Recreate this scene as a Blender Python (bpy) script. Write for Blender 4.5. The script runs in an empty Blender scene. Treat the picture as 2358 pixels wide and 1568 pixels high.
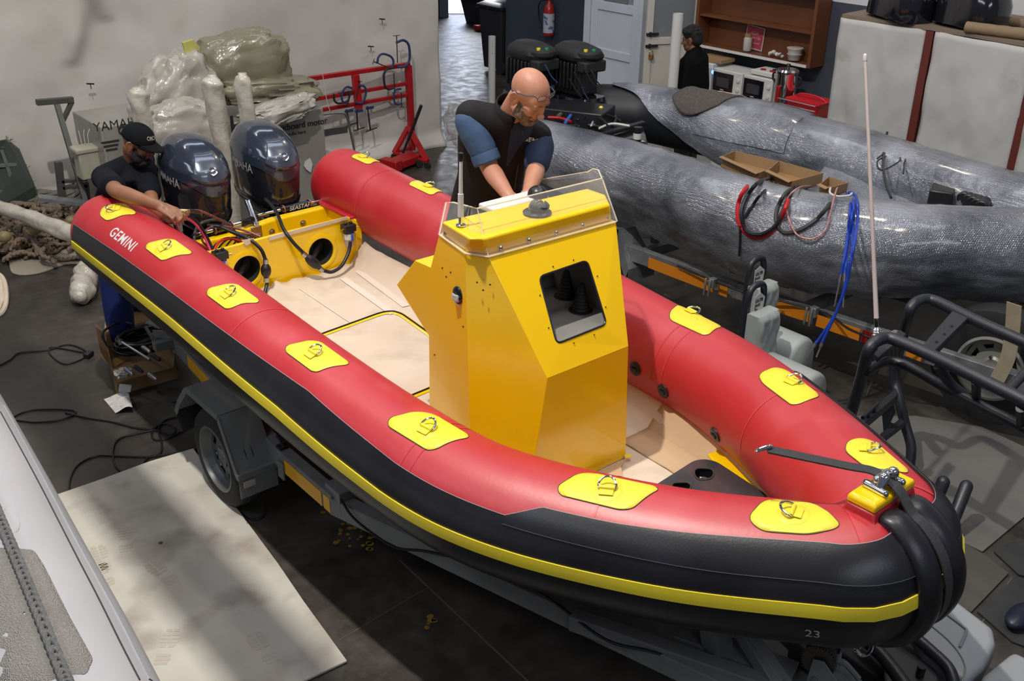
import bpy, bmesh, math, random
import numpy as np
from mathutils import Vector, Matrix, Quaternion
R = math.radians
random.seed(7)
scene = bpy.context.scene
COL = scene.collection

# ---------------------------------------------------------------- camera
FPX = 2384.1758
A_ = np.array([0.765887, -0.274733, 0.581342])   # world X in camera axes (right, down, forward)
B_ = np.array([-0.642825, -0.346371, 0.683198])  # world Y
D_ = np.array([-0.0129803, 0.896969, 0.441866])  # world -Z
CAMH = 3.45
Q_ = (0.45759875, 0.01469126, 0.70411234)
def _axes(p, r, y):
    down = np.array([0, math.cos(p), math.sin(p)]); fwd = np.array([0, -math.sin(p), math.cos(p)]); right = np.array([1., 0, 0])
    c, s = math.cos(r), math.sin(r); M = np.array([[c, -s, 0], [s, c, 0], [0, 0, 1]])
    down, fwd, right = M@down, M@fwd, M@right
    return down, math.cos(y)*right+math.sin(y)*fwd, -math.sin(y)*right+math.cos(y)*fwd
D_, A_, B_ = _axes(*Q_)
cam = bpy.data.cameras.new('camera'); camo = bpy.data.objects.new('camera', cam); COL.objects.link(camo)
cam.sensor_width = 36; cam.lens = FPX/2358*36; cam.clip_start = .05; cam.clip_end = 100
xr = Vector((A_[0], B_[0], -D_[0])); yd = Vector((A_[1], B_[1], -D_[1])); zf = Vector((A_[2], B_[2], -D_[2]))
m = Matrix((xr, -yd, -zf)).transposed().to_4x4(); m.translation = (0, 0, CAMH)
camo.matrix_world = m
scene.camera = camo

# ---------------------------------------------------------------- light and exposure
scene.view_settings.view_transform = 'Standard'; scene.view_settings.look = 'None'
scene.view_settings.gamma = 1; scene.view_settings.use_curve_mapping = False
scene.view_settings.exposure = 0.0
w = bpy.data.worlds.new('world'); scene.world = w; w.use_nodes = True
bg = w.node_tree.nodes['Background']; bg.inputs[0].default_value = (.62, .68, .85, 1); bg.inputs[1].default_value = .155
def area(name, loc, rot, sx, sy, power, col, spread=180):
    l = bpy.data.lights.new(name, 'AREA'); l.shape = 'RECTANGLE'; l.size = sx; l.size_y = sy
    l.energy = power; l.color = col; l.spread = R(spread)
    o = bpy.data.objects.new(name, l); COL.objects.link(o); o.location = loc; o.rotation_euler = rot
    return o
# roof skylight panels (cool daylight) and warm high-bay lamps
for i, y in enumerate((1.5, 5.5, 9.5, 13.5)):
    area('skylight', (4.2, y, 7.6), (0, 0, 0), 5.5, .9, 75, (.80, .87, 1.0))
area('fill_behind', (1.2, -3.2, 5.6), (R(48), 0, 0), 5.0, .9, 85, (.86, .90, 1.0))  # fill light added behind the camera to brighten bow and drawbar
area('skylight_left', (-2.8, 4.5, 6.2), (0, R(-38), 0), .8, 6.0, 95, (.86, .90, 1.0))
for x, y in ((3.6, 1.2), (5.6, 3.2), (1.8, 8.4), (7.4, 6.6)):
    area('high_bay_lamp', (x, y, 6.6), (0, 0, 0), .35, .35, 42, (1.0, .83, .62))
area('doorway_daylight', (13.9, 18.6, 1.4), (R(-90), 0, R(-37)), 1.0, 2.2, 32, (.50, .64, 1.0))

area('work_lamp', (1.0, 3.6, 7.6), (0, 0, 0), .14, .14, 440, (1.0, .94, .85))
# ---------------------------------------------------------------- photo calibration: pixel + one known world coordinate -> world point
def PX(x, y, Z=None, X=None, Y=None):
    v = np.array([(x-1179)/FPX, (y-784)/FPX, 1.0])
    if Z is not None: t = (CAMH-Z)/(v@D_)
    elif X is not None: t = X/(v@A_)
    else: t = Y/(v@B_)
    q = v*t
    return Vector((q@A_, q@B_, CAMH-q@D_))
def PXs(l, **k): return [PX(x, y, **k) for x, y in l]

# ---------------------------------------------------------------- materials
def mat(name, col, rough=.5, metal=0., noise=None, bump=None, coat=0., alpha=1., trans=0., spec=.5, stain=None, emit=None, sheen=0, ior=1.5, sss=0):
    m = bpy.data.materials.new(name); m.use_nodes = True; nt = m.node_tree; N = nt.nodes; L = nt.links
    b = N['Principled BSDF']; c = (*col, 1)
    b.inputs['Base Color'].default_value = c; b.inputs['Roughness'].default_value = rough; b.inputs['Metallic'].default_value = metal
    b.inputs['Coat Weight'].default_value = coat; b.inputs['Coat Roughness'].default_value = .05; b.inputs['Alpha'].default_value = alpha
    b.inputs['Transmission Weight'].default_value = trans; b.inputs['Specular IOR Level'].default_value = spec; b.inputs['IOR'].default_value = ior
    b.inputs['Sheen Weight'].default_value = sheen; b.inputs['Subsurface Weight'].default_value = sss
    if emit: b.inputs['Emission Color'].default_value = (*emit[0], 1); b.inputs['Emission Strength'].default_value = emit[1]
    tc = N.new('ShaderNodeTexCoord'); src = None
    def tex(scale, det=5, vor=False):
        t = N.new('ShaderNodeTexVoronoi' if vor else 'ShaderNodeTexNoise'); t.inputs['Scale'].default_value = scale
        if not vor: t.inputs['Detail'].default_value = det
        L.new(tc.outputs['Object'], t.inputs['Vector']); return t
    def mix(fac, ca, cb, lo, hi):
        mr = N.new('ShaderNodeMapRange'); mr.inputs[1].default_value = lo; mr.inputs[2].default_value = hi; L.new(fac, mr.inputs[0])
        mx = N.new('ShaderNodeMix'); mx.data_type = 'RGBA'; L.new(mr.outputs[0], mx.inputs[0])
        for s, v in ((6, ca), (7, cb)):
            if hasattr(v, 'links'): L.new(v, mx.inputs[s])
            else: mx.inputs[s].default_value = (*v, 1)
        return mx.outputs[2]
    cur = col
    if noise:
        t = tex(noise[0]); cur = mix(t.outputs[0], cur, noise[1], .35, .7)
    if stain:                       # (scale, colour, lo, hi)
        t = tex(stain[0], 8); cur = mix(t.outputs[0], cur, stain[1], stain[2], stain[3])
    if noise or stain: L.new(cur, b.inputs['Base Color'])
    if bump:
        t = tex(bump[0], 4, len(bump) > 2); bn = N.new('ShaderNodeBump'); bn.inputs['Strength'].default_value = bump[1]; bn.inputs['Distance'].default_value = .01
        L.new(t.outputs[0], bn.inputs['Height']); L.new(bn.outputs[0], b.inputs['Normal'])
    return m
M = {}
M['red'] = mat('red_hypalon', (.44, .010, .017), .43, noise=(2.2, (.47, .022, .034)), bump=(60, .04), spec=.8, stain=(2.6, (.56, .07, .085), .52, .88))
M['red_dark'] = mat('red_hull', (.25, .01, .01), .5)
M['rubber'] = mat('black_rubber', (.0075, .0075, .010), .36, noise=(4, (.013, .013, .018)), bump=(120, .05), stain=(9, (.04, .04, .05), .68, .9))
M['yel'] = mat('yellow_fabric', (.84, .68, .035), .45, noise=(3, (.80, .62, .04)))
M['gel'] = mat('yellow_gelcoat', (.90, .57, .002), .2, coat=.4, noise=(1.2, (.92, .60, .003)))
M['chrome'] = mat('polished_steel', (.72, .72, .74), .12, 1.)
M['steel'] = mat('brushed_steel', (.45, .45, .46), .35, 1.)
M['black'] = mat('black_plastic', (.012, .012, .014), .35)
M['blackm'] = mat('matt_black', (.014, .014, .016), .7)
M['blackg'] = mat('gloss_black', (.008, .008, .012), .12, coat=.6)
M['kraft'] = mat('masking_paper', (.64, .53, .41), .8, noise=(2.5, (.70, .60, .48)), stain=(5, (.50, .40, .29), .52, .8), bump=(9, .25))
M['kraft2'] = mat('brown_masking_paper', (.52, .36, .21), .75, noise=(4, (.58, .42, .26)), bump=(8, .25))
M['acrylic'] = mat('clear_acrylic', (.92, .93, .93), .02, alpha=.07, spec=.6)
M['acredge'] = mat('acrylic_edge', (.85, .78, .62), .2, alpha=.75)
M['grey_in'] = mat('grey_flowcoat', (.24, .24, .23), .5)
M['trailer'] = mat('grey_trailer_paint', (.14, .155, .15), .5, noise=(6, (.17, .185, .18)))
M['galv'] = mat('galvanised_steel', (.22, .23, .24), .45, .6, noise=(12, (.32, .33, .34)))
M['orange'] = mat('orange_reflective_tape', (.62, .20, .01), .4)
M['amber'] = mat('yellow_reflective_tape', (.72, .36, .005), .4)
M['redrefl'] = mat('red_reflective_tape', (.35, .01, .01), .4)
M['tyre'] = mat('tyre_rubber', (.012, .012, .013), .75, bump=(40, .2))
M['rim'] = mat('wheel_rim_paint', (.13, .14, .14), .4, .3)
M['white'] = mat('white_plastic', (.62, .62, .60), .45)
M['paper'] = mat('white_paper', (.60, .59, .57), .8)
M['card'] = mat('cardboard', (.29, .18, .085), .85, noise=(5, (.33, .21, .105)))
M['cardd'] = mat('cardboard_inner', (.30, .17, .07), .85)
M['redpaint'] = mat('red_enamel', (.42, .008, .012), .35, noise=(7, (.30, .008, .01)))
M['iron'] = mat('dark_iron', (.05, .05, .055), .45, .7)
M['bluesteel'] = mat('blue_enamel', (.025, .04, .12), .4)
M['blackcoat'] = mat('black_powder_coat', (.018, .020, .028), .38, bump=(220, .12), spec=.6)
M['greyvinyl'] = mat('grey_vinyl', (.33, .36, .35), .5, bump=(90, .05))
M['wood'] = mat('varnished_wood', (.13, .045, .017), .4, noise=(3, (.17, .06, .022)))
M['wrap'] = mat('plastic_wrap', (.55, .52, .46), .16, bump=(18, .8), noise=(9, (.42, .38, .30)), coat=.5)
M['sheet'] = mat('clear_sheeting', (.40, .385, .33), .22, bump=(7, .9), noise=(4, (.30, .28, .225)), coat=.4, alpha=.86)
M['skin1'] = mat('skin_light', (.43, .19, .12), .5, noise=(14, (.48, .235, .155)), sss=.08)
M['skin2'] = mat('skin_brown', (.24, .105, .055), .5, noise=(14, (.28, .13, .07)), sss=.05)
M['lip'] = mat('lip', (.36, .12, .09), .5)
M['beard1'] = mat('grey_brown_beard', (.11, .065, .04), .9, noise=(60, (.24, .17, .12)), bump=(150, .6))
M['hair'] = mat('black_hair', (.010, .009, .009), .8, bump=(150, .6))

# ---------------------------------------------------------------- mesh helpers
def rootloc(o):
    v = Vector((0, 0, 0))
    while o is not None: v += o.location; o = o.parent
    return v
def tag(o, label=None, cat=None, group=None, kind=None):
    if label: o['label'] = label
    if cat: o['category'] = cat
    if group: o['group'] = group
    if kind: o['kind'] = kind
    return o
def thing(name, label, cat, loc=(0, 0, 0), group=None):
    o = bpy.data.objects.new(name, None); COL.objects.link(o); o.location = loc; o.empty_display_size = .1
    return tag(o, label, cat, group)
def copy_tree(o, parent=None):
    c = o.copy(); COL.objects.link(c); c.parent = parent
    for ch in list(o.children): copy_tree(ch, c)
    return c
def V3(p): return Vector(p)
class MB:
    def __init__(s): s.v = []; s.f = []
    def add(s, vs, fs):
        n = len(s.v); s.v += [tuple(v) for v in vs]; s.f += [tuple(i+n for i in f) for f in fs]; return s
    def box(s, c, d, rot=None):
        c = V3(c); vs = []
        for x in (-.5, .5):
            for y in (-.5, .5):
                for z in (-.5, .5):
                    p = Vector((x*d[0], y*d[1], z*d[2])); vs.append(c+(rot@p if rot else p))
        return s.add(vs, [(0, 1, 3, 2), (4, 6, 7, 5), (0, 4, 5, 1), (2, 3, 7, 6), (0, 2, 6, 4), (1, 5, 7, 3)])
    def beam(s, p, q, w, h, up=(0, 0, 1)):
        p, q = V3(p), V3(q); t = (q-p).normalized(); sd = t.cross(V3(up)).normalized(); u = sd.cross(t)
        vs = [e+sd*a*w/2+u*b*h/2 for e in (p, q) for a, b in ((-1, -1), (1, -1), (1, 1), (-1, 1))]
        return s.add(vs, [(0, 3, 2, 1), (4, 5, 6, 7), (0, 1, 5, 4), (1, 2, 6, 5), (2, 3, 7, 6), (3, 0, 4, 7)])
    def tube(s, pts, r, n=10, cap=True, closed=False, flat=1.):
        pts = [V3(p) for p in pts]; k = len(pts); rs = r if hasattr(r, '__len__') else [r]*k
        T = []
        for i in range(k):
            if closed: t = pts[(i+1) % k]-pts[i-1]
            else: t = pts[min(i+1, k-1)]-pts[max(i-1, 0)]
            T.append(t.normalized() if t.length > 1e-9 else Vector((0, 0, 1)))
        ref = Vector((0, 0, 1)) if abs(T[0].z) < .9 else Vector((1, 0, 0)); u = T[0].cross(ref).normalized()
        vs = []
        for i in range(k):
            u = (u-T[i]*u.dot(T[i])).normalized(); w_ = T[i].cross(u)
            for j in range(n):
                a = 2*math.pi*j/n; vs.append(pts[i]+(u*math.cos(a)+w_*math.sin(a)*flat)*rs[i])
        fs = []
        for i in range(k if closed else k-1):
            for j in range(n):
                a, b = i*n+j, i*n+(j+1) % n; c, d = ((i+1) % k)*n+(j+1) % n, ((i+1) % k)*n+j
                fs.append((a, b, c, d))
        if cap and not closed: fs.append(tuple(range(n))[::-1]); fs.append(tuple((k-1)*n+j for j in range(n)))
        return s.add(vs, fs)
    def lathe(s, prof, c=(0, 0, 0), ax=(0, 0, 1), n=24, cap=True):
        c = V3(c); ax = V3(ax).normalized(); ref = Vector((1, 0, 0)) if abs(ax.x) < .9 else Vector((0, 1, 0)); u = ax.cross(ref).normalized(); w_ = ax.cross(u)
        vs = [c+ax*z+(u*math.cos(2*math.pi*j/n)+w_*math.sin(2*math.pi*j/n))*r for r, z in prof for j in range(n)]
        fs = [(i*n+j, i*n+(j+1) % n, (i+1)*n+(j+1) % n, (i+1)*n+j) for i in range(len(prof)-1) for j in range(n)]
        if cap: fs.append(tuple(range(n))[::-1]); fs.append(tuple((len(prof)-1)*n+j for j in range(n)))
        return s.add(vs, fs)
    def prism(s, poly, off):
        poly = [V3(p) for p in poly]; off = V3(off); n = len(poly)
        fs = [tuple(range(n)), tuple(range(n, 2*n))[::-1]]+[(i, i+n, (i+1) % n+n, (i+1) % n) for i in range(n)]
        return s.add(poly+[p+off for p in poly], fs)
    def loft(s, rings, cap=True, closed=True):
        n = len(rings[0]); vs = [p for r_ in rings for p in r_]; fs = []
        for i in range(len(rings)-1):
            for j in range(n if closed else n-1):
                fs.append((i*n+j, i*n+(j+1) % n, (i+1)*n+(j+1) % n, (i+1)*n+j))
        if cap and closed: fs.append(tuple(range(n))[::-1]); fs.append(tuple((len(rings)-1)*n+j for j in range(n)))
        return s.add(vs, fs)
    def ell(s, c, r, rot=None, nu=20, nv=12):
        c = V3(c); rings = []
        for i in range(nv+1):
            t = -math.pi/2+math.pi*(i+.001)/(nv+.002); ring = []
            for j in range(nu):
                a = 2*math.pi*j/nu; p = Vector((r[0]*math.cos(t)*math.cos(a), r[1]*math.cos(t)*math.sin(a), r[2]*math.sin(t)))
                ring.append(c+(rot@p if rot else p))
            rings.append(ring)
        return s.loft(rings)
    def caps(s, p, q, r0, r1, n=14):
        """tapered capsule"""
        p, q = V3(p), V3(q); t = (q-p); L = t.length; t.normalize()
        prof = [(r0*math.cos(a), -r0*math.sin(a)) for a in np.linspace(math.pi/2-.01, 0, 5)]+[(r1*math.cos(a), L+r1*math.sin(a)) for a in np.linspace(0, math.pi/2-.01, 5)]
        return s.lathe(prof, p, t, n)
    def build(s, name, m, parent=None, smooth=True, bevel=0, seg=2, solid=0, sub=0, angle=40, label=None, kind=None):
        me = bpy.data.meshes.new(name); L = rootloc(parent) if parent else Vector((0, 0, 0))
        me.from_pydata([(v[0]-L.x, v[1]-L.y, v[2]-L.z) for v in s.v], [], s.f); me.materials.append(m)
        bm = bmesh.new(); bm.from_mesh(me); bmesh.ops.recalc_face_normals(bm, faces=bm.faces); bm.to_mesh(me); bm.free()
        if smooth:
            me.polygons.foreach_set('use_smooth', [True]*len(me.polygons)); me.set_sharp_from_angle(angle=R(angle))
        o = bpy.data.objects.new(name, me); COL.objects.link(o); o.parent = parent
        if solid: md = o.modifiers.new('solid', 'SOLIDIFY'); md.thickness = solid; md.offset = 0
        if bevel: md = o.modifiers.new('bevel', 'BEVEL'); md.width = bevel; md.segments = seg; md.limit_method = 'ANGLE'; md.angle_limit = R(30)
        if sub: md = o.modifiers.new('sub', 'SUBSURF'); md.levels = sub; md.render_levels = sub
        if label: o['label'] = label
        if kind: o['kind'] = kind
        return o
def struct(o): o['kind'] = 'structure'; return o
def spl(P, n=10, closed=False):
    P = [V3(p) for p in P]; o = []
    K = [P[-1]]+P+[P[0], P[1]] if closed else [2*P[0]-P[1]]+P+[2*P[-1]-P[-2]]
    for i in range(1, len(K)-2):
        p0, p1, p2, p3 = K[i-1:i+3]
        for k in range(n):
            t = k/n; o.append(.5*(2*p1+(p2-p0)*t+(2*p0-5*p1+4*p2-p3)*t*t+(3*p1-p0-3*p2+p3)*t**3))
    if not closed: o.append(P[-1])
    return o
def quad_grid(c00, c10, c11, c01, nu, nv, fn=None):
    """bilinear patch as an MB; fn(u,v,p) may displace"""
    b = MB(); rings = []
    c00, c10, c11, c01 = map(V3, (c00, c10, c11, c01))
    for j in range(nv+1):
        v = j/nv; row = []
        for i in range(nu+1):
            u = i/nu; p = c00*(1-u)*(1-v)+c10*u*(1-v)+c11*u*v+c01*(1-u)*v
            row.append(fn(u, v, p) if fn else p)
        rings.append(row)
    return b.loft(rings, cap=False, closed=False)
def rbox(poly, rad, n=5):
    """round the corners of a 3D polygon"""
    P = [V3(p) for p in poly]; o = []; k = len(P)
    for i in range(k):
        a, b, c = P[i-1], P[i], P[(i+1) % k]; r_ = rad if not hasattr(rad, '__len__') else rad[i]
        d1 = (a-b); d2 = (c-b); l = min(r_, d1.length*.49, d2.length*.49); s_, e = b+d1.normalized()*l, b+d2.normalized()*l
        for j in range(n+1):
            t = j/n; o.append(s_*(1-t)**2+b*2*t*(1-t)+e*t*t)
    return o
def text(name, s, m, parent, origin, xdir, ydir, size, extrude=.001, shear=0, offset=0, bend=None, label=None, align='LEFT', space=1.0):
    cu = bpy.data.curves.new(name, 'FONT'); cu.body = s; cu.size = size; cu.extrude = extrude; cu.shear = shear; cu.offset = offset; cu.align_x = align; cu.space_character = space
    t = bpy.data.objects.new(name, cu); COL.objects.link(t)
    dg = bpy.context.evaluated_depsgraph_get(); me = bpy.data.meshes.new_from_object(t.evaluated_get(dg)); bpy.data.objects.remove(t)
    L = rootloc(parent) if parent else Vector((0, 0, 0)); o_, xd, yd_ = V3(origin), V3(xdir).normalized(), V3(ydir).normalized(); zd = xd.cross(yd_)
    if bend is not None:
        bm = bmesh.new(); bm.from_mesh(me); bmesh.ops.triangulate(bm, faces=bm.faces); bmesh.ops.subdivide_edges(bm, edges=bm.edges, cuts=1); bm.to_mesh(me); bm.free()
    for v in me.vertices:
        c = v.co.copy()
        v.co = (bend(c.x, c.y, c.z) if bend else o_+xd*c.x+yd_*c.y+zd*c.z)-L
    me.materials.clear(); me.materials.append(m)
    o = bpy.data.objects.new(name, me); COL.objects.link(o); o.parent = parent
    if label: o['label'] = label
    return o
def hit_obj(o, x, y, off=0.):
    """where the view ray of a photo pixel meets an object that is already built: point and normal"""
    from mathutils.bvhtree import BVHTree
    me = o.data; L = rootloc(o); bv = BVHTree.FromPolygons([v.co+L for v in me.vertices], [tuple(p.vertices) for p in me.polygons])
    c = Vector((0, 0, CAMH)); d = (PX(x, y, Z=0)-c).normalized(); h, n, i, dist = bv.ray_cast(c, d)
    if h is None: return PX(x, y, Z=1), Vector((0, 0, 1))
    if n.dot(d) > 0: n = -n
    return h+n*off, n
def fbm(x, y, s=0):
    from mathutils import noise
    return noise.fractal(Vector((x, y, s)), 1.0, 2.0, 4)
def organic(name, b, m, parent, voxel=.008, smooth=6, label=None):
    """weld overlapping volumes into one continuous skin"""
    o = b.build(name+'_src', m, parent)
    md = o.modifiers.new('r', 'REMESH'); md.mode = 'VOXEL'; md.voxel_size = voxel
    md = o.modifiers.new('s', 'SMOOTH'); md.factor = .5; md.iterations = smooth
    dg = bpy.context.evaluated_depsgraph_get(); me = bpy.data.meshes.new_from_object(o.evaluated_get(dg))
    bpy.data.objects.remove(o); me.name = name; me.polygons.foreach_set('use_smooth', [True]*len(me.polygons))
    me.materials.clear(); me.materials.append(m)
    o = bpy.data.objects.new(name, me); COL.objects.link(o); o.parent = parent
    if label: o['label'] = label
    return o
# ================================================================ the workshop shell
def concrete():
    m = bpy.data.materials.new('concrete_floor'); m.use_nodes = True; nt = m.node_tree; N = nt.nodes; L = nt.links; b = N['Principled BSDF']
    tc = N.new('ShaderNodeTexCoord')
    def nz(sc, det, rg=.55):
        t = N.new('ShaderNodeTexNoise'); t.inputs['Scale'].default_value = sc; t.inputs['Detail'].default_value = det; t.inputs['Roughness'].default_value = rg; L.new(tc.outputs['Object'], t.inputs['Vector']); return t
    def ramp(src, stops):
        r_ = N.new('ShaderNodeValToRGB'); cr = r_.color_ramp
        while len(cr.elements) < len(stops): cr.elements.new(.5)
        for e, (p, c) in zip(cr.elements, stops): e.position = p; e.color = (*c, 1)
        L.new(src, r_.inputs[0]); return r_.outputs[0]
    n1 = nz(.9, 9, .65); n2 = nz(6, 10, .7); n3 = nz(30, 6)
    c1 = ramp(n1.outputs[0], [(.3, (.027, .023, .018)), (.5, (.055, .048, .039)), (.68, (.095, .085, .069))])
    c2 = ramp(n2.outputs[0], [(.35, (.5, .5, .5)), (.6, (1, 1, 1)), (.8, (1.5, 1.5, 1.5))])
    mx = N.new('ShaderNodeMix'); mx.data_type = 'RGBA'; mx.blend_type = 'MULTIPLY'; mx.inputs[0].default_value = .9; L.new(c1, mx.inputs[6]); L.new(c2, mx.inputs[7])
    L.new(mx.outputs[2], b.inputs['Base Color'])
    rr = N.new('ShaderNodeMapRange'); rr.inputs[1].default_value = .35; rr.inputs[2].default_value = .7; rr.inputs[3].default_value = .34; rr.inputs[4].default_value = .62; L.new(n2.outputs[0], rr.inputs[0]); L.new(rr.outputs[0], b.inputs['Roughness'])
    mp = N.new('ShaderNodeMapping'); mp.inputs['Scale'].default_value = (1.2, 2.2, 1); L.new(tc.outputs['Object'], mp.inputs[0])
    nb = N.new('ShaderNodeTexNoise'); nb.inputs['Scale'].default_value = 2.4; nb.inputs['Detail'].default_value = 6; L.new(mp.outputs[0], nb.inputs['Vector'])
    bn = N.new('ShaderNodeBump'); bn.inputs['Strength'].default_value = .35; bn.inputs['Distance'].default_value = .03; L.new(nb.outputs[0], bn.inputs['Height']); L.new(bn.outputs[0], b.inputs['Normal'])
    return m
struct(MB().box((6, 10, -.06), (26, 34, .12)).build('floor', concrete(), smooth=False))
M['blue'] = mat('slate_blue_wall_paint', (.050, .060, .082), .55, noise=(1.6, (.060, .070, .092)), stain=(3, (.022, .026, .038), .66, .74), bump=(4, .15))
M['wwall'] = mat('white_wall_paint', (.62, .63, .66), .6)
M['door'] = mat('white_door_paint', (.60, .63, .70), .45, noise=(3, (.55, .58, .64)))
M['door2'] = mat('cream_door_paint', (.62, .60, .54), .5, noise=(3, (.56, .54, .48)))
M['darkwall'] = mat('dark_back_wall', (.05, .052, .06), .7)
# right wall (along the boats): slate blue below, white above; doorway between y 8.05 and 8.9
b = MB().box((9.7, 3.3, .965), (.2, 9.5, 1.93)); b.box((9.7, 9.86, .965), (.2, .12, 1.93))
struct(b.build('wall_right', M['blue'], smooth=False))
b = MB().box((9.7, 3.3, 3.5), (.2, 9.5, 3.14)); b.box((9.7, 8.97, 3.5), (.2, 1.9, 3.14)); struct(b.build('wall_right', M['wwall'], smooth=False))
struct(MB().box((11.5, 11.2, 2.5), (2.0, 2.84, 5)).build('wall_passage', M['blue'], smooth=False))
# back wall with the bright doorway
o1 = PX(1046, 38, Z=0); o2 = PX(1106, 38, Z=0)
bd = (o2-o1).normalized(); bn_ = Vector((-bd.y, bd.x, 0))
wb = MB()
for s0, s1 in ((-9, -.12), (o2.x*0+(o2-o1).length+.05, 7)):
    a, c = o1+bd*s0, o1+bd*s1; wb.prism([a, c, c+Vector((0, 0, 5)), a+Vector((0, 0, 5))], bn_*.2)
struct(wb.build('wall_back', M['darkwall'], smooth=False))
struct(MB().prism([o1+bd*-.3, o1+bd*-.12, o1+bd*-.12+Vector((0, 0, 3)), o1+bd*-.3+Vector((0, 0, 3))], bn_*-.12).build('trim_1', mat('blue_grey_door_frame', (.10, .12, .17), .5), smooth=False))
og = o1+bd*.25+bn_*4
struct(MB().box((og.x, og.y, -.05), (9, 7.4, .13), Matrix.Rotation(math.atan2(bd.y, bd.x), 3, 'Z')).build('ground', mat('bright_yard_paving', (.85, .86, .88), .8), smooth=False))
area('yard_daylight', og+Vector((0, 0, 4.5)), (0, 0, 0), 5, 5, 1700, (.93, .95, 1))

struct(MB().beam((1.25, -1, 3.78), (1.25, 7.2, 3.78), .21, .10).build('shadow_beam', M['iron'] if False else mat('shadow_beam_paint', (.2, .2, .2), .6), smooth=False))  # unseen beam added overhead to cast the shadow band across the mat
# canvas curtain: pleated sheet that trails on the floor
cl, cr_ = Vector((3.19, 10.52, 0)), Vector((7.36, 10.03, 0)); cd = (cr_-cl).normalized(); cn = Vector((cd.y, -cd.x, 0))
creases = [(5.9, 1.35, .9, .5), (3.3, 1.55, .75, .6), (4.9, 1.7, 1.2, .4), (6.3, 1.75, -1., .5), (4.2, 1.5, -.6, .7)]
def curt(u, v, p):
    x = u*10.0; z = v*5.2
    d = .11*fbm(x*.45, z*.4, 1)+.014*fbm(x*1.9, z*.8, 5)+.004*fbm(x*6, z*2, 9)
    for cx, cz, k, wd in creases:                         # tension folds running up from the clips
        xx = x-(cx+3.0-3.0)-(z-cz)*k*.35
        if z > cz: d += .085*math.exp(-(xx/(.07+.10*(z-cz)))**2)*min(1, (z-cz)*3+.3)
    hem = max(0, .16-z)/.16
    d += hem*(.12+.05*math.sin(x*5))*1.0
    q = p+cn*d
    if u > .999: q = q+cd*(-.02*z)
    return q
p0 = cl-cd*5.78; p1 = cr_.copy(); up = Vector((0, 0, 5.2))
cur = quad_grid(p0, p1, p1+up-cd*.06, p0+up, 240, 120, curt).build('canvas_curtain', mat('off_white_canvas', (.52, .495, .455), .75, noise=(1.1, (.59, .57, .54)), stain=(2.2, (.46, .42, .36), .56, .85), bump=(14, .12)), solid=.006)
tag(cur, 'large dirty off-white canvas sheet hung as a partition behind the engines', 'curtain')
for k, (x, y) in enumerate(((208, 193), (650, 143), (854, 107), (300, 292), (880, 44))):
    t_ = (PX(x, y, Y=10.3)); s_ = (t_-cl).dot(cd); q = cl+cd*s_+Vector((0, 0, t_.z))
    # slide to the curtain plane along the view ray
    o_ = Vector((0, 0, CAMH)); dr = (t_-o_).normalized(); tt = (cl+cn*.11-o_).dot(cn)/dr.dot(cn); q = o_+dr*tt
    if k == 3: continue
    c_ = MB().box(q, (.07, .02, .012), Matrix.Rotation(.15, 3, 'Y')).tube([q, q-Vector((0, .0, .05))], .004, 6).build('cord_toggle', M['black'])
    tag(c_, ('small black toggle at far left of the canvas curtain', 'small black toggle on the canvas above the left end of the red rack', 'small black toggle on the canvas above the clamps of the red rack', '', 'small black toggle near the top right edge of the canvas curtain')[k], 'toggle', 'cord toggles on the curtain')

# door 1 (closed, white, panelled)
def panel_door(name, p, q, h, m, rails, stile=.11, th=.045, glass=None, sheets=None):
    """p,q: foot corners left/right; rails: z ranges; glass: (z0,z1)"""
    p, q = V3(p), V3(q); d = (q-p).normalized(); n = Vector((d.y, -d.x, 0)); L = (q-p).length
    if n.x > 0: n = -n
    f = MB()
    def slab(s0, s1, z0, z1, o0, o1):
        f.prism([p+d*s0+n*o0+Vector((0, 0, z0)), p+d*s1+n*o0+Vector((0, 0, z0)), p+d*s1+n*o0+Vector((0, 0, z1)), p+d*s0+n*o0+Vector((0, 0, z1))], n*(o1-o0))
    slab(0, stile, 0, h, 0, th); slab(L-stile, L, 0, h, 0, th)
    for z0, z1 in rails: slab(stile, L-stile, z0, z1, 0, th)
    zz = glass[0] if glass else h
    slab(stile, L-stile, .02, zz, .008, th*.62)
    o = struct(f.build(name, m, smooth=False, bevel=.004)); return o, p, d, n, L
dr1, p_, d_, n_, L_ = panel_door('door_1', (9.58, 9.77, 0), (9.58, 8.94, 0), 2.1, M['door'], ((0, .22), (.88, .98), (1.45, 1.56), (1.98, 2.1)), glass=(1.5, 1.98))
MB().box(p_+d_*L_*.5+n_*.02+Vector((0, 0, 1.75)), (.012, .6, .42)).build('glazing', mat('door_glass', (.25, .28, .32), .1, spec=.7), dr1, smooth=False)
MB().box(p_+d_*.42+n_*.036+Vector((0, 0, 1.70)), (.012, .40, .27)).build('notice', mat('grey_notice', (.18, .19, .19), .5), dr1, smooth=False)
struct(MB().box((9.56, 9.83, 1.05), (.09, .10, 2.16)).box((9.56, 8.90, 1.05), (.09, .07, 2.16)).build('trim_2', M['door'], smooth=False, bevel=.004))
dr2, p_, d_, n_, L_ = panel_door('door_2', (8.95, 8.28, 0), (9.56, 8.02, 0), 2.1, M['door2'], ((0, .2), (.62, .70), (1.28, 1.36), (1.98, 2.1)), stile=.075, glass=(1.36, 1.98))
M['pane'] = mat('window_pane', (.30, .33, .36), .05, alpha=.55, spec=.8)
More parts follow.
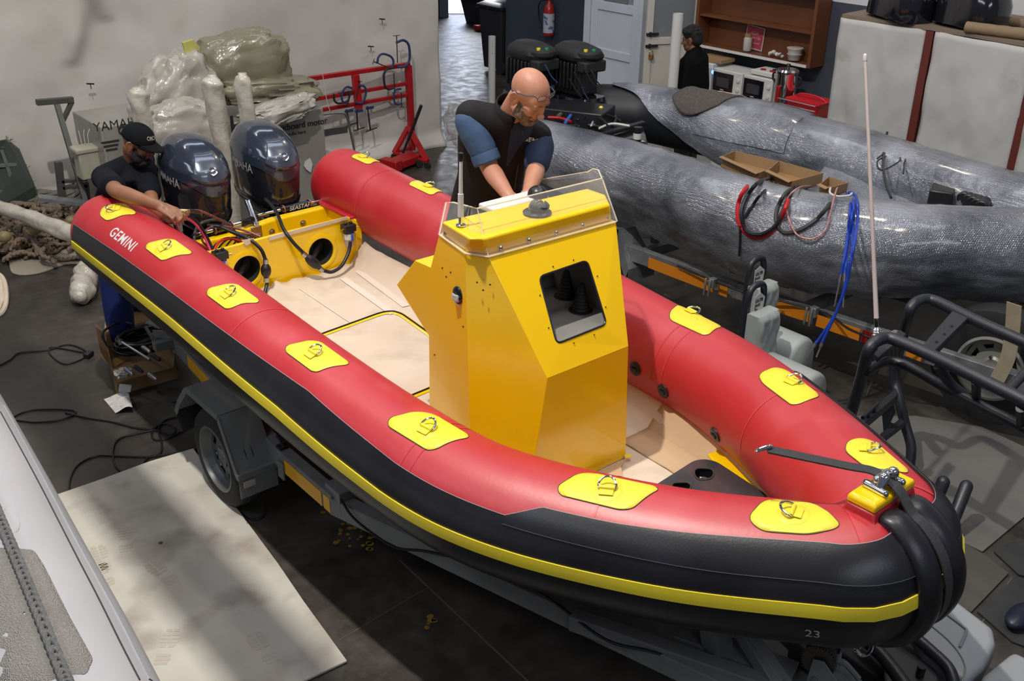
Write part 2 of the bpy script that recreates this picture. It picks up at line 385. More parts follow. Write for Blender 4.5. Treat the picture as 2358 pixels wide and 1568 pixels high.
MB().prism([p_+d_*.08+n_*.02+Vector((0, 0, 1.36)), p_+d_*(L_-.08)+n_*.02+Vector((0, 0, 1.36)), p_+d_*(L_-.08)+n_*.02+Vector((0, 0, 1.98)), p_+d_*.08+n_*.02+Vector((0, 0, 1.98))], n_*.006).build('glazing', M['pane'], dr2, smooth=False)
struct(MB().box((9.58, 7.99, 1.05), (.12, .09, 2.16)).build('trim_3', M['door2'], smooth=False, bevel=.004))
for k, (z, lb) in enumerate(((1.40, 'black bolt, upper'), (1.27, 'black bolt, lower'))):
    q = p_+d_*.05+n_*.06+Vector((0, 0, z)); MB().beam(q-d_*.06, q+d_*.09, .014, .03).beam(q-d_*.02, q+d_*.0, .03, .05).build('door_bolt', M['iron'], dr2, label=lb)
q = p_+d_*.06+n_*.07+Vector((0, 0, 1.15)); bb = MB().box(q, (.03, .055, .05)).tube(spl([q+d_*-.02, q+d_*-.02+Vector((0, 0, .06)), q+d_*.02+Vector((0, 0, .06)), q+d_*.02], 6), .005, 6)
tag(bb.build('padlock', mat('brass', (.55, .36, .12), .3, .9), bevel=.004), 'small brass padlock hanging open on the bolt of the cream door', 'padlock')

# vertical white pipes standing on the floor
def pipe(x0, y0, X, r, lab, zt=None):
    t = PX(x0, y0, X=X); tag(MB().tube([(t.x, t.y, .0), (t.x, t.y, t.z)], r, 24, cap=False).tube([(t.x, t.y, t.z), (t.x, t.y, 0)], r*.9, 24, cap=False).build('plastic_pipe', M['white'], smooth=True), lab, 'pipe', 'white pipes standing upright'); return t
t = pipe(1133, 83, 8.6, .047, 'short white plastic pipe standing behind the bald man')
text('print', '- - - - - -', M['iron'], bpy.data.objects['plastic_pipe'], t+Vector((-.035, -.033, -.05)), (0, 0, -1), (1, -1, 0), .05, .0005)
pipe(1562, 31, 7.95, .052, 'tall white plastic pipe standing in front of the young man in black')

# fire extinguisher on the slate wall
e = PX(1264, 40, X=10.4); ex = thing('fire_extinguisher', 'red fire extinguisher hanging on the slate-blue wall', 'fire extinguisher', (e.x, e.y, e.z-.26))
c = Vector((e.x, e.y, e.z-.26))
MB().lathe([(.02, 0), (.075, .01), (.08, .03), (.08, .36), (.06, .43), (.03, .46), (.025, .5)], c, n=28).build('cylinder', mat('extinguisher_red', (.42, .02, .015), .25), ex)
MB().lathe([(.082, .05), (.082, .32)], c, n=28).build('label_sleeve', mat('extinguisher_label', (.55, .55, .6), .4, stain=(16, (.10, .16, .4), .55, .6)), ex)
MB().box(c+Vector((0, 0, .53)), (.03, .12, .05)).tube(spl([c+Vector((0, .02, .5)), c+Vector((-.06, .14, .46)), c+Vector((-.05, .16, .25)), c+Vector((-.04, .10, .1))], 8), .010, 8).build('valve_and_hose', M['black'], ex, bevel=.004)
MB().box(c+Vector((.06, 0, .35)), (.08, .04, .05)).build('bracket', M['iron'], ex)

# wheelie bin beside the slate wall
q = PX(1157, 166, Z=0)+Vector((.05, .1, 0)); bn = thing('wheelie_bin', 'black wheelie bin beside the corner of the slate-blue wall', 'bin', q)
def rr(c, sx, sy, z, r_=.05):
    return rbox([c+Vector((-sx, -sy, z)), c+Vector((sx, -sy, z)), c+Vector((sx, sy, z)), c+Vector((-sx, sy, z))], r_, 3)
MB().loft([rr(q, .19, .22, .06), rr(q, .25, .29, .98)]).build('body', M['blackm'], bn)
MB().loft([rr(q, .27, .31, .98), rr(q, .27, .31, 1.02), rr(q, .18, .22, 1.07)]).tube([q+Vector((-.25, .33, .98)), q+Vector((.25, .33, .98))], .02, 8).build('lid', M['black'], bn)
for s_ in (-.2, .2): MB().lathe([(.1, -.02), (.1, .02)], q+Vector((s_, -.24, .1)), (1, 0, 0)).build('wheel', M['tyre'], bn)
# black tub at the far doorway, with sheeting inside
q = PX(1128, 58, Z=0)+Vector((.15, .25, 0)); tb = thing('storage_tub', 'large black tub standing by the bright far doorway', 'tub', q)
MB().loft([rr(q, .35, .28, .0), rr(q, .45, .36, .5), rr(q, .48, .39, .5), rr(q, .48, .39, .54)]).build('body', M['blackm'], tb)
q2 = q+Vector((0, 0, .6)); b = MB(); b.ell(q2, (.33, .2, .16)); b.ell(q2+Vector((.1, .05, .08)), (.16, .2, .2))
tag(organic('crumpled_sheeting', b, M['sheet'], None, .03, 3), 'crumpled grey sheeting stuffed into the black tub', 'sheeting')
q = PX(1112, 70, Z=0)+Vector((0, 0, .06)); tag(MB().box(q, (.35, .16, .10)).box(q+Vector((.1, 0, .07)), (.12, .2, .06)).build('hand_tool', M['redpaint'], bevel=.02), 'small red machine lying on the floor before the black tub', 'tool')
for k, (x, c) in enumerate(((1009, (.1, .25, .12)), (1019, (.4, .05, .05)), (1030, (.25, .25, .26)))):
    q = PX(x, 33, Z=0)+Vector((0, .2, 0)); col = mat('bottle_%d' % k, c, .4)
    tag(MB().lathe([(.07, 0), (.075, .22), (.03, .32), (.03, .38)], q, n=16).build('bottle', col), ('green plastic bottle on the floor at the far wall', 'red plastic bottle on the floor at the far wall', 'pale plastic bottle on the floor at the far wall')[k], 'bottle', 'bottles at the far wall')

# ---------------------------------------------------------------- open wall cupboard
cs = thing('wall_cupboard', 'open brown wooden wall cupboard with one shelf on the slate-blue wall', 'cupboard', (9.5, 7.1, 1.3))
Y0, Y1, Z0, Z1 = 6.36, 7.86, 1.30, 1.97
MB().box((9.58, (Y0+Y1)/2, (Z0+Z1)/2), (.02, Y1-Y0, Z1-Z0)).build('back_panel', M['wood'], cs, smooth=False)
for y in (Y0-.02, Y1+.02): MB().box((9.47, y, (Z0+Z1)/2), (.24, .04, Z1-Z0+.04)).build('side_panel', M['wood'], cs, smooth=False, bevel=.003)
MB().box((9.47, (Y0+Y1)/2, Z1+.02), (.24, Y1-Y0, .03)).build('top_panel', M['wood'], cs, smooth=False)
MB().box((9.47, (Y0+Y1)/2, 1.625), (.2, Y1-Y0, .02)).build('shelf', M['wood'], cs, smooth=False)
MB().box((9.47, (Y0+Y1)/2, Z0-.01), (.24, Y1-Y0, .03)).build('bottom_panel', M['wood'], cs, smooth=False)
MB().box((9.345, (Y0+Y1)/2, Z0-.005), (.012, Y1-Y0, .028)).build('edge_strip', M['white'], cs, label='white edge strip')
MB().box((9.36, (Y0+Y1)/2, Z1+.025), (.012, Y1-Y0, .025)).build('edge_strip', M['white'], cs, label='white edge strip')
q = PX(1738, 87, X=9.56); sg = thing('paper_sign', 'red and white printed paper sign taped inside the wooden cupboard', 'sign', q)
rot = Matrix.Rotation(R(4), 3, 'X')
MB().box(q, (.004, .245, .25), rot).build('sheet', M['paper'], sg, smooth=False)
MB().box(q-Vector((.004, 0, 0)), (.004, .22, .22), rot).build('printed_panel', mat('sign_red', (.55, .06, .10), .6), sg, smooth=False)
for z, s_, sz in ((.035, 'oOo', .05), (-.012, 'Clean Up', .045), (-.062, 'after yourself', .028)):
    text('lettering', s_, M['paper'], sg, q+Vector((-.008, .0, z)), (0, -1, 0), (0, .05, 1), sz, .0008, align='CENTER')
q = PX(1719, 122, X=9.44); q.z = 1.318
j = thing('glass_jar', 'glass storage jar with brown lid standing in the wooden cupboard', 'jar', q)
MB().lathe([(.04, 0), (.045, .01), (.045, .13), (.035, .15)], q).build('glass', mat('jar_glass', (.55, .55, .5), .1, alpha=.75), j)
MB().lathe([(.038, .15), (.038, .18)], q).build('lid', M['cardd'], j)
for k in range(2):
    q = PX(1828, 137, X=9.44); q.z = 1.318+.062*k; r_ = .075+.008*k
    tag(MB().lathe([(r_*.8, 0), (r_, .055), (r_*1.05, .058), (r_*1.05, .064)], q, n=28).build('plastic_tub', mat('clear_tub_%d' % k, (.42, .38, .36) if k == 0 else (.6, .58, .52), .25)), ('lower of two round plastic tubs stacked in the cupboard', 'upper of two round plastic tubs stacked in the cupboard')[k], 'tub', 'plastic tubs in the cupboard')
for k, x in enumerate((1777, 1794)):
    q = PX(x, 133, X=9.42); q.z = 1.345; b = MB(); random.seed(k)
    for _ in range(7): b.ell(q+Vector((random.uniform(-.03, .03), random.uniform(-.03, .03), random.uniform(-.015, .02))), (random.uniform(.01, .03), random.uniform(.01, .03), random.uniform(.01, .02)), Matrix.Rotation(random.random()*3, 3, 'X'), 6, 4)
    tag(b.build('crumpled_paper', M['paper'], smooth=False), ('left crumpled white paper ball in the cupboard', 'right crumpled white paper ball in the cupboard')[k], 'paper', 'crumpled paper in the cupboard')

# counter and appliances
ct = thing('counter', 'white kitchen counter under the wooden cupboard', 'counter', (9.25, 6.2, 0))
MB().box((9.26, 6.3, .855), (.62, 2.7, .05)).build('worktop', mat('cream_worktop', (.55, .53, .47), .4), ct, smooth=False, bevel=.01)
MB().box((9.3, 6.3, .42), (.5, 2.6, .82)).build('cabinet', M['white'], ct, smooth=False)
MB().box((9.0, 6.9, .895), (.04, 1.2, .03)).build('shelf_edge', M['wood'], ct, smooth=False, label='brown wooden edge')
def microwave(y0, y1, z, lab, lit=False):
    t = thing('microwave', lab, 'microwave', (9.28, (y0+y1)/2, z), 'microwaves on the counter'); c = Vector((9.28, (y0+y1)/2, z+.13)); L = y1-y0
    MB().box(c, (.34, L, .26)).build('casing', M['white'], t, bevel=.008)
    MB().box(c+Vector((-.175, L*.12, 0)), (.012, L*.68, .20)).build('door', M['blackg'], t, bevel=.003)
    MB().box(c+Vector((-.183, L*.12, 0)), (.004, L*.44, .10)).build('window', mat('microwave_window', (.05, .05, .055), .2), t)
    for z_ in (.05, -.05): MB().lathe([(.022, 0), (.022, .012), (.012, .014)], c+Vector((-.172, -L*.39, z_)), (-1, 0, 0)).build('knob', M['white'], t)
    MB().box(c+Vector((-.184, L*.12, -.08)), (.002, .045, .008)).build('maker_mark', M['paper'], t, smooth=False)
microwave(6.98, 7.38, .885, 'white microwave on the left, its corner against the lit appliance')
microwave(6.58, 6.96, .885, 'white microwave on the right, beside the steel urn')
t = thing('appliance', 'pale appliance with a small blue display at the left end of the counter', 'appliance', (9.28, 7.6, .885))
MB().box((9.3, 7.56, 1.03), (.34, .30, .29)).build('casing', M['white'], t, bevel=.008)
MB().lathe([(.02, 0), (.02, .006)], PX(1642, 166, X=9.13), (-1, 0, 0)).build('display', mat('blue_led', (.05, .1, .9), .3, emit=((.1, .25, 1), 4)), t)
tag(MB().box((9.3, 7.52, 1.20), (.24, .36, .04)).build('cardboard_sheet', M['card'], bevel=.002), 'flat piece of cardboard on top of the lit appliance', 'cardboard')
t = thing('hot_plate', 'small white hot plate on top of the right microwave', 'hot plate', (9.28, 6.74, 1.15)); MB().box((9.28, 6.74, 1.18), (.26, .34, .05)).build('body', M['white'], t, bevel=.01)
for k in range(3): MB().lathe([(.05-.02*(k > 0), 0), (.05-.02*(k > 0), .012)], (9.3-.08*(k > 0), 6.68+.12*(k % 2), 1.205)).build('ring', M['iron'] if k == 0 else M['redpaint'], t)
q = Vector((9.12, 6.42, .88)); t = thing('hot_water_urn', 'tall stainless steel hot water urn with black lid knob', 'urn', q)
MB().lathe([(.12, .0), (.12, .04)], q).build('base', M['blackg'], t)
MB().lathe([(.112, .04), (.112, .36), (.118, .37), (.118, .39), (.10, .41)], q, n=32).build('tank', M['chrome'], t)
MB().lathe([(.02, .41), (.012, .43), (.025, .45), (.02, .46)], q).build('lid_knob', M['black'], t)
MB().box(q+Vector((-.12, 0, .17)), (.03, .04, .16)).build('gauge', M['redpaint'], t, bevel=.006, label='red level gauge')
for s_ in (-.125, .125): MB().tube(spl([q+Vector((0, s_, .26)), q+Vector((0, s_*1.35, .28)), q+Vector((0, s_*1.35, .34)), q+Vector((0, s_, .35))], 6), .01, 8).build('handle', M['black'], t)
MB().box(q+Vector((-.13, 0, .06)), (.05, .03, .03)).build('tap', M['black'], t, bevel=.006)
q = Vector((9.05, 6.05, .88)); t = thing('shopping_basket', 'bright red plastic basket on the counter by the urn', 'basket', q)
MB().loft([rr(q, .11, .16, 0, .03), rr(q, .15, .20, .16, .03), rr(q, .16, .21, .16, .03), rr(q, .16, .21, .18, .03)]).build('body', mat('red_basket', (.62, .02, .03), .4), t)
MB().tube(spl([q+Vector((0, -.2, .17)), q+Vector((-.02, -.1, .22)), q+Vector((-.02, .1, .22)), q+Vector((0, .2, .17))], 6), .008, 8).build('handle', mat('red_basket_handle', (.62, .02, .03), .4), t)
t = thing('wire_rack', 'white wire dish rack in front of the red basket', 'rack', q+Vector((-.15, .05, 0)))
for k in range(4): MB().tube(rbox([q+Vector((-.19, -.2, .02+.05*k)), q+Vector((-.19, .26, .02+.05*k)), q+Vector((-.21, .26, .02+.05*k)), q+Vector((-.21, -.2, .02+.05*k))], .005, 2), .003, 6, closed=True).build('wire', M['steel'], t)
# canvas-covered rack at the far right
c1, c2, c3 = PX(1938, 40, Z=2.0), PX(2142, 70, Z=2.0), PX(2390, 116, Z=2.0)
t = thing('covered_rack', 'long rack covered with off-white canvas panels between brown posts', 'rack', (c2.x, c2.y, 0))
M['canvas'] = mat('rack_canvas', (.44, .44, .43), .75, noise=(2, (.49, .49, .485)), stain=(5, (.36, .33, .28), .62, .8), bump=(5, .3))
def bay(p, q, out0, out1, lab=None):
    p, q = V3(p), V3(q)
    d = quad_grid((p.x-out0, p.y, .02), (q.x-out1, q.y, .02), q, p, 24, 40, lambda u, v, w_: w_+Vector((-.03*math.sin(u*math.pi)-.03*fbm(u*3+p.y, v*3, 3), 0, 0)))
    d.build('canvas_panel', M['canvas'], t, solid=.006)
bay(c1, c2+Vector((0, .03, 0)), -.02, -.02); bay(c2-Vector((0, .05, 0)), (8.30, 3.63, 2), -.02, -.02); bay((8.28, 3.57, 2), (8.2, 2.4, 2), -.02, -.02)
for p in (c2, Vector((8.30, 3.6, 2))): MB().box((p.x+.03, p.y, 1.0), (.06, .07, 1.99)).build('post', mat('red_oxide_post', (.12, .022, .015), .5), t, smooth=False)
MB().prism([c1+Vector((0, 0, .0)), c2+Vector((0, 0, 0)), Vector((8.2, 2.4, 2)), Vector((9.5, 2.4, 2.02)), Vector((9.5, c1.y, 2.02))], (0, 0, .03)).build('top_board', mat('brown_dusty_board', (.20, .15, .11), .8), t, smooth=False)
quad_grid(c1+Vector((.01, 0, -1.98)), (9.5, c1.y, .02), (9.5, c1.y, 2), c1+Vector((.01, 0, 0)), 8, 8).build('side_sheet', mat('thin_clear_film', (.5, .5, .52), .15, alpha=.35), t)
def cowl_shell(name, lab, q, k, yaw):
    t_ = thing(name, lab, 'engine cover', q, 'black engine covers on the covered rack')
    Rz = Matrix.Rotation(yaw, 3, 'Z'); rings = []
    for i, (z, sx, sy, ox) in enumerate(((0, .30, .20, 0), (.03, .31, .21, 0), (.2, .31, .20, .0), (.36, .27, .17, .02), (.45, .18, .11, .03), (.47, .05, .03, .03))):
        ring = []
        for j in range(28):
            a = 2*math.pi*j/28; ca, sa = math.cos(a), math.sin(a); e_ = .7
            zz = z+(.10*max(0, math.sin(a*1.5))**2 if i == 0 else 0)
            ring.append(q+Rz@Vector((ox+sx*math.copysign(abs(ca)**e_, ca), sy*math.copysign(abs(sa)**e_, sa), zz)))
        rings.append(ring)
    MB().loft(rings).build('shell', M['blackg'], t_)
    return t_
cowl_shell('engine_cover', 'gloss black engine cover on the covered rack, nearer the wooden cupboard', PX(2040, 48, Z=2.03)+Vector((.2, 0, 0)), 0, 1.2)
cowl_shell('engine_cover', 'gloss black engine cover on the covered rack, beside the rolls', PX(2170, 66, Z=2.03)+Vector((.25, -.1, 0)), 1, 1.35)
for k, (x0, y0, x1, y1, r_, lab) in enumerate(((2225, 62, 2400, 84, .045, 'brown wrapped roll in front on the covered rack'), (2262, 42, 2400, 60, .04, 'brown wrapped roll behind on the covered rack'))):
    p, q = PX(x0, y0, Z=2.03+r_), PX(x1, y1, Z=2.03+r_); tag(MB().tube([p+(q-p)*i/10 for i in range(11)], [r_*(1+.06*math.sin(i*3)) for i in range(11)], 14).build('cardboard_roll', mat('brown_roll_%d' % k, (.24, .17, .10), .8, bump=(20, .4))), lab, 'roll', 'rolls on the rack')
# ================================================================ the red rigid inflatable boat
BX, BY, BYAW, BR = 2.87974, 5.92081, .0146707, .246854
BK = [(-.3594, .842, 1.155), (.7987, .837, 1.105), (1.917, .853, 1.064), (2.715, .823, 1.021), (3.274, .752, 1.016), (3.913, .487, 1.049), (4.472, .151, 1.112)]
bax = Vector((math.sin(BYAW), -math.cos(BYAW), 0)); bsd = Vector((-math.cos(BYAW), -math.sin(BYAW), 0)); bo = Vector((BX, BY, 0))
def BW(u, w, z): return bo+bax*u+bsd*w+Vector((0, 0, z))          # boat frame: u forward from transom, w to port (near side), z up
_n = spl(BK, 20); _f = [(p.x, -p.y, p.z) for p in reversed(_n)]
_c = np.array([tuple(BW(*p)) for p in list(_n)+[(_n[-1][0]+.02, 0, _n[-1][2])]+_f])
_s = np.r_[0, np.cumsum(np.linalg.norm(np.diff(_c, axis=0), axis=1))]; SL = _s[-1]
_ss = np.linspace(0, SL, 1200); _G = np.stack([np.interp(_ss, _s, _c[:, k]) for k in range(3)], 1)
_k = np.ones(17)/17                                                # soften the two mitres of the nose a little
_Gp = np.vstack([2*_G[0]-_G[8:0:-1], _G, 2*_G[-1]-_G[-2:-10:-1]]); _G = np.stack([np.convolve(_Gp[:, k], _k, 'valid') for k in range(3)], 1)
_T = np.gradient(_G, axis=0); _T /= np.linalg.norm(_T, axis=1)[:, None]
_O = np.cross(_T, [0, 0, 1.]); _O /= np.linalg.norm(_O, axis=1)[:, None]; _U = np.cross(_O, _T)
def ti(arr, s): return Vector([np.interp(s, _ss, arr[:, k]) for k in range(3)])
def surf(s, th, off=0., r=None):
    """point on the tube skin; s along the tube from the port stern round the bow to the starboard stern, th from the outer side over the top"""
    a = R(th); rr_ = (r or BR)+off
    return ti(_G, s)+(ti(_O, s)*math.cos(a)+ti(_U, s)*math.sin(a))*rr_
boat = thing('inflatable_boat', 'red and black rigid inflatable boat with yellow patches standing on the grey trailer', 'boat', (BX, BY-2.2, .5), None)
NS = 300
def ring(s, r, n=44): return [surf(s, 360*j/n, 0, r) for j in range(n)]
rings = []
for k in range(1, 9):                                             # rounded stern cone, port
    a = math.pi/2*k/9; c = ti(_G, 0)-ti(_T, 0)*BR*.95*math.cos(a)
    rings.append([c+(ti(_O, 0)*math.cos(2*math.pi*j/44)+ti(_U, 0)*math.sin(2*math.pi*j/44))*BR*math.sin(a) for j in range(44)])
rings += [ring(SL*i/NS, BR) for i in range(NS+1)]
for k in range(8, 0, -1):
    a = math.pi/2*k/9; c = ti(_G, SL)+ti(_T, SL)*BR*.6*math.cos(a)
    rings.append([c+(ti(_O, SL)*math.cos(2*math.pi*j/44)+ti(_U, SL)*math.sin(2*math.pi*j/44))*BR*math.sin(a) for j in range(44)])
tube = MB().loft(rings).build('tube', M['red'], boat, angle=80)
def mirr(s): return s if s < SL/2 else SL-s
rb_s = [0, .6, 1.56, 2.64, 3.29, 3.83, 4.6, 5.15]; rb_t = [27, 33, 39, 47, 38, 36, 36, 38]
def rbound(s): return float(np.interp(mirr(s), rb_s, rb_t))
yt = lambda s: float(np.interp(mirr(s), [0, 1.4, 2.49, 3.25, 3.88, 4.64, 5.0, 5.15], [3, 11, 13, 6, 7, 11, 13, 20]))
def band(s0, s1, t0, t1, off, name, m, parent, n=260, nt=14, lab=None, edge=True):
    rs = []
    for i in range(n+1):
        s = s0+(s1-s0)*i/n; a = t0(s) if callable(t0) else t0; b_ = t1(s) if callable(t1) else t1
        row = [surf(s, a+(b_-a)*j/nt, off) for j in range(nt+1)]
        if edge: row = [surf(s, a, -.002)]+row+[surf(s, b_, -.002)]
        rs.append(row)
    if edge: rs = [[surf(s0, 0, -.002).lerp(p, 0) if False else p+(ti(_G, s0)-p).normalized()*(off+.002) for p in rs[0]]]+rs+[[p+(ti(_G, s1)-p).normalized()*(off+.002) for p in rs[-1]]]
    return MB().loft(rs, cap=False, closed=False).build(name, m, parent, angle=70, label=lab)
band(-.0, SL, -78, rbound, .006, 'rubbing_strake', M['rubber'], boat)
S0 = 3.80
def covtop(s):
    q = mirr(s); return float(np.interp(q, [3.80, 3.93, 4.2, 4.6, 4.95, 5.02, 5.07, 5.15], [36, 51, 52, 57, 60, 63, 68, 74]))
band(S0, SL-S0, lambda s: rbound(s)-7, covtop, .011, 'bow_cover', M['rubber'], boat, lab='black rubber bow cover')
M['bluk'] = mat('rubber_welt', (.05, .05, .055), .5); M['pale'] = mat('pale_glue_line', (.38, .27, .27), .6)
band(0, S0+.06, lambda s: rbound(s)-.1, lambda s: rbound(s)+.5, .0066, 'glue_line', M['pale'], boat, nt=1, edge=False); band(SL-S0-.06, SL, lambda s: rbound(s)-.1, lambda s: rbound(s)+.5, .0066, 'glue_line', M['pale'], boat, nt=1, edge=False)
band(S0, SL-S0, lambda s: covtop(s)-.1, lambda s: covtop(s)+.5, .0116, 'glue_line', M['pale'], boat, nt=1, edge=False, n=160)
band(S0, SL-S0, lambda s: rbound(s)-7.4, lambda s: rbound(s)-6.9, .0122, 'glue_line', mat('grey_glue_line', (.09, .09, .10), .6), boat, nt=1, edge=False, n=160)
band(0, SL, lambda s: yt(s)-11.5, yt, .012, 'yellow_stripe', M['yel'], boat, nt=4, lab='yellow stripe')
M['seam'] = mat('glued_seam', (.52, .035, .05), .4)
for s in (1.955, 3.305, 3.36, 4.12, 4.985, SL-4.985, SL-4.12, SL-3.36, SL-3.28, SL-1.955, SL-.55):
    band(s-.005, s+.005, lambda s: (covtop(s) if S0 < s < SL-S0 else rbound(s)), 185, .0012, 'seam', M['seam'], tube, n=1, nt=36, edge=False)
# black reinforcing ribs round the nose
sc_ = SL/2
for ds in (-.058, .058):
    rs = []
    for i in range(41):
        th = 84-168*i/40; c = surf(sc_+ds, th, .012); nrm = (c-ti(_G, sc_+ds)).normalized(); tt = ti(_T, sc_+ds); k = min(1, (i+.3)/3, (40.3-i)/3)
        rs.append([c+tt*(.056*math.cos(a)*min(1, k+.4))+nrm*(.034*math.sin(a)*k) for a in np.linspace(math.pi, 0, 11)]+[c+tt*.05-nrm*.02, c-tt*.05-nrm*.02])
    MB().loft(rs).build('nose_rib', M['rubber'], boat, label='black rubber nose rib')
# D-ring patches
def patch_outline(kind):
    return kind
def patch(poly, ring_s, ring_t, axis_deg, name='d_ring_patch'):
    """poly in (s, theta); built as a thin raised pad following the tube"""
    n = len(poly); cs = sum(p[0] for p in poly)/n; ct_ = sum(p[1] for p in poly)/n; b = MB()
    P = [Vector((p[0], p[1]*R(1)*BR, 0)) for p in poly]; P = rbox(P, .035, 4); P = [(p.x, p.y/R(1)/BR) for p in P]
    rs = [[surf(cs+(s-cs)*f, ct_+(t-ct_)*f, .0045) for s, t in P] for f in (.02, .2, .4, .6, .8, .97)]+[[surf(s, t, -.001) for s, t in P]]
    o = b.loft(rs, cap=False).build(name, M['yel'], boat, angle=60, label='yellow patch')
    MB().tube([surf(s, t, .0015) for s, t in P], .0014, 5, closed=True).build('glue_line', M['bluk'], o)
    # webbing tab and ring
    c = surf(ring_s, ring_t, .006); nrm = (c-ti(_G, ring_s)).normalized(); tt = ti(_T, ring_s); cc = nrm.cross(tt)
    a = R(axis_deg); d1 = tt*math.cos(a)+cc*math.sin(a); d2 = nrm.cross(d1)      # d1: along the bar, d2: ring lies towards d2
    MB().loft([[surf(ring_s+r_*math.cos(q), ring_t+math.degrees(r_*math.sin(q)/BR), f_) for q in np.linspace(0, 2*math.pi, 28, endpoint=False)] for r_, f_ in ((.060, .0043), (.058, .0056), (.03, .0058), (.002, .0058))]).build('reinforcing_disc', M['yel'], o, angle=80)
    MB().tube([c-d1*.030+nrm*.008, c+d1*.030+nrm*.008], .0085, 10).prism([c-d1*.027+nrm*.004, c+d1*.027+nrm*.004, c+d1*.027-d2*.035+nrm*.001, c-d1*.027-d2*.035+nrm*.001], nrm*.003).build('webbing_tab', M['yel'], o, bevel=.001)
    arc = [c+d1*(.034*math.cos(t))+(d2*.92+nrm*.39)*(.046*math.sin(t))+nrm*.008 for t in np.linspace(0, math.pi, 17)]
    MB().tube([c-d1*.034+nrm*.008, c+d1*.034+nrm*.008]+arc[1:-1], .0048, 8, closed=True).build('d_ring', M['chrome'], o, label='polished steel D-ring')
near_p = [([(.13, 69), (.155, 90), (.18, 98), (.36, 97), (.385, 91), (.345, 78), (.335, 66), (.30, 58), (.195, 58)], .235, 78, 150),
          ([(.79, 66), (.84, 90), (.865, 97), (1.09, 97), (1.11, 92), (1.075, 78), (1.055, 65), (1.03, 60), (.82, 60)], .94, 76, -10),
          ([(1.535, 67), (1.58, 91), (1.60, 99), (1.84, 100), (1.865, 94), (1.82, 79), (1.81, 67), (1.785, 62), (1.575, 61)], 1.69, 78, 0),
          ([(2.315, 70), (2.36, 96), (2.385, 104), (2.63, 103), (2.645, 97), (2.615, 81), (2.595, 68), (2.57, 65), (2.35, 65)], 2.475, 82, 2),
          ([(3.10, 70), (3.155, 96), (3.205, 108), (3.44, 105), (3.46, 99), (3.43, 84), (3.41, 69), (3.38, 63), (3.13, 63)], 3.29, 82, 5),
          ([(3.945, 74), (3.99, 99), (4.04, 107), (4.29, 105), (4.31, 99), (4.28, 84), (4.25, 69), (4.21, 65), (3.97, 66)], 4.13, 83, 10),
          ([(4.65, 76), (4.69, 100), (4.72, 109), (4.83, 110), (4.87, 106), (4.93, 90), (4.95, 80), (4.93, 73), (4.86, 66), (4.70, 65)], 4.80, 87, 80)]
for poly, rs_, rt, ad in near_p: patch(poly, rs_, rt, ad)
far_p = [([(SL-s, t) for s, t in near_p[0][0]], SL-.235, 82, 190), ([(SL-s, t) for s, t in near_p[1][0]], SL-.96, 76, 190),
         ([(SL-s, t) for s, t in near_p[2][0]], SL-1.69, 78, 180), ([(SL-s, t) for s, t in near_p[3][0]], SL-2.47, 76, 180),
         ([(SL-s, t) for s, t in near_p[4][0]], SL-3.21, 72, 182),
         ([(6.365, 108), (6.39, 84), (6.36, 74), (6.09, 73), (6.055, 83), (6.03, 104), (6.05, 111), (6.29, 113)], 6.22, 87, 200),
         ([(5.59, 109), (5.655, 99), (5.665, 84), (5.64, 74), (5.40, 70), (5.37, 76), (5.385, 90), (5.44, 106)], 5.555, 90, 150)]
for poly, rs_, rt, ad in far_p: patch(poly, rs_, rt, ad)
# logo on the port tube near the stern
lg = lambda x, y, z: surf(.418+x, 45.5+math.degrees(y/BR), .0008+z)
text('logo_lettering', 'GEMINI', M['paper'], tube, (0, 0, 0), (1, 0, 0), (0, 1, 0), .088, .0004, shear=-.0, offset=.0014, space=1.12, bend=lg, label='white maker name on the tube')
# valves inside the starboard tube
for s, t in ((7.12, 182), (6.905, 190), (6.42, 197)):
    c = surf(s, t, 0); n_ = (c-ti(_G, s)).normalized()
    v_ = MB().lathe([(.038, -.004), (.038, .006), (.026, .010), (.0, .006)], c, n_, 24).build('valve', M['black'], tube)
    MB().beam(c+n_*.012-ti(_T, s)*.02, c+n_*.012+ti(_T, s)*.02, .012, .008, n_).build('valve_toggle', M['rubber'], v_)
# hull and deck
def hullw(u): return float(np.interp(u, [-.05, 2.7, 3.27, 3.9, 4.45], [.66, .66, .60, .36, .05]))
def keel(u): return float(np.interp(u, [-.05, 2.5, 3.6, 4.3, 4.55], [.42, .42, .50, .72, .95]))
rs = []
for i in range(31):
    u = -.05+4.55*i/30; w_ = hullw(u); k = keel(u); top = .88+.02*max(0, u-3)
    rs.append([BW(u, w_, top), BW(u, w_*.97, max(k+.05, .68)), BW(u, w_*.80, max(k+.04, .62)), BW(u, w_*.4, k+.08), BW(u, 0, k), BW(u, -w_*.4, k+.08), BW(u, -w_*.80, max(k+.04, .62)), BW(u, -w_*.97, max(k+.05, .68)), BW(u, -w_, top)])
MB().loft(rs, cap=True, closed=False).build('hull', M['red_dark'], boat, angle=30)
for sg_ in (1, -1):
    MB().tube([BW(u, sg_*(hullw(u)*.985), .70) for u in np.linspace(.2, 3.8, 30)], .022, 8).build('chine_strip', M['red'], boat)
dk = []
for i in range(41):
    u = .12+4.15*i/40; w_ = hullw(u)*1.0; z = .75+.05*max(0, u-3.2)
    dk.append([BW(u, sgn*w_*k, z+dz) for sgn, k, dz in ((1, 1.0, .13), (1, .88, .055), (1, .82, 0), (1, .4, 0), (1, 0, 0), (-1, .4, 0), (-1, .82, 0), (-1, .88, .055), (-1, 1.0, .13))])
MB().loft(dk, cap=False, closed=False).build('deck', M['gel'], boat, angle=35)
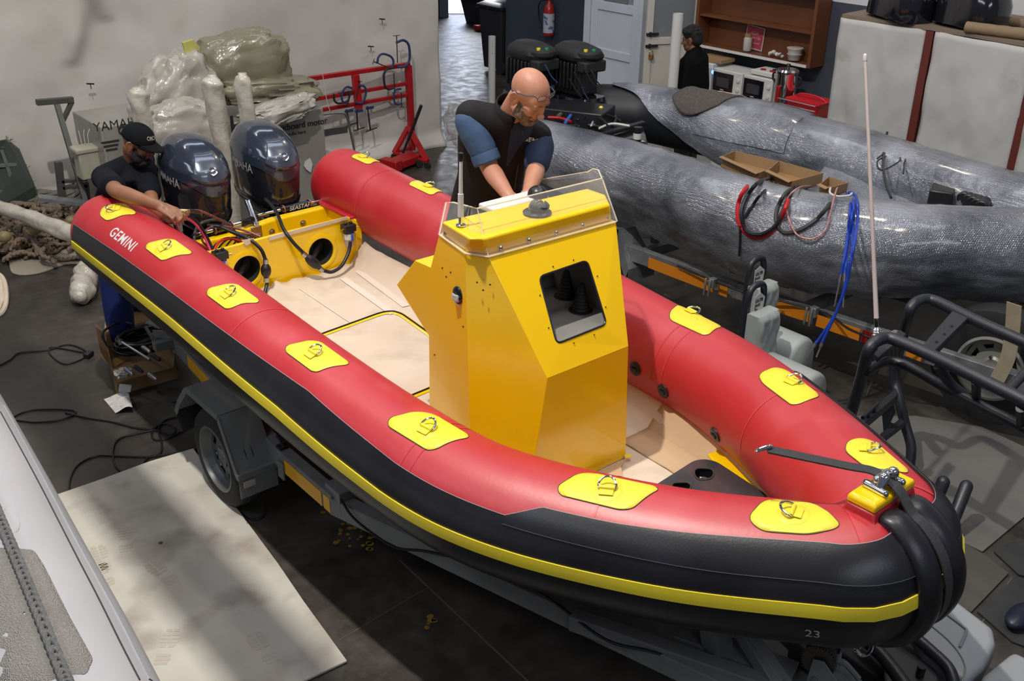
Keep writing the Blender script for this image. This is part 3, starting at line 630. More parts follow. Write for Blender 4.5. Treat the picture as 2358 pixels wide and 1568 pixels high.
# transom with splash well: front wall has two round holes
tr = MB()
def wall_with_holes(P, n_off, holes, m, name, parent, bevel=.006, label=None, sub=None):
    """planar polygon P with round/poly holes, extruded by n_off (uses bmesh triangle fill)"""
    bm = bmesh.new(); loops = [P]+holes; es = []
    for lp in loops:
        vs = [bm.verts.new(p) for p in lp]; es += [bm.edges.new((vs[i-1], vs[i])) for i in range(len(vs))]
    nrm = (V3(P[1])-V3(P[0])).cross(V3(P[2])-V3(P[1])).normalized()
    bmesh.ops.triangle_fill(bm, use_beauty=True, use_dissolve=False, edges=es, normal=nrm)
    r_ = bmesh.ops.extrude_face_region(bm, geom=bm.faces[:]); bmesh.ops.translate(bm, vec=V3(n_off), verts=[v for v in r_['geom'] if isinstance(v, bmesh.types.BMVert)])
    bmesh.ops.recalc_face_normals(bm, faces=bm.faces); me = bpy.data.meshes.new(name); bm.to_mesh(me); bm.free(); L = rootloc(parent)
    for v in me.vertices: v.co -= L
    me.materials.append(m); o = bpy.data.objects.new(name, me); COL.objects.link(o); o.parent = parent
    if bevel: md = o.modifiers.new('bevel', 'BEVEL'); md.width = bevel; md.segments = 2; md.limit_method = 'ANGLE'; md.angle_limit = R(40)
    if label: o['label'] = label
    return o
def circ(c, r, ax1, ax2, n=36): return [V3(c)+V3(ax1)*(r*math.cos(2*math.pi*i/n))+V3(ax2)*(r*math.sin(2*math.pi*i/n)) for i in range(n)]
ty = 5.76; hx = Vector((1, .015, 0)).normalized(); hz = Vector((0, .0, 1))
tl, tr_ = 2.27, 3.52
front = [(tl, ty, .72), (tr_, ty, .72), (tr_, ty, 1.075), (3.43, ty, 1.10), (2.9, ty, 1.10), (tl, ty, 1.085)]
hc = [Vector((2.664, ty, .912)), Vector((3.205, ty, .905))]
transom = thing('transom_dummy', 'x', 'x') if False else None
fw = wall_with_holes(front, (0, .03, 0), [circ(c, .098, hx, hz) for c in hc], M['gel'], 'splash_well_wall', boat, .008, 'yellow splash well wall')
for c in hc:
    MB().lathe([(.100, .0), (.128, -.004), (.134, -.001), (.134, .004)], c, (0, 1, 0), 40).lathe([(.098, .0), (.098, .04)], c, (0, 1, 0), 40)
    rg = MB(); rg.loft([[c+hx*(r_*math.cos(2*math.pi*i/40))+hz*(r_*math.sin(2*math.pi*i/40))+Vector((0, y_, 0)) for i in range(40)] for r_, y_ in ((.096, .03), (.096, -.004), (.112, -.008), (.135, .001))], cap=False)
    rg.build('hole_rim', M['gel'], fw)
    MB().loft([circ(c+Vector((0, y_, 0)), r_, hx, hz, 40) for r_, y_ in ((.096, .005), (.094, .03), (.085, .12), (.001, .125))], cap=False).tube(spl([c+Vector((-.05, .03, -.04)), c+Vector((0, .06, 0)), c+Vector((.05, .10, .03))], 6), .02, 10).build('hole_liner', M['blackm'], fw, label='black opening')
MB().box(((tl+tr_)/2, 5.95, .70), (tr_-tl, .36, .03)).build('splash_well_floor', M['gel'], boat, smooth=False, bevel=.005)
back = [(tl, 6.10, .55), (tr_, 6.10, .55), (tr_-.01, 6.10, 1.075), (3.05, 6.10, 1.07), (2.72, 6.10, 1.03), (tl, 6.10, 1.03)]
MB().prism(back, (0, .07, 0)).build('transom', M['gel'], boat, smooth=False, bevel=.012, label='yellow transom')
for x in (tl, tr_-.05): MB().box((x+.025, 5.94, .9), (.05, .40, .36)).build('splash_well_side', M['gel'], boat, smooth=False, bevel=.006)
MB().prism([(3.44, 5.76, 1.076), (3.52, 5.76, 1.076), (3.56, 6.3, 1.076), (3.44, 6.16, 1.076)], (0, 0, .02)).build('side_flange', M['red'], boat, bevel=.004, label='red fabric flange')
tape = []
MB().prism(PXs([(618, 545), (800, 498), (801, 505), (620, 554)], Y=5.755), (0, -.003, 0)).build('masking_tape', M['kraft'], boat, smooth=False, label='strip of masking tape along the lip')
MB().prism(PXs([(556, 553), (585, 548), (583, 556), (567, 566)], Y=5.752), (0, -.002, 0)).build('masking_tape', M['kraft'], boat, smooth=False)
for x, z in ((2.86, .99), (3.03, .99), (3.27, 1.0)):
    MB().lathe([(.022, 0), (.022, -.006), (.012, -.008), (.012, -.016), (.0, -.018)], (x, 6.10, z), (0, 1, 0), 16).build('washer_and_bolt', M['steel'], boat)
MB().prism(PXs([(578, 525), (602, 519), (606, 548), (582, 552)], Y=6.02), (0, .01, 0)).lathe([(.014, 0), (.014, -.01)], PX(592, 541, Y=6.02), (0, 1, 0), 12).build('steel_plate', M['steel'], boat, bevel=.002)
# deck hatch seal
hp = PXs([(735, 773), (870, 724), (885, 720), (905, 718), (925, 724), (993, 772), (1100, 850), (905, 930)], Z=.757)
hr = rbox(hp, [.02, .3, .1, .1, .1, .3, .05, .05], 4)
hatch = MB().tube(hr, .022, 8, closed=True, flat=.25).build('hatch_frame', M['gel'], boat, label='yellow hatch frame')
MB().tube([p+Vector((0, 0, .006)) for p in hr], .006, 6, closed=True).build('hatch_seal', M['rubber'], hatch, label='black rubber seal')
# protective paper on the deck
pp = []
for i in range(61):
    u = .19+4.0*i/60; w_ = hullw(u); z = .752+.05*max(0, u-3.2); row = []
    for j in range(33):
        k = -1+2*j/32; a = abs(k); dz = 0 if a < .82 else (.055*(a-.82)/.06 if a < .88 else .055+.075*(a-.88)/.12)
        nn = .003*fbm(u*3, k*3, 4)+(.012*max(0, fbm(u*9, k*9, 2)) if (a > .84 or u < .35) else 0)
        row.append(BW(u, k*w_*.995, z+dz+abs(nn)+(.05*max(0, .30-u)/.11*(.5+fbm(k*6, 0, 3))*(u < .30))))
    pp.append(row)
ppo = MB().loft(pp, cap=False, closed=False).build('protective_paper', M['kraft'], None, angle=70, solid=.001)
tag(ppo, 'cream masking paper taped over the whole deck of the red boat', 'paper')
def sheet_on_deck(name, poly, m, lab, z=.76, cat='paper', thick=.0012, nn=10, grp=None):
    P = PXs(poly, Z=z); c = sum(P, Vector())/len(P)
    b = MB(); b.prism([p for p in P], (0, 0, thick)); o = b.build(name, m, None, smooth=False); tag(o, lab, cat, grp); return o
tape_m = mat('cream_tape', (.76, .66, .56), .6)
for k, (p, q, w_) in enumerate((((790, 640), (905, 722), .05), ((686, 662), (810, 745), .006), ((820, 620), (935, 705), .05))):
    a_, b_ = PX(*p, Z=.758), PX(*q, Z=.758); MB().beam(a_, b_, w_, .002).build('tape_strip', tape_m, ppo, smooth=False, label='cream tape strip')
# kraft paper patches at the bow end and along the far side
bowk = MB()
rs = []
for i in range(25):
    u = 2.95+1.05*i/24; w_ = hullw(u); z = .7585+.05*max(0, u-3.2); row = []
    for j in range(9):
        k = -(.50+.49*j/8); a = abs(k); dz = 0 if a < .82 else (.055*(a-.82)/.06 if a < .88 else .055+.075*(a-.88)/.12)
        row.append(BW(u, k*w_, z+dz+.004*abs(fbm(u*5, k*5, 1))))
    rs.append(row)
tag(bowk.loft(rs, cap=False, closed=False).build('kraft_paper', M['kraft2'], None, solid=.001), 'brown kraft paper on the deck between the console and the starboard tube', 'paper')
MB().prism(PXs([(1380, 1088), (1441, 1057), (1430, 1075), (1440, 1120), (1360, 1095)], Z=.775), (0, 0, .0015)).build('masking_paper', M['kraft2'], ppo, smooth=False, label='brown paper piece')
MB().prism(PXs([(1437, 1048), (1452, 1046), (1456, 1053), (1440, 1056)], Z=.775), (0, 0, .003)).build('yellow_tape', M['yel'], ppo, smooth=False, label='scrap of yellow tape')
M['locker'] = mat('charcoal_gelcoat', (.035, .036, .04), .22, coat=.6, noise=(5, (.055, .055, .06)))
# bow locker: black moulded lid with two recessed grips, on a yellow moulding
MB().prism(PXs([(1628, 1052), (1680, 1030), (1800, 1150), (1700, 1150)], Z=.83), (0, 0, .02)).build('locker_moulding', M['gel'], boat, bevel=.01, label='yellow bow moulding')
lp = PXs([(1500, 1122), (1598, 1060), (1622, 1056), (1650, 1062), (1768, 1140), (1700, 1175), (1560, 1165)], Z=.872)
g1 = PXs([(1598, 1085), (1606, 1078), (1640, 1080), (1645, 1092), (1636, 1104), (1610, 1106), (1600, 1098)], Z=.872)
g2 = PXs([(1545, 1118), (1553, 1112), (1583, 1111), (1592, 1118), (1588, 1130), (1556, 1130)], Z=.872)
lk = wall_with_holes(rbox(lp, .03, 4), (0, 0, -.03), [rbox(g1, .02, 3), rbox(g2, .02, 3)], M['locker'], 'locker_lid', boat, .005, 'glossy black bow locker lid')
for g_ in (g1, g2):
    c = sum(g_, Vector())/len(g_)
    MB().loft([[p for p in rbox(g_, .02, 3)], [p.lerp(c, .15)-Vector((0, 0, .04)) for p in rbox(g_, .02, 3)], [p.lerp(c, .5)-Vector((0, 0, .045)) for p in rbox(g_, .02, 3)], [p.lerp(c, .98)-Vector((0, 0, .045)) for p in rbox(g_, .02, 3)]], cap=False).build('grip_recess', M['blackg'], lk)
    MB().tube([p+Vector((0, 0, .002)) for p in rbox(g_, .02, 3)], .004, 6, closed=True).build('grip_rim', mat('recess_rim', (.05, .045, .03), .3), lk)
# bow block, cleat and winch strap
bc = surf(SL/2, 97, .03); bf = (ti(_O, SL/2)).normalized(); bl = Vector((-bf.y, bf.x, 0)); up3 = Vector((0, 0, 1))
def bb_(du, dl, dz): return bc+bf*du+bl*dl+up3*dz
fl = MB()
fl.loft([[bb_(a*k, b_*k2, dz) for a, b_ in ((-.05, -.13), (.06, -.13), (.06, .13), (-.05, .13))] for k, k2, dz in ((1.6, 1.25, -.055), (1.15, 1.05, -.035), (1, 1, -.0))]).build('bow_block_base', M['red'], boat, bevel=.008, label='red fabric base of the bow block')
bk = MB().loft([[bb_(a*k, b_*k2, dz) for a, b_ in ((-.05, -.13), (.06, -.13), (.06, .13), (-.05, .13))] for k, k2, dz in ((1, 1, 0), (1, 1, .025), (.85, .92, .035))]).build('bow_block', M['gel'], boat, bevel=.006, label='yellow bow block')
fr = thing('bow_fairlead', 'polished steel bow fairlead on the yellow bow block', 'fairlead', bb_(0, 0, .035))
for sg_ in (-1, 1):
    MB().caps(bb_(-.03, sg_*.05, .045), bb_(.045, sg_*.055, .045), .016, .014).caps(bb_(.02, sg_*.05, .045), bb_(.02, sg_*.028, .085), .014, .02).build('cheek', M['chrome'], fr)
MB().caps(bb_(0, -.035, .07), bb_(0, .035, .07), .016, .016).build('pin', M['chrome'], fr)
sp = [bb_(-.50, -.02, .13), bb_(-.42, -.02, .125), bb_(-.25, -.012, .10), bb_(-.10, 0, .075), bb_(0, 0, .062), bb_(.06, 0, .052)]
s0_ = PX(1766, 1034, Z=sp[0].z+.01); sp[0] = s0_; e_ = bb_(-.03, 0, .072); sp = [s0_.lerp(e_, f) for f in (0, .25, .5, .75, 1)]+sp[5:]
nose = [surf(SL/2, th, .030) for th in range(70, -66, -8)]
path = spl(sp+nose, 5)
rs = []
for i, p in enumerate(path):
    t_ = (path[min(i+1, len(path)-1)]-path[max(i-1, 0)]).normalized(); k_ = min(1, max(0, (i-18)/6)); sd_ = t_.cross(Vector((0, 0, 1))); sd_ = (sd_.normalized() if sd_.length > .2 else bl); sd_ = (-sd_ if sd_.dot(bl) < 0 else sd_).lerp(bl, k_); sd_ = (sd_-t_*sd_.dot(t_)).normalized(); n_ = sd_.cross(t_)
    rs.append([p+sd_*.024+n_*.003, p-sd_*.024+n_*.003, p-sd_*.024-n_*.003, p+sd_*.024-n_*.003])
stp = thing('tie_down_strap', 'black rubber strap with steel ring running over the bow of the red boat', 'strap', path[0])
MB().loft(rs).build('webbing', mat('black_webbing', (.035, .036, .04), .6, bump=(60, .3)), stp, angle=40)
d_ = (path[0]-path[3]).normalized()
MB().tube([path[0]+d_*(.012+.022*math.cos(a))+bl*.026*math.sin(a)+Vector((0, 0, -.012*math.cos(a))) for a in np.linspace(0, 2*math.pi, 16, endpoint=False)], .0045, 8, closed=True).build('ring', M['chrome'], stp)
q = PX(1990, 1484, Z=ti(_G, SL/2).z-BR-.01)
MB().tube([q+bl*.045*math.cos(a)+bf*.02*math.sin(a)-up3*.03*abs(math.sin(a)) for a in np.linspace(0, 2*math.pi, 16, endpoint=False)], .007, 8, closed=True).build('bow_eye', M['chrome'], boat, label='steel bow eye under the nose')
t_ = lambda x, y, z: surf(4.86+x, -21+math.degrees(y/BR), .008+z)
text('chalk_mark', '23', mat('chalk', (.4, .4, .42), .9), boat, (0, 0, 0), (1, 0, 0), (0, 1, 0), .055, .0003, bend=t_, label='white chalk number under the bow')
# ================================================================ steering console
con = thing('steering_console', 'tall yellow steering console with clear windscreen on the deck of the red boat', 'console', (2.87, 3.2, .757))
ZD = .757
cx = 2.87
def mx(p): return Vector((2*cx-p[0], p[1], p[2]))
zr = 1.85
rimA, rimB, rimC = PX(1012, 539, Z=zr), PX(1071, 582, Z=zr), PX(1124, 590, Z=zr)          # port rim: back, crease, front corner
rimD = PX(1418, 509, Z=zr)                                                            # starboard front corner
bY = 2.857
bendL, bendR = PX(1260, 872, Y=bY), PX(1447, 798, Y=bY); footR = PX(1441, 1055, Y=bY); footL = PX(1225, 1088, Y=bY)
t_ = (footL.z-ZD)/(bendL.z-footL.z); footL = footL+(footL-bendL)*t_; footR.z = ZD; footL.z = ZD; bendL.z = bendR.z = (bendL.z+bendR.z)/2
crX = rimB.x+.01
crM = PX(1085, 770, X=crX); crB = PX(1090, 940, X=crX); crB = Vector((crX, crB.y+.02, ZD))
sx_ = rimA.x
bk1 = PX(992, 616, X=sx_+.005); bk2 = PX(956, 599, X=sx_+.01); bk3 = PX(913, 656, X=sx_+.02); bk4 = PX(987, 773, X=sx_+.03); bk5 = Vector((sx_+.03, PX(988, 940, X=sx_+.03).y, ZD))
rimA2, rimB2, rimC2 = mx(rimA), mx(rimB), rimD
rimB2.x = max(rimB2.x, rimD.x+.02)
bk = [bk1, bk2, bk3, bk4, bk5]; bkm = [mx(p) for p in bk]; crB2 = mx(crB)
body = MB(); vs = [rimA, rimB, rimC, rimC2, rimB2, rimA2, bendL, bendR, footL, footR, crB, crB2]+bk+bkm
ia = {n: i for i, n in enumerate('rimA rimB rimC rimC2 rimB2 rimA2 bendL bendR footL footR crB crB2 k1 k2 k3 k4 k5 m1 m2 m3 m4 m5'.split())}
F = lambda s: tuple(ia[n] for n in s.split())
body.add(vs, [F('rimA rimB crB k5 k4 k3 k2 k1'), F('rimB rimC bendL footL crB'), F('bendL bendR footR footL'), F('rimB2 crB2 footR bendR rimC2'), F('rimA2 m1 m2 m3 m4 m5 crB2 rimB2'),
               F('k2 k1 m1 m2'), F('k3 k2 m2 m3'), F('k4 k3 m3 m4'), F('k5 k4 m4 m5'), F('rimA rimB rimC rimC2 rimB2 rimA2')])
bo_ = body.build('body', M['gel'], con, smooth=True, angle=8, bevel=.004)
# front upper face with the window opening
win = PXs([(1241, 637), (1352, 600), (1395, 745), (1284, 790)], Y=2.97)
def onplane(x, y, p0, n):
    o_ = Vector((0, 0, CAMH)); d = PX(x, y, Z=0)-o_; return o_+d*((p0-o_).dot(n)/d.dot(n))
fn = (rimC2-rimC).cross(bendL-rimC).normalized()
if fn.y > 0: fn = -fn
wn = [onplane(x, y, rimC, fn) for x, y in ((1241, 637), (1352, 599), (1397, 746), (1282, 792))]
wr = rbox(wn, .03, 5)
wall_with_holes([p-fn*.006 for p in (rimC, rimC2, bendR, bendL)], fn*.006, [[p-fn*.006 for p in wr]], M['gel'], 'front_panel', con, .0025, 'yellow front panel with window opening')
# interior box seen through the opening
cI = Vector((2.87, 3.02, 1.5)); inn = -fn
ir = [p.lerp(sum(wn, Vector())/4, -.02) for p in wr]
ic = sum(wn, Vector())/4
MB().tube([p-fn*.001 for p in wr], .005, 6, closed=True).build('opening_edge', M['rubber'], con)
inner = MB(); gy = 3.42
zf_ = min(p.z for p in wn)-.015
def fy(z, o=.012): return bendL.y+(z-bendL.z)/(rimC.z-bendL.z)*(rimC.y-bendL.y)+o
inner.prism([(2.67, fy(zf_), zf_), (3.12, fy(zf_), zf_), (3.18, gy, zf_), (2.60, gy, zf_)], (0, 0, .01)).box((2.87, gy, zf_+.05), (.60, .01, .10))
for x, dy_ in ((2.69, .0), (3.15, .06)): inner.prism([(x, fy(zf_)+dy_, zf_), (x, gy, zf_), (x, gy, 1.83), (x, fy(1.83)+dy_, 1.83)], (.008, 0, 0))
inner.build('inner_shelf', mat('light_grey_flowcoat', (.20, .20, .19), .5), con, smooth=False, label='grey inner shelf')
def boot(x, y, lab):
    p = onplane(x, y, Vector((0, 0, zf_+.006)), Vector((0, 0, 1))); prof = [(.056, 0), (.056, .006)]
    for k in range(8):
        r_ = .040-.0038*k; prof += [(r_, .008+k*.016), (r_+.004, .012+k*.016), (r_+.001, .019+k*.016)]
    prof += [(.008, .138), (.0, .140)]
    MB().lathe(prof, p, n=28).build('rubber_boot', M['blackm'], con, label=lab, angle=60)
boot(1337, 716, 'black ribbed boot in front'); boot(1302, 684, 'black ribbed boot behind')
random.seed(3)
for k in range(5):
    p = Vector((2.66, 3.12, 1.44+.03*k)); MB().tube(spl([p, p+Vector((.08, .05, .05*math.sin(k))), p+Vector((.16, .15, .03+.02*k)), p+Vector((.22, .28, .06-.02*k))], 6), .006, 6).build('cable', M['black'] if k != 2 else M['yel'], con)
# raised cap under the windscreen
cp = [PX(1017, 510, Z=1.935), PX(1085, 551, Z=1.935), PX(1117, 548, Z=1.935), PX(1405, 470, Z=1.935), PX(1397, 448, Z=1.935), PX(1350, 433, Z=1.935), PX(1230, 464, Z=1.935)]
lo = [rimA+Vector((.006, 0, 0)), rimB+Vector((.008, .004, 0)), rimC+Vector((.004, .012, 0)), rimC2+Vector((-.01, .012, 0)), rimB2+Vector((-.01, .03, 0)), Vector((rimA2.x-.01, cp[5].y, zr)), Vector((cp[6].x, rimA.y+.0, zr))]
cp[6] = cp[0].lerp(cp[5], .6); lo[6] = lo[0].lerp(lo[5], .6)
MB().loft([lo, cp]).build('top_cap', M['gel'], con, bevel=.012, seg=3, angle=25, label='raised yellow top')
# clear windscreen: three panes leaning back, with a polished edge
tA, tB0, tB1, tC = PX(1028, 465, Y=rimA.y+.05), PX(1045, 465, Y=rimA.y+.0), PX(1099, 479, Y=rimC.y+.09), PX(1386, 410, Y=rimC2.y+.09)
tC2 = PX(1378, 391, Y=rimC2.y+.16); tD = PX(1366, 388, Y=rimC2.y+.24); tE = PX(1352, 396, Y=rimC2.y+.27)
rE = Vector((tE.x+.02, rimA.y-.0, zr))
panes = [[rimA, rimB, tB1.lerp(tB0, .25), tB0, tA], [rimB, rimC, tB1, tB1.lerp(tB0, .25)], [rimC, rimC2, tC, tB1], [rimC2, rE.lerp(rimC2, .0)+Vector((.03, .33, 0)), tE, tD, tC2, tC]]
outw = [Vector((-1, 0, 0)), Vector((-.7, -.7, 0)), Vector((0, -1, 0)), Vector((1, 0, 0))]
ws = MB()
for P, o_ in zip(panes, outw): ws.prism([p+o_*.006 for p in P], o_*.004)
wso = ws.build('windscreen', M['acrylic'], con, smooth=False, label='clear acrylic windscreen')
MB().tube([p+Vector((-.004, -.004, 0)) for p in (rimA, tA, tB0, tB1.lerp(tB0, .25), tB1, tC, tC2, tD, tE)], .0032, 6).tube([p+Vector((-.005, -.007, 0)) for p in (rimA, rimB, rimC, rimC2)], .0035, 6).tube([rimC+Vector((-.003, -.006, 0)), tB1], .0028, 6).tube([rimC2+Vector((.003, -.006, 0)), tC], .003, 6).tube([tE, panes[3][1]], .0028, 6).build('polished_edge', M['acredge'], wso)
def screw(p, n_):
    MB().lathe([(.0095, 0), (.0095, .006), (.006, .009), (.0, .009)], p, n_, 12).build('screw', M['chrome'], con)
for x, y in ((1148, 569), (1213, 551), (1276, 534), (1336, 517), (1392, 500)): screw(PX(x, y, Y=rimC.y+.012)+Vector((0, -.012, 0)), (0, -1, .2))
for x, y in ((1027, 537), (1054, 554)): screw(PX(x, y, X=rimA.x-.008), (-1, 0, .2))
for x, y in ((1019, 617), (1038, 627), (1028, 637), (1067, 752), (1001, 817)):
    p, n_ = hit_obj(bo_, x, y); MB().lathe([(.004, 0), (.004, .003)], p, n_, 8).build('drill_hole', M['blackm'], con)
fc = (rimC-rimB).cross(bendL-rimB).normalized(); fc = fc if fc.x < 0 else -fc
for x, y in ((1099, 650), (1129, 655), (1113, 668)): MB().lathe([(.004, 0), (.004, .003)], onplane(x, y, rimB, fc)+fc*.001, fc, 8).build('drill_hole', M['blackm'], con)
for x, y in ((1273, 614), (1320, 599), (1375, 636), (1394, 707), (1368, 771), (1321, 790), (1263, 755), (1243, 680)): MB().lathe([(.003, 0), (.003, .003)], onplane(x, y, rimC, fn)+fn*.001, fn, 8).build('drill_hole', M['blackm'], con)
# side marker lamp
p, n_ = hit_obj(bo_, 1056, 680, .004)
lm = MB().ell(p, (.014, .036, .044)).build('marker_lamp', M['blackg'], con, label='black oval marker lamp')
MB().box(p+n_*.010+Vector((0, 0, -.008)), (.016, .045, .035)).build('lens', mat('lamp_lens', (.55, .5, .5), .1, bump=(150, 1)), lm, bevel=.006)
# compass on the top
p = PX(1237, 490, Z=1.94); cpn = thing('compass', 'black dome compass with hood on the yellow console top', 'compass', p)
MB().lathe([(.064, 0), (.064, .006), (.052, .014), (.045, .016)], p, n=36).build('flange', M['black'], cpn)
MB().ell(p+Vector((0, 0, .022)), (.040, .040, .040), nu=28, nv=16).build('dome', mat('smoked_dome', (.05, .055, .06), .04, alpha=.75, coat=1.), cpn)
hd = [[p+Vector((.045*math.cos(a)*1.05, .045*math.sin(a)*1.05, .01)), p+Vector((.048*math.cos(a)*1.1, .048*math.sin(a)*1.1, .052-.018*abs(math.cos(a*.9+.9))))] for a in np.linspace(R(-165), R(10), 20)]
MB().loft(hd, cap=False, closed=False).build('hood', M['black'], cpn, solid=.004)
# stub antenna
p = PX(1061, 519, Z=1.94); an = thing('short_antenna', 'short white stub antenna with black cap on the console corner', 'antenna', p)
tp = p+Vector((.004, 0, .315))
MB().lathe([(.022, 0), (.022, .004), (.010, .006), (.010, .05), (.008, .052)], p, n=20).build('base', M['chrome'], an)
MB().tube([p+Vector((0, 0, .04)), p+Vector((.001, 0, .14)), p+Vector((.001, 0, .141)), tp-Vector((0, 0, .03))], [.013, .012, .009, .007], 16).build('rod', M['white'], an)
MB().tube([tp-Vector((0, 0, .035)), tp-Vector((0, 0, .012)), tp, tp+Vector((0, 0, .003))], [.008, .011, .010, .004], 14).build('cap', M['black'], an)
# helm instruments behind the cap
p = PX(1160, 475, Z=1.88); MB().beam(p+Vector((-.09, .02, 0)), p+Vector((.25, .02, 0)), .12, .03).build('helm_panel', M['white'], con, bevel=.01, label='white plastic helm panel')
p = PX(1248, 452, Z=1.9); MB().ell(p+Vector((0, .03, 0)), (.05, .05, .045)).build('gauge_dome', M['black'], con)
# ================================================================ trailer under the red boat
tra = thing('boat_trailer', 'grey painted single-axle boat trailer under the red boat', 'trailer', (2.85, 4.0, 0))
XL, XR = 2.12, 3.64
for x, nm in ((XL, ''), (XR, '')):
    s_ = 1 if x == XL else -1
    MB().beam((x+s_*.17, 6.2, .38), (x, 4.4, .415), .07, .11).beam((x, 4.42, .415), (x, 3.83, .415), .07, .11).build('side_rail', M['trailer'], tra, smooth=False, bevel=.006)
    MB().beam((x, 3.86, .40), (x+s_*.66, 1.3, .42), .08, .10).build('drawbar_rail', M['trailer'], tra, smooth=False, bevel=.006)
    for y0, y1 in ((4.30, 3.92), (3.90, 3.84)):
        MB().beam((x-s_*.037, y0, .405), (x-s_*.037, y1, .405), .003, .085).build('reflective_tape', M['amber'], tra, smooth=False, label='yellow reflective tape')
    MB().beam((x+s_*.132-s_*.037, 5.8, .385), (x+s_*.09-s_*.037, 5.35, .395), .003, .085).build('reflective_tape', M['amber'], tra, smooth=False, label='yellow reflective tape')
    MB().beam((x+s_*.02, 3.88, .50), (x+s_*.18, 3.80, .50), .10, .012).box((x+s_*.03, 3.84, .44), (.1, .14, .13)).build('gusset', M['trailer'], tra, smooth=False, bevel=.003)
    # wheel, tyre and mudguard
    xw = x-s_*.135; n_ = (-s_, 0, 0); wc = Vector((xw, 4.77, .29))
    ty_ = MB().lathe([(.19, -.085), (.245, -.09), (.275, -.08), (.29, -.06), (.292, 0), (.29, .06), (.275, .08), (.245, .09), (.19, .085)], wc, n_, 48, cap=False)
    ty_ = ty_.build('tyre', M['tyre'], tra)
    MB().tube([wc+Vector((d, .2925*math.cos(a), .2925*math.sin(a))) for d in (.02,) for a in np.linspace(0, 2*math.pi, 48, endpoint=False)], .004, 5, closed=True).tube([wc+Vector((-.02, .2925*math.cos(a), .2925*math.sin(a))) for a in np.linspace(0, 2*math.pi, 48, endpoint=False)], .004, 5, closed=True).build('tread_groove', M['blackm'], ty_)
    rim = MB().lathe([(.196, .0), (.196, .088), (.186, .092), (.180, .078), (.172, .03), (.165, .022)], wc, n_, 40, cap=False)
    rim.lathe([(.0, .035), (.05, .045), (.062, .030), (.062, .0)], wc, n_, 20)
    for k in range(8):
        a0, a1 = 2*math.pi*(k+.18)/8, 2*math.pi*(k+.82)/8; c0 = wc+Vector(n_)*.03
        e_ = lambda r_, a: c0+Vector((0, r_*math.cos(a), r_*math.sin(a)))
        am = (a1+2*math.pi*1.18/8+2*math.pi*k/8)/2
        an_ = 2*math.pi*(k+1.18)/8
        rim.prism([e_(.168, a1), e_(.168, an_), e_(.10, (a1+an_)/2+.17), e_(.10, (a1+an_)/2-.17)], Vector(n_)*-.006)
        rim.prism([e_(.168, a0), e_(.168, a1), e_(.145, a1), e_(.145, a0)], Vector(n_)*-.006)
    rim.lathe([(.107, .024), (.107, .030), (.05, .034)], wc, n_, 32)
    ro = rim.build('wheel_rim', M['rim'], tra)
    MB().lathe([(.17, .0), (.17, .012), (0, .012)], wc, n_, 24).build('brake_drum', M['iron'], ro)
    for k in range(5):
        a = 2*math.pi*k/5; MB().lathe([(.009, .03), (.009, .052), (.0, .054)], wc+Vector((0, .055*math.cos(a), .055*math.sin(a))), n_, 6).build('wheel_nut', M['steel'], ro)
    f0, f1 = xw-s_*.10, x-s_*.01
    prof = [(5.23, .40), (5.16, .50), (5.03, .635), (4.63, .635), (4.47, .34)]
    fm = MB()
    for (ya, za), (yb, zb) in zip(prof[:-1], prof[1:]): fm.prism([(f0, ya, za), (f1, ya, za), (f1, yb, zb), (f0, yb, zb)], Vector((0, (zb-za), -(yb-ya))).normalized()*.006)
    lip = [(f0, y, z) for y, z in prof]
    for (ya, za), (yb, zb) in zip(prof[:-1], prof[1:]): fm.beam((f0, ya, za-.012), (f0, yb, zb-.012), .006, .035)
    fm.beam((f0-s_*.005, 4.46, .335), (x+s_*.02, 4.46, .335), .03, .035).prism([(f0, 4.45, .32), (f1, 4.45, .32), (f1, 4.45, .20), (f0, 4.45, .20)], (0, .006, 0))
    fo = fm.build('mudguard', M['trailer'], tra, smooth=False, bevel=.002)
    MB().box((f0+s_*.055, 4.443, .285), (.07, .008, .04)).build('reflector', mat('clear_reflector', (.4, .37, .3), .2), fo, bevel=.003)
    MB().prism([(f0, 5.23, .41), (f1, 5.23, .41), (f1, 5.20, .27), (f0, 5.20, .27)], (0, .006, 0)).build('rubber_flap', M['blackm'], fo, smooth=False)
    MB().tube(spl([(x+s_*.03, 4.5, .47), (x+s_*.0, 4.42, .52), (x-s_*.0, 4.36, .48)], 5), .008, 6).box((x, 4.38, .47), (.05, .05, .03)).build('clamp_bolt', M['iron'], tra)
    MB().box((x-s_*.045, 4.33, .37), (.012, .06, .10)).build('axle_bracket', M['trailer'], tra, bevel=.003)
MB().beam((XL-.1, 4.77, .29), (XR+.1, 4.77, .29), .06, .06).build('axle', M['trailer'], tra, smooth=False)
for y in (6.1, 5.2, 3.9, 2.9): 
    xl = XL if y > 3.86 else XL+.66*(3.86-y)/2.56; xr = XR-(xl-XL); MB().beam((xl, y, .40), (xr, y, .40), .06, .06).build('cross_member', M['trailer'], tra, smooth=False, bevel=.004)
for x in (2.55, 3.25): MB().beam((x, 6.2, .50), (x, 3.3, .58), .08, .05).beam((x, 5.9, .38), (x, 5.9, .5), .05, .05).beam((x, 3.9, .38), (x, 3.9, .56), .05, .05).build('bunk', M['blackm'], tra, smooth=False)
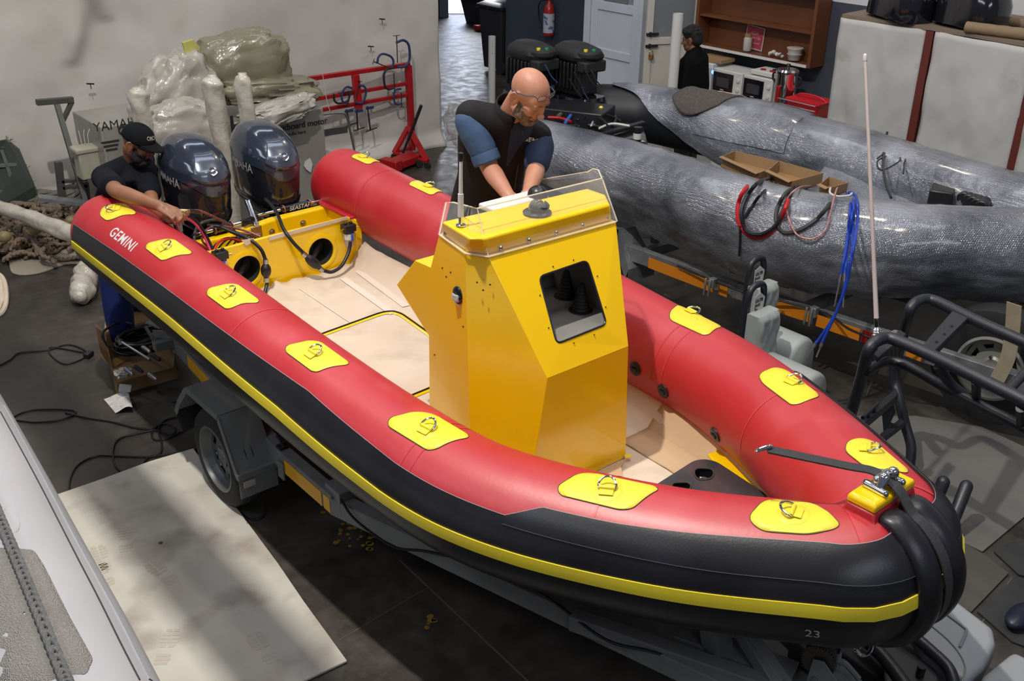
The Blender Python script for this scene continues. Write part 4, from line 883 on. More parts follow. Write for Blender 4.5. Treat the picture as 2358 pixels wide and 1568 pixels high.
# rear bracket for the number board
rb = MB(); A = PX(333, 745, Z=.50); Bq = PX(375, 725, Z=.50); Cq = PX(452, 775, Z=.46); Dq = PX(352, 768, Z=.47)
rb.prism([A, Bq, Bq+Vector((.12, -.06, -.01)), A+Vector((.06, -.10, -.02))], (0, 0, .008)).beam(Dq, Cq, .012, .05).beam(A+Vector((0, 0, -.02)), PX(368, 805, Z=.33), .012, .06, (0, 1, 0)).beam(Dq, PX(368, 805, Z=.36), .05, .012, (0, 1, 0))
rb.build('rear_bracket', M['galv'], tra, smooth=False)
# drawbar end: coupling plates, winch post and winch
MB().beam((2.88, 1.9, .40), (2.88, .2, .42), .10, .10).build('drawbar', M['trailer'], tra, smooth=False, bevel=.006)
MB().beam((2.44, 2.45, .43), (2.86, 1.35, .47), .07, .08).beam((3.32, 2.45, .43), (2.9, 1.35, .47), .07, .08).build('brace', M['trailer'], tra, smooth=False, bevel=.006)
wp0, wp1 = PX(1655, 1515, Z=.42), PX(1628, 1432, Z=.66)
MB().beam(wp0, wp1+Vector((0, 0, .15)), .09, .09, (0, 1, 0)).build('winch_post', M['trailer'], tra, smooth=False, bevel=.004)
MB().beam(wp0+Vector((-.05, .18, .02)), wp0+Vector((.12, -.28, .02)), .12, .09).box(wp0+Vector((-.12, .02, -.03)), (.10, .14, .05)).build('coupling_plate', M['trailer'], tra, smooth=False, bevel=.004)
MB().beam(PX(1690, 1420, Z=.62), PX(1800, 1600, Z=.45), .06, .06).beam(PX(1712, 1445, Z=.6), PX(1860, 1650, Z=.4), .05, .05).build('strut', M['trailer'], tra, smooth=False, bevel=.004)
wz = PX(1890, 1508, Z=.62); wi = thing('hand_winch', 'steel geared hand winch on the trailer post below the bow', 'winch', wz)
axw = Vector((.86, .38, -.05)).normalized()
gr = []
u_ = axw.cross(Vector((0, 0, 1))).normalized(); v_ = u_.cross(axw)
def gear(c, r0, r1, n, th):
    P = []
    for k in range(n):
        for f, r_ in ((0, r0), (.25, r1), (.55, r1), (.8, r0)):
            a = 2*math.pi*(k+f)/n; P.append(c+u_*r_*math.cos(a)+v_*r_*math.sin(a))
    Q = circ(c, r0*.55, u_, v_, 24)
    return MB().prism(P, axw*th)
gear(wz-axw*.045, .060, .068, 34, .007).build('gear', mat('dark_steel_gear', (.10, .095, .08), .4, .8), wi, smooth=False)
MB().lathe([(.03, -.03), (.03, .05)], wz, axw, 20).lathe([(.065, .05), (.065, .054)], wz, axw, 32).build('drum', M['iron'], wi)
MB().lathe([(.055, -.028), (.055, .045)], wz, axw, 24).build('webbing_coil', M['blackm'], wi)
MB().prism([wz-axw*.06+u_*x_+v_*y_ for x_, y_ in ((-.02, .015), (.02, .02), (.09, -.06), (.08, -.14), (-.03, -.09))], axw*.006).build('side_plate', M['trailer'], wi, bevel=.002)
MB().tube([wz-axw*.07+v_*-.07, wz+axw*.12+v_*-.07], .012, 12).build('crank_axle', M['steel'], wi)
c_ = wz+axw*.06-v_*.05+u_*.06
MB().tube(spl([c_, c_+u_*.03+v_*.0, c_+u_*.09-v_*.05], 5), .012, 8).caps(c_+v_*.035, c_-v_*.035, .012, .012).caps(c_+u_*.028, c_-u_*.02, .012, .012).build('crank_handle', M['trailer'], wi)
# cable clipped along the rail
tag(MB().tube(spl([PX(x, y, Z=z) for x, y, z in ((785, 1150, .50), (812, 1190, .46), (860, 1230, .42), (915, 1262, .42), (985, 1270, .44), (1100, 1300, .46), (1250, 1370, .46), (1390, 1470, .46), (1500, 1500, .46), (1600, 1535, .45), (1680, 1568, .45))], 8), .007, 6).build('trailer_cable', M['black']), 'black cable drooping along the drawbar of the grey trailer', 'cable')

# ================================================================ outboard motors
def squircle(sx, sy, e_, n=48):
    o = []
    for j in range(n):
        a = 2*math.pi*j/n; ca, sa = math.cos(a), math.sin(a); o.append((sx*math.copysign(abs(ca)**e_, ca), sy*math.copysign(abs(sa)**e_, sa), a))
    return o
CP = [(0, .178, .285, .0), (.03, .182, .29, 0), (.15, .190, .295, .0), (.24, .192, .293, .0), (.31, .188, .278, .012), (.37, .170, .240, .03), (.42, .136, .185, .05), (.455, .085, .12, .065), (.47, .03, .04, .07)]
def cpr(z): return [float(np.interp(z, [c[0] for c in CP], [c[i] for c in CP])) for i in (1, 2, 3)]
def outboard(X, Y, Z, label):
    t = thing('outboard_motor', label, 'outboard motor', (X, Y, Z), 'twin outboard motors on the red boat')
    c = Vector((X, Y, Z)); tilt = Matrix.Rotation(R(3), 3, 'X')
    def ringz(zf, off=0):
        o = []
        for j in range(56):
            a = 2*math.pi*j/56; z = zf(a); sx, sy, sh = cpr(z); ca, sa = math.cos(a), math.sin(a); e_ = .72
            # narrower towards the front (-y)
            k = 1-.14*max(0, -sa)
            o.append(c+tilt@Vector(((sx+off)*k*math.copysign(abs(ca)**e_, ca), (sy+off)*math.copysign(abs(sa)**e_, sa)+sh, z+(off if z > .42 else 0))))
        return o
    chev = lambda a, z0, k: z0-k*max(0, -math.sin(a))**3*(1-abs(math.cos(a)))**.4+.05*max(0, math.sin(a))
    MB().loft([ringz(lambda a, z=z: z) for z in np.linspace(0.0, .41, 14)]).build('cowling', M['cowl'], t, angle=80, label='dark grey glossy lower cowling')
    tops = []
    for f in np.linspace(0, 1, 16): tops.append(ringz(lambda a, f=f: chev(a, .25, .10)*(1-f)+.469*f, .006))
    tops = [ringz(lambda a: chev(a, .25, .10)-.002, .0)]+tops
    tc_ = MB().loft(tops).build('top_cowling', M['cowltop'], t, angle=60, label='blue-grey glossy top cowling')
    # raised shield round the emblem
    sh_ = []
    for f in np.linspace(0, 1, 10):
        row = []
        for g in np.linspace(-1, 1, 17):
            a = -math.pi/2+g*(.62-.30*f)*1.15; z0 = .235+.04*abs(g)**1.5; z = z0+(.41-z0)*f
            sx, sy, sh = cpr(z); ca, sa = math.cos(a), math.sin(a); k = 1-.14*max(0, -sa); off = .0105
            row.append(c+tilt@Vector(((sx+off)*k*math.copysign(abs(ca)**.72, ca), (sy+off)*math.copysign(abs(sa)**.72, sa)+sh, z+.004)))
        sh_.append(row)
    MB().loft(sh_, cap=False, closed=False).build('shield', M['cowlsh'], tc_, solid=.004, angle=60, label='lighter raised shield')
    z = .315; sx, sy, sh = cpr(z); e = c+tilt@Vector((0, -sy-.012+sh, z)); n_ = Vector((0, -.86, .5))
    MB().lathe([(.030, 0), (.029, .006), (.022, .004), (.0, .006)], e, n_, 28).lathe([(.014, .004), (.012, .010), (0, .012)], e, n_, 12).build('emblem', M['chrome'], tc_, label='round chrome emblem')
    for k in range(3):
        a = R(90+120*k); uu = Vector((1, 0, 0)); vv = uu.cross(n_); MB().beam(e+n_*.009, e+n_*.009+(uu*math.cos(a)+vv*math.sin(a))*.02, .003, .003).build('emblem_bar', M['chrome'], tc_)
    def sidebend(x, y, z_): 
        yy = .20-x; zz = .195+y; sx, sy, sh = cpr(zz); q = min(.999, abs(yy/sy)); ca = (1-q**(2/.72))**(.36)
        return c+tilt@Vector((-(sx*ca+.0015+z_), yy, zz))
    text('lettering', 'YAMAHA', M['silver'], t, (0, 0, 0), (1, 0, 0), (0, 1, 0), .085, .0005, offset=.001, bend=sidebend)
    MB().loft([ringz(lambda a: .012, .004), ringz(lambda a: .0, .010), ringz(lambda a: -.03, .004)]+[[p+(Vector((c.x, c.y, p.z))-p)*f+Vector((0, 0, -d)) for p in ringz(lambda a: .0, .0)] for f, d in ((.05, .06), (.22, .10), (.35, .13))]).build('lower_tray', M['blackg'], t, angle=60, label='black lower tray')
    MB().tube([c+Vector((.07, -.27, -.02)), c+Vector((.07, -.275, .03)), c+Vector((.07, -.272, .04))], [.010, .012, .008], 10).build('latch', M['black'], t)
    b = MB(); b.box(c+Vector((0, -.05, -.17)), (.20, .30, .14)); b.box(c+Vector((0, -.20, -.19)), (.28, .14, .10)); b.box(c+Vector((0, -.28, -.24)), (.20, .08, .10))
    random.seed(int(X*10))
    b.build('swivel_bracket', M['blackg'], t, bevel=.015)
    for k in range(7):
        q = c+Vector((random.uniform(-.12, .12), -.27+random.uniform(-.03, .02), -.10+random.uniform(-.04, .03))); MB().lathe([(.008, 0), (.008, .012), (0, .014)], q, (random.uniform(-.3, .3), -1, .2), 8).build('bolt', M['steel'], t)
    MB().loft([squ(c+Vector((0, .02, dz)), sx, sy) for dz, sx, sy in ((-.2, .09, .15), (-.6, .07, .13), (-.9, .05, .12))]).build('midsection', M['blackg'], t)
    MB().ell(c+Vector((0, .05, -.95)), (.05, .2, .06)).build('gearcase', M['blackg'], t)
    return t
def squ(c, sx, sy): return [c+Vector((x, y, 0)) for x, y, a in squircle(sx, sy, .7, 20)]
M['cowl'] = mat('dark_cowling_paint', (.012, .014, .020), .14, coat=1., noise=(30, (.016, .018, .025)))
M['cowltop'] = mat('blue_grey_cowling_paint', (.030, .040, .062), .2, .35, coat=1.)
M['cowlsh'] = mat('pewter_cowling_paint', (.07, .085, .115), .28, .4, coat=1.)
M['silver'] = mat('silver_lettering', (.32, .32, .34), .4)
outboard(2.71, 6.50, 1.14, 'left outboard motor with glossy dark grey cowling, nearer the man in the cap')
outboard(3.24, 6.52, 1.14, 'right outboard motor with glossy dark grey cowling, nearer the starboard tube')
# steering rams
def ram(x0, y0, x1, y1, Y, lab, txt=None):
    p, q = PX(x0, y0, Y=Y), PX(x1, y1, Y=Y); d = (q-p); t = thing('steering_cylinder', lab, 'steering cylinder', p, 'steering cylinders')
    MB().tube([p, q], .013, 14).build('rod', M['chrome'], t)
    for f in (0, 1): MB().lathe([(.018, -.015), (.018, .015)], p+d*f, d, 14).build('end_nut', M['black'], t)
    MB().tube([p+d*.34, p+d*.36, p+d*.40, p+d*.41, p+d*.72, p+d*.73, p+d*.76, p+d*.77], [.020, .030, .030, .025, .025, .030, .030, .020], 18).build('barrel', M['blackg'], t)
    MB().box(p+d*.56+Vector((0, .04, -.03)), (d.length*.5, .06, .04)).build('bracket', M['black'], t, bevel=.006)
    for f in (.38, .75): MB().lathe([(.0305, -.003), (.0305, .003)], p+d*f, d, 18).build('seal_ring', mat('orange_seal', (.5, .12, .03), .4), t)
    if txt: text('lettering', txt, M['paper'], t, p+d*.44+Vector((0, -.026, -.012)), d, (0, 0, 1), .042, .0004, shear=.25)
    return t
ram(588, 497, 752, 459, 6.20, 'black and chrome steering cylinder in front of the right outboard', 'SEASTAR')
ram(452, 540, 560, 512, 6.16, 'black and chrome steering cylinder in front of the left outboard')
p = PX(573, 508, Y=6.12); tag(MB().tube([p+Vector((.035*math.cos(a), 0, .018*math.sin(a))) for a in np.linspace(0, 2*math.pi, 18, endpoint=False)], .011, 8, closed=True).build('rubber_grommet', M['rubber']), 'black rubber ring standing on the splash well by the steering cylinder', 'ring')
MB_ = MB().tube([PX(566, 462, Y=6.25), PX(588, 520, Y=6.10)], .012, 12).tube([PX(573, 462, Y=6.25), PX(594, 519, Y=6.10)], .010, 12).build('tie_bar', M['chrome']); tag(MB_, 'pair of polished steel tubes leaning between the two outboards', 'tube')
# fuel hoses with primer bulbs
def hose(pts, r, m, name, lab, cat, bulb=None, grp=None):
    t = thing(name, lab, cat, pts[0], grp); MB().tube(spl(pts, 8), r, 10).build('hose', m, t)
    if bulb:
        p, q = bulb; MB().tube([p.lerp(q, f) for f in np.linspace(0, 1, 11)], [r*1.2, r*1.7, r*2.3, r*2.6, r*2.75, r*2.8, r*2.75, r*2.6, r*2.3, r*1.7, r*1.2], 14).build('primer_bulb', M['rubber'], t)
        for a_, s_ in ((p, -1), (q, 1)):
            d = (q-p).normalized()*s_; MB().tube([a_, a_+d*.03], r*1.45, 12).build('hose_clamp', M['steel'], t)
    return t
h1 = [PX(612, 458, Y=6.25), PX(622, 468, Y=6.15), PX(638, 491, Y=6.0), PX(653, 527, Y=5.78), PX(675, 558, Y=5.70), PX(698, 582, Y=5.67), PX(704, 589, Y=5.66), PX(736, 617, Y=5.64), PX(752, 625, Y=5.63), PX(768, 625, Y=5.62), PX(788, 610, Y=5.63), PX(803, 580, Y=5.66), PX(807, 556, Y=5.68)]
hose(h1, .012, M['rubber'], 'fuel_hose', 'black fuel hose with primer bulb hanging from the right outboard to the fuel filter', 'hose', (h1[6], h1[7]), 'fuel hoses')
h2 = [PX(478, 520, Y=6.0), PX(505, 522, Y=5.95), PX(541, 537, Y=5.86), PX(573, 550, Y=5.77), PX(599, 572, Y=5.71), PX(609, 592, Y=5.69), PX(612, 607, Y=5.69), PX(613, 639, Y=5.69), PX(615, 652, Y=5.69), PX(610, 674, Y=5.66)]
hose(h2, .012, M['rubber'], 'fuel_hose', 'black fuel hose with primer bulb hanging over the left hole of the splash well', 'hose', (h2[6], h2[7]), 'fuel hoses')
def fuel_filter(x, y, Y, lab, rich=True):
    q = PX(x, y, Y=Y); t = thing('fuel_filter', lab, 'fuel filter', q, 'fuel filters')
    MB().box(q+Vector((0, 0, .05)), (.085, .07, .05)).tube([q+Vector((-.02, 0, .07)), q+Vector((-.02, 0, .09))], .012, 8).tube([q+Vector((.02, 0, .07)), q+Vector((.02, 0, .09))], .012, 8).build('head', M['black'], t, bevel=.008)
    MB().lathe([(.036, .03), (.036, -.01)], q, n=24).build('canister', M['black'], t)
    MB().lathe([(.0365, .012), (.0365, -.028)], q, n=24).build('paper_label', M['paper'], t)
    MB().lathe([(.035, -.028), (.033, -.075), (.02, -.085)], q, n=24).build('clear_bowl', mat('filter_bowl', (.5, .45, .42), .1, alpha=.6), t)
    for s_ in (-1, 1): MB().lathe([(.009, 0), (.009, .03)], q+Vector((s_*.04, -.01, .045)), (s_, -.3, 0), 10).build('brass_fitting', mat('brass_fit', (.6, .42, .12), .3, .9), t)
    MB().lathe([(.008, 0), (.008, .05)], q+Vector((0, -.045, -.03)), (0, 0, 1), 8).build('blue_valve', mat('blue_plastic', (.02, .08, .45), .4), t)
fuel_filter(803, 540, 5.715, 'black fuel filter with clear bowl on the splash well wall, at the starboard end')
fuel_filter(509, 604, 5.70, 'black fuel filter on the splash well wall, at the port end beside the near tube')
# engine rigging cables in the port side of the splash well
def cable(pxs, r, m, name, lab, cat='cable', grp=None): return tag(MB().tube(spl([PX(x, y, Y=Y) for x, y, Y in pxs], 8), r, 8).build(name, m), lab, cat, grp)
pink = mat('pink_cable', (.65, .05, .16), .4); redc = mat('red_cable', (.55, .01, .012), .4); dred = mat('dark_red_sleeve', (.13, .02, .02), .4, noise=(90, (.3, .12, .1)))
cable(((418, 489, 5.72), (455, 485, 5.8), (490, 498, 5.85), (520, 515, 6.0), (545, 535, 5.98), (600, 540, 5.90)), .008, dred, 'rigging_cable', 'dark red sleeved cable held by the man in the cap', grp='rigging cables')
cable(((425, 488, 5.72), (440, 486, 5.75), (458, 489, 5.8)), .013, M['black'], 'heat_shrink_sleeve', 'black sleeve over the cable end in the hands of the man in the cap', 'sleeve')
cable(((432, 486, 5.71), (416, 485, 5.7)), .0105, mat('cream_sleeve', (.6, .5, .25), .5), 'cable_marker', 'cream marker sleeve on the cable end at the hands of the man in the cap', 'sleeve')
cable(((490, 590, 5.80), (470, 545, 5.85), (445, 512, 5.85), (415, 500, 5.80), (406, 515, 5.78), (420, 540, 5.80), (455, 560, 5.84), (492, 580, 5.9)), .008, pink, 'rigging_cable', 'bright pink cable looped behind the near tube', grp='rigging cables')
cable(((500, 600, 5.80), (478, 548, 5.86), (450, 506, 5.88), (418, 495, 5.82), (403, 508, 5.78), (408, 530, 5.78), (440, 560, 5.84), (475, 575, 5.9)), .009, M['rubber'], 'rigging_cable', 'black cable looped round the pink cable behind the near tube', grp='rigging cables')
cable(((500, 600, 5.86), (460, 575, 5.86), (447, 545, 5.88), (462, 515, 5.95), (505, 506, 6.0), (535, 525, 6.0), (555, 560, 5.95)), .009, mat('grey_cable', (.05, .05, .05), .4), 'rigging_cable', 'dark grey cable making the widest loop in the splash well', grp='rigging cables')
cable(((520, 590, 5.86), (470, 560, 5.9), (470, 535, 5.92), (500, 520, 5.98), (560, 530, 5.96), (600, 545, 5.88)), .007, dred, 'rigging_cable', 'dark red cable making the inner loop in the splash well', grp='rigging cables')
cable(((492, 578, 5.86), (505, 557, 5.9), (530, 550, 5.92), (560, 556, 5.92), (590, 560, 5.9)), .007, redc, 'rigging_cable', 'plain red cable lying low in the splash well', grp='rigging cables')
random.seed(11)
for k in range(5):
    x0 = 480+k*14; cable(((x0, 585, 5.88), (x0+20+k*3, 560-k*4, 5.95), (x0+50, 548, 6.0), (x0+90, 575-k*3, 5.93)), .006, M['black'], 'thin_cable', 'thin black cable lying inside the splash well', 'cable', 'thin cables in the splash well')
# ================================================================ left side: stored gear in front of the curtain
def crumple(name, c, r, seed, amp, m, lab, cat, rot=None, parent=None, n=72, freq=2.2, flat=None):
    from mathutils import noise
    b = MB(); rings = []
    for i in range(n//2+1):
        t = -math.pi/2+math.pi*i/(n//2); row = []
        for j in range(n):
            a = 2*math.pi*j/n; d = Vector((math.cos(t)*math.cos(a), math.cos(t)*math.sin(a), math.sin(t)))
            q = d*freq+Vector((seed*3.1, seed, -seed)); k = noise.noise(q)*.5; f = 1
            for o_ in range(4): k += (.5-abs(noise.noise(q*(1.6*f))))*.5/f**1.12; f *= 2
            rr_ = 1+amp*k
            e_ = .75; dd = Vector((math.copysign(abs(d.x)**e_, d.x), math.copysign(abs(d.y)**e_, d.y), math.copysign(abs(d.z)**e_, d.z)))
            p = Vector((dd.x*r[0], dd.y*r[1], dd.z*r[2]))*rr_
            if rot: p = rot@p
            p = V3(c)+p
            if flat is not None: p.z = max(p.z, flat+.003*math.sin(a*5))
            row.append(p)
        rings.append(row)
    o = b.loft(rings, cap=False).build(name, m, parent, angle=50)
    if parent is None: tag(o, lab, cat)
    return o
M['olive'] = mat('yellowed_plastic_sheet', (.27, .255, .17), .2, bump=(6, .8), noise=(3, (.20, .19, .125)), coat=.4, alpha=.92)
M['wsheet'] = mat('white_plastic_sheet', (.46, .44, .39), .25, bump=(6, .8), noise=(3, (.36, .34, .29)), coat=.4, alpha=.95)
M['cratep'] = mat('film_covered_grey_carton', (.25, .24, .21), .35, noise=(3, (.31, .30, .27)), bump=(9, .3), coat=.3)
M['crateink'] = mat('carton_print', (.025, .025, .025), .5)
# two shipping cartons
def carton(x0, x1, y0, y1, z1, lab):
    t = thing('shipping_carton', lab, 'carton', ((x0+x1)/2, y0, 0), 'shipping cartons by the curtain')
    MB().box(((x0+x1)/2, (y0+y1)/2, z1/2), (x1-x0, y1-y0, z1)).build('carton', M['cratep'], t, bevel=.01)
    return t
c1_ = carton(2.98, 3.74, 9.05, 9.75, 1.10, 'grey shipping carton behind the man in the cap'); Yc = 9.045
text('lettering', 'YAMAHA', M['crateink'], c1_, PX(216, 304, Y=Yc), (1, 0, .0), (0, 0, 1), .11, .001, offset=.0)
for k in range(3): MB().box(PX(240+k*2, 328+k*9, Y=Yc)+Vector((.05, -.002, 0)), (.16-.03*k, .003, .014)).build('small_print', M['crateink'], c1_, smooth=False)
for k in range(2):
    q = PX(283+k*12, 300+k*8, Y=Yc); MB().tube([q+Vector((.035*math.cos(a), 0, .035*math.sin(a))) for a in np.linspace(0, 2*math.pi, 18, endpoint=False)], .007, 5, closed=True).tube([q+Vector((-.02, 0, -.02)), q+Vector((.02, 0, .02))], .007, 5).build('round_symbol', M['crateink'], c1_)
c2_ = carton(3.86, 5.12, 8.95, 9.7, .98, 'grey shipping carton behind the right outboard motor'); Yd = 8.945
text('lettering', 'YAMAHA', M['crateink'], c2_, PX(500, 322, Y=Yd)+Vector((-.66, 0, 0)), (1, 0, 0), (0, 0, 1), .29, .001, offset=.002)
text('lettering', 'outboard motor', M['crateink'], c2_, PX(636, 304, Y=Yd), (1, 0, 0), (0, 0, 1), .085, .001, offset=.001)
text('lettering', 'handle here', M['crateink'], c2_, PX(655, 315, Y=Yd), (1, 0, 0), (0, 0, 1), .05, .001)
for k, (x, y) in enumerate(((673, 250), (690, 245), (678, 270), (694, 264))):
    q = PX(x, y, Y=Yd); MB().lathe([(.034, 0), (.034, .003)], q, (0, -1, 0), 20).build('round_symbol', M['crateink'], c2_)
    MB().lathe([(.014, 0), (.010, .006)], q, (0, -1, 0), 12).build('symbol_centre', M['cratep'], c2_)
q = PX(536, 368, Y=Yd); MB().box(q, (.20, .006, .19)).build('black_label', M['crateink'], c2_, label='black printed label')
text('lettering', 'CA', M['cratep'], c2_, q+Vector((-.06, -.006, .02)), (1, 0, 0), (0, 0, 1), .08, .001); text('lettering', 'NO', M['cratep'], c2_, q+Vector((-.06, -.006, -.07)), (1, 0, 0), (0, 0, 1), .08, .001)
q = PX(573, 282, Y=Yd)
# plastic sheeting heaped on the cartons
crumple('plastic_sheeting', PX(560, 150, Y=9.25), (.42, .26, .30), 2, .30, M['olive'], 'large heap of yellowish clear plastic sheeting on top of the cartons', 'sheeting', Matrix.Rotation(R(-4), 3, 'Y'), flat=1.0)
crumple('plastic_sheeting', PX(610, 205, Y=9.15), (.50, .24, .12), 5, .45, M['olive'], 'low fold of yellowish plastic sheeting spreading to the red rack', 'sheeting', Matrix.Rotation(R(6), 3, 'Y'), flat=.99)
crumple('plastic_sheeting', PX(400, 215, Y=9.1), (.36, .24, .26), 9, .40, M['wsheet'], 'white crumpled plastic sheeting beside the yellowish heap', 'sheeting', Matrix.Rotation(R(-35), 3, 'Y'))
crumple('plastic_sheeting', PX(415, 305, Y=8.7), (.34, .20, .24), 14, .38, M['wsheet'], 'white plastic sheeting hanging down between the cartons', 'sheeting')
crumple('plastic_sheeting', PX(640, 255, Y=8.85), (.33, .16, .10), 21, .5, M['wsheet'], 'folded stack of clear plastic over the right carton edge', 'sheeting', Matrix.Rotation(R(-8), 3, 'Y'))
q = PX(445, 115, Y=9.1); fl = MB().prism(PXs([(420, 98), (445, 90), (462, 110), (452, 150), (432, 135)], Y=9.05), (0, .03, 0)).build('yellow_sheet', mat('yellow_film', (.52, .49, .10), .35, noise=(4, (.38, .36, .2))), smooth=False, bevel=.006)
tag(fl, 'scrap of yellow film sticking up from the plastic heap', 'film')
# wrapped columns
def wrapped(pts, rs, lab, seed, grp, name='wrapped_pole', cat='wrapped pole'):
    from mathutils import noise
    P = spl(pts, 10); rr_ = np.interp(np.linspace(0, 1, len(P)), np.linspace(0, 1, len(rs)), rs); b = MB(); rings = []
    for i, p in enumerate(P):
        t_ = (P[min(i+1, len(P)-1)]-P[max(0, i-1)]).normalized(); u = t_.cross(Vector((0, 1, .1))).normalized(); v = t_.cross(u); row = []
        for j in range(24):
            a = 2*math.pi*j/24; k = noise.noise(Vector((math.cos(a)*1.5, math.sin(a)*1.5, i*.28+seed)))*.22+.06*math.sin(i*1.3+a*2)
            row.append(p+(u*math.cos(a)+v*math.sin(a))*rr_[i]*(1+k))
        rings.append(row)
    o = b.loft(rings).build(name, M['wrap'], angle=70); tag(o, lab, cat, grp); return o
g_ = 'plastic wrapped poles'
t = PX(315, 200, Y=8.55); wrapped([(t.x+.02, t.y, 0), (t.x+.01, t.y, .8), (t.x, t.y, t.z-.12), (t.x, t.y, t.z)], [.05, .05, .075, .085, .03], 'leftmost wrapped upright, behind the man in the cap', 1, g_)
t = PX(487, 172, Y=7.9); wrapped([(t.x+.06, t.y, 0), (t.x+.04, t.y, .8), (t.x, t.y, t.z-.15), (t.x, t.y, t.z)], [.07, .07, .075, .085, .03], 'middle wrapped upright, behind the left outboard motor', 2, g_)
t = PX(558, 168, Y=7.5); wrapped([(t.x+.07, t.y, 0), (t.x+.04, t.y, .8), (t.x, t.y, t.z-.15), (t.x, t.y, t.z)], [.07, .065, .06, .065, .03], 'rightmost wrapped upright, rising between the two outboard motors', 3, g_)
wrapped([PX(-60, 455, Z=.42), PX(60, 498, Z=.40), PX(170, 540, Z=.38), PX(240, 568, Z=.37)], [.06, .065, .075, .08], 'long wrapped pole lying towards the left edge over the net', 4, g_)
wrapped([PX(180, 688, Z=.085), PX(186, 676, Z=.09), PX(196, 640, Z=.12), PX(212, 600, Z=.20), PX(228, 540, Z=.42)], [.03, .09, .10, .085, .07], 'stubby wrapped foot standing on the floor under the boat stern', 5, g_, 'wrapped_stub')
# red steel rack
rk = thing('steel_rack', 'red steel frame rack with three rails in front of the canvas curtain', 'rack', (6.8, 9.9, 0)); Yr = 9.9
def RB(x0, y0, x1, y1, w=.055, h=.055, nm='rail', dy=0): MB().beam(PX(x0, y0, Y=Yr+dy), PX(x1, y1, Y=Yr+dy), w, h, (0, 0, 1) if abs(x1-x0) > abs(y1-y0) else (1, 0, 0)).build(nm, M['redpaint'], rk, smooth=False, bevel=.004)
RB(664, 188, 942, 148, .06, .045); RB(690, 234, 938, 192, .04, .04); RB(690, 262, 938, 218, .04, .04)
p = PX(940, 150, Y=Yr); MB().beam(p, (p.x+.02, Yr, .05), .065, .065, (0, 1, 0)).build('post', M['redpaint'], rk, smooth=False, bevel=.004)
p = PX(818, 172, Y=Yr-.03); q = PX(826, 250, Y=Yr-.03); MB().beam(p, q, .075, .06, (0, 1, 0)).build('post', M['redpaint'], rk, smooth=False, bevel=.004)
p = PX(670, 190, Y=Yr); MB().beam(p, (p.x, Yr, .02), .05, .05, (0, 1, 0)).build('post', M['redpaint'], rk, smooth=False, bevel=.004)
ap = PX(941, 292, Y=Yr); f0, f1 = PX(908, 352, Z=.08), PX(984, 372, Z=.08)
MB().beam(ap, f0, .04, .06, (0, 1, 0)).beam(ap, f1, .04, .06, (0, 1, 0)).beam(f0, f1, .05, .03).beam(f0, (ap.x, Yr, .08), .04, .03).build('foot', M['redpaint'], rk, smooth=False, bevel=.003)
for f_ in (f0, f1): MB().lathe([(.04, -.015), (.04, .015)], f_+Vector((0, 0, -.045)), (1, .3, 0), 16).build('castor', M['tyre'], rk)
# clamps hanging on the rack
def gclamp(x, y, s, ang, lab, m=None, screw=1.0):
    c = PX(x, y, Y=Yr-.07); t = thing('g_clamp', lab, 'clamp', c, 'clamps hanging on the red rack'); Rr = Matrix.Rotation(R(ang), 3, 'Y')
    P = [c+Rr@Vector((px*s, 0, pz*s)) for px, pz in ((-.045, .09), (.02, .10), (.065, .06), (.07, -.04), (.03, -.09), (-.04, -.09))]
    MB().tube(spl(P, 6), .012*s**.5, 8).build('frame', m or M['bluesteel'], t)
    a, b_ = c+Rr@Vector((-.04*s, 0, .14*s)), c+Rr@Vector((-.04*s, 0, -.04*s)); b_ = a+(b_-a)*screw
    MB().tube([a, b_], .006, 8).tube([a+Rr@Vector((-.03*s, 0, 0)), a+Rr@Vector((.03*s, 0, 0))], .004, 6).build('screw', M['iron'], t)
    return t
gclamp(925, 125, 1.5, 0, 'blue G-clamp standing on the right end of the red rack', screw=1.1)
gclamp(888, 143, 1.1, -65, 'blue G-clamp resting on the top rail of the red rack')
gclamp(899, 180, 1.2, 180, 'dark G-clamp between the top and middle rails at the right', M['iron'])
gclamp(786, 222, 1.0, 90, 'dark G-clamp on the middle rail left of the centre post', M['iron'])
gclamp(800, 218, .9, 200, 'blue G-clamp touching the left of the centre post')
gclamp(829, 218, 1.0, 20, 'blue G-clamp just right of the centre post')
gclamp(918, 222, .9, 180, 'small blue G-clamp on the lower rail near the right post')
def fclamp(x0, y0, x1, y1, lab):
    p, q = PX(x0, y0, Y=Yr-.07), PX(x1, y1, Y=Yr-.07); t = thing('bar_clamp', lab, 'clamp', p, 'bar clamps hanging on the red rack')
    MB().beam(p, q, .008, .022, (0, 1, 0)).build('bar', M['iron'], t); MB().beam(q+Vector((-.06, 0, 0)), q+Vector((.09, 0, .02)), .008, .01).build('tommy_bar', M['iron'], t)
    MB().beam(p+Vector((-.02, 0, -.02)), p+Vector((.08, 0, -.02)), .02, .03).build('jaw', M['bluesteel'], t, bevel=.004)
fclamp(798, 252, 805, 290, 'shortest bar clamp hanging below the red rack'); fclamp(821, 252, 824, 300, 'bar clamp hanging straight below the centre post'); fclamp(846, 245, 853, 301, 'bar clamp hanging right of the centre post')
p = PX(743, 172, Y=Yr-.04); tag(MB().tube(spl([p, p+Vector((.01, 0, -.1)), p+Vector((.03, 0, -.28)), p+Vector((.06, -.0, -.40))], 6), .004, 6).build('string', M['paper']), 'white string tied round the rails of the red rack', 'string')
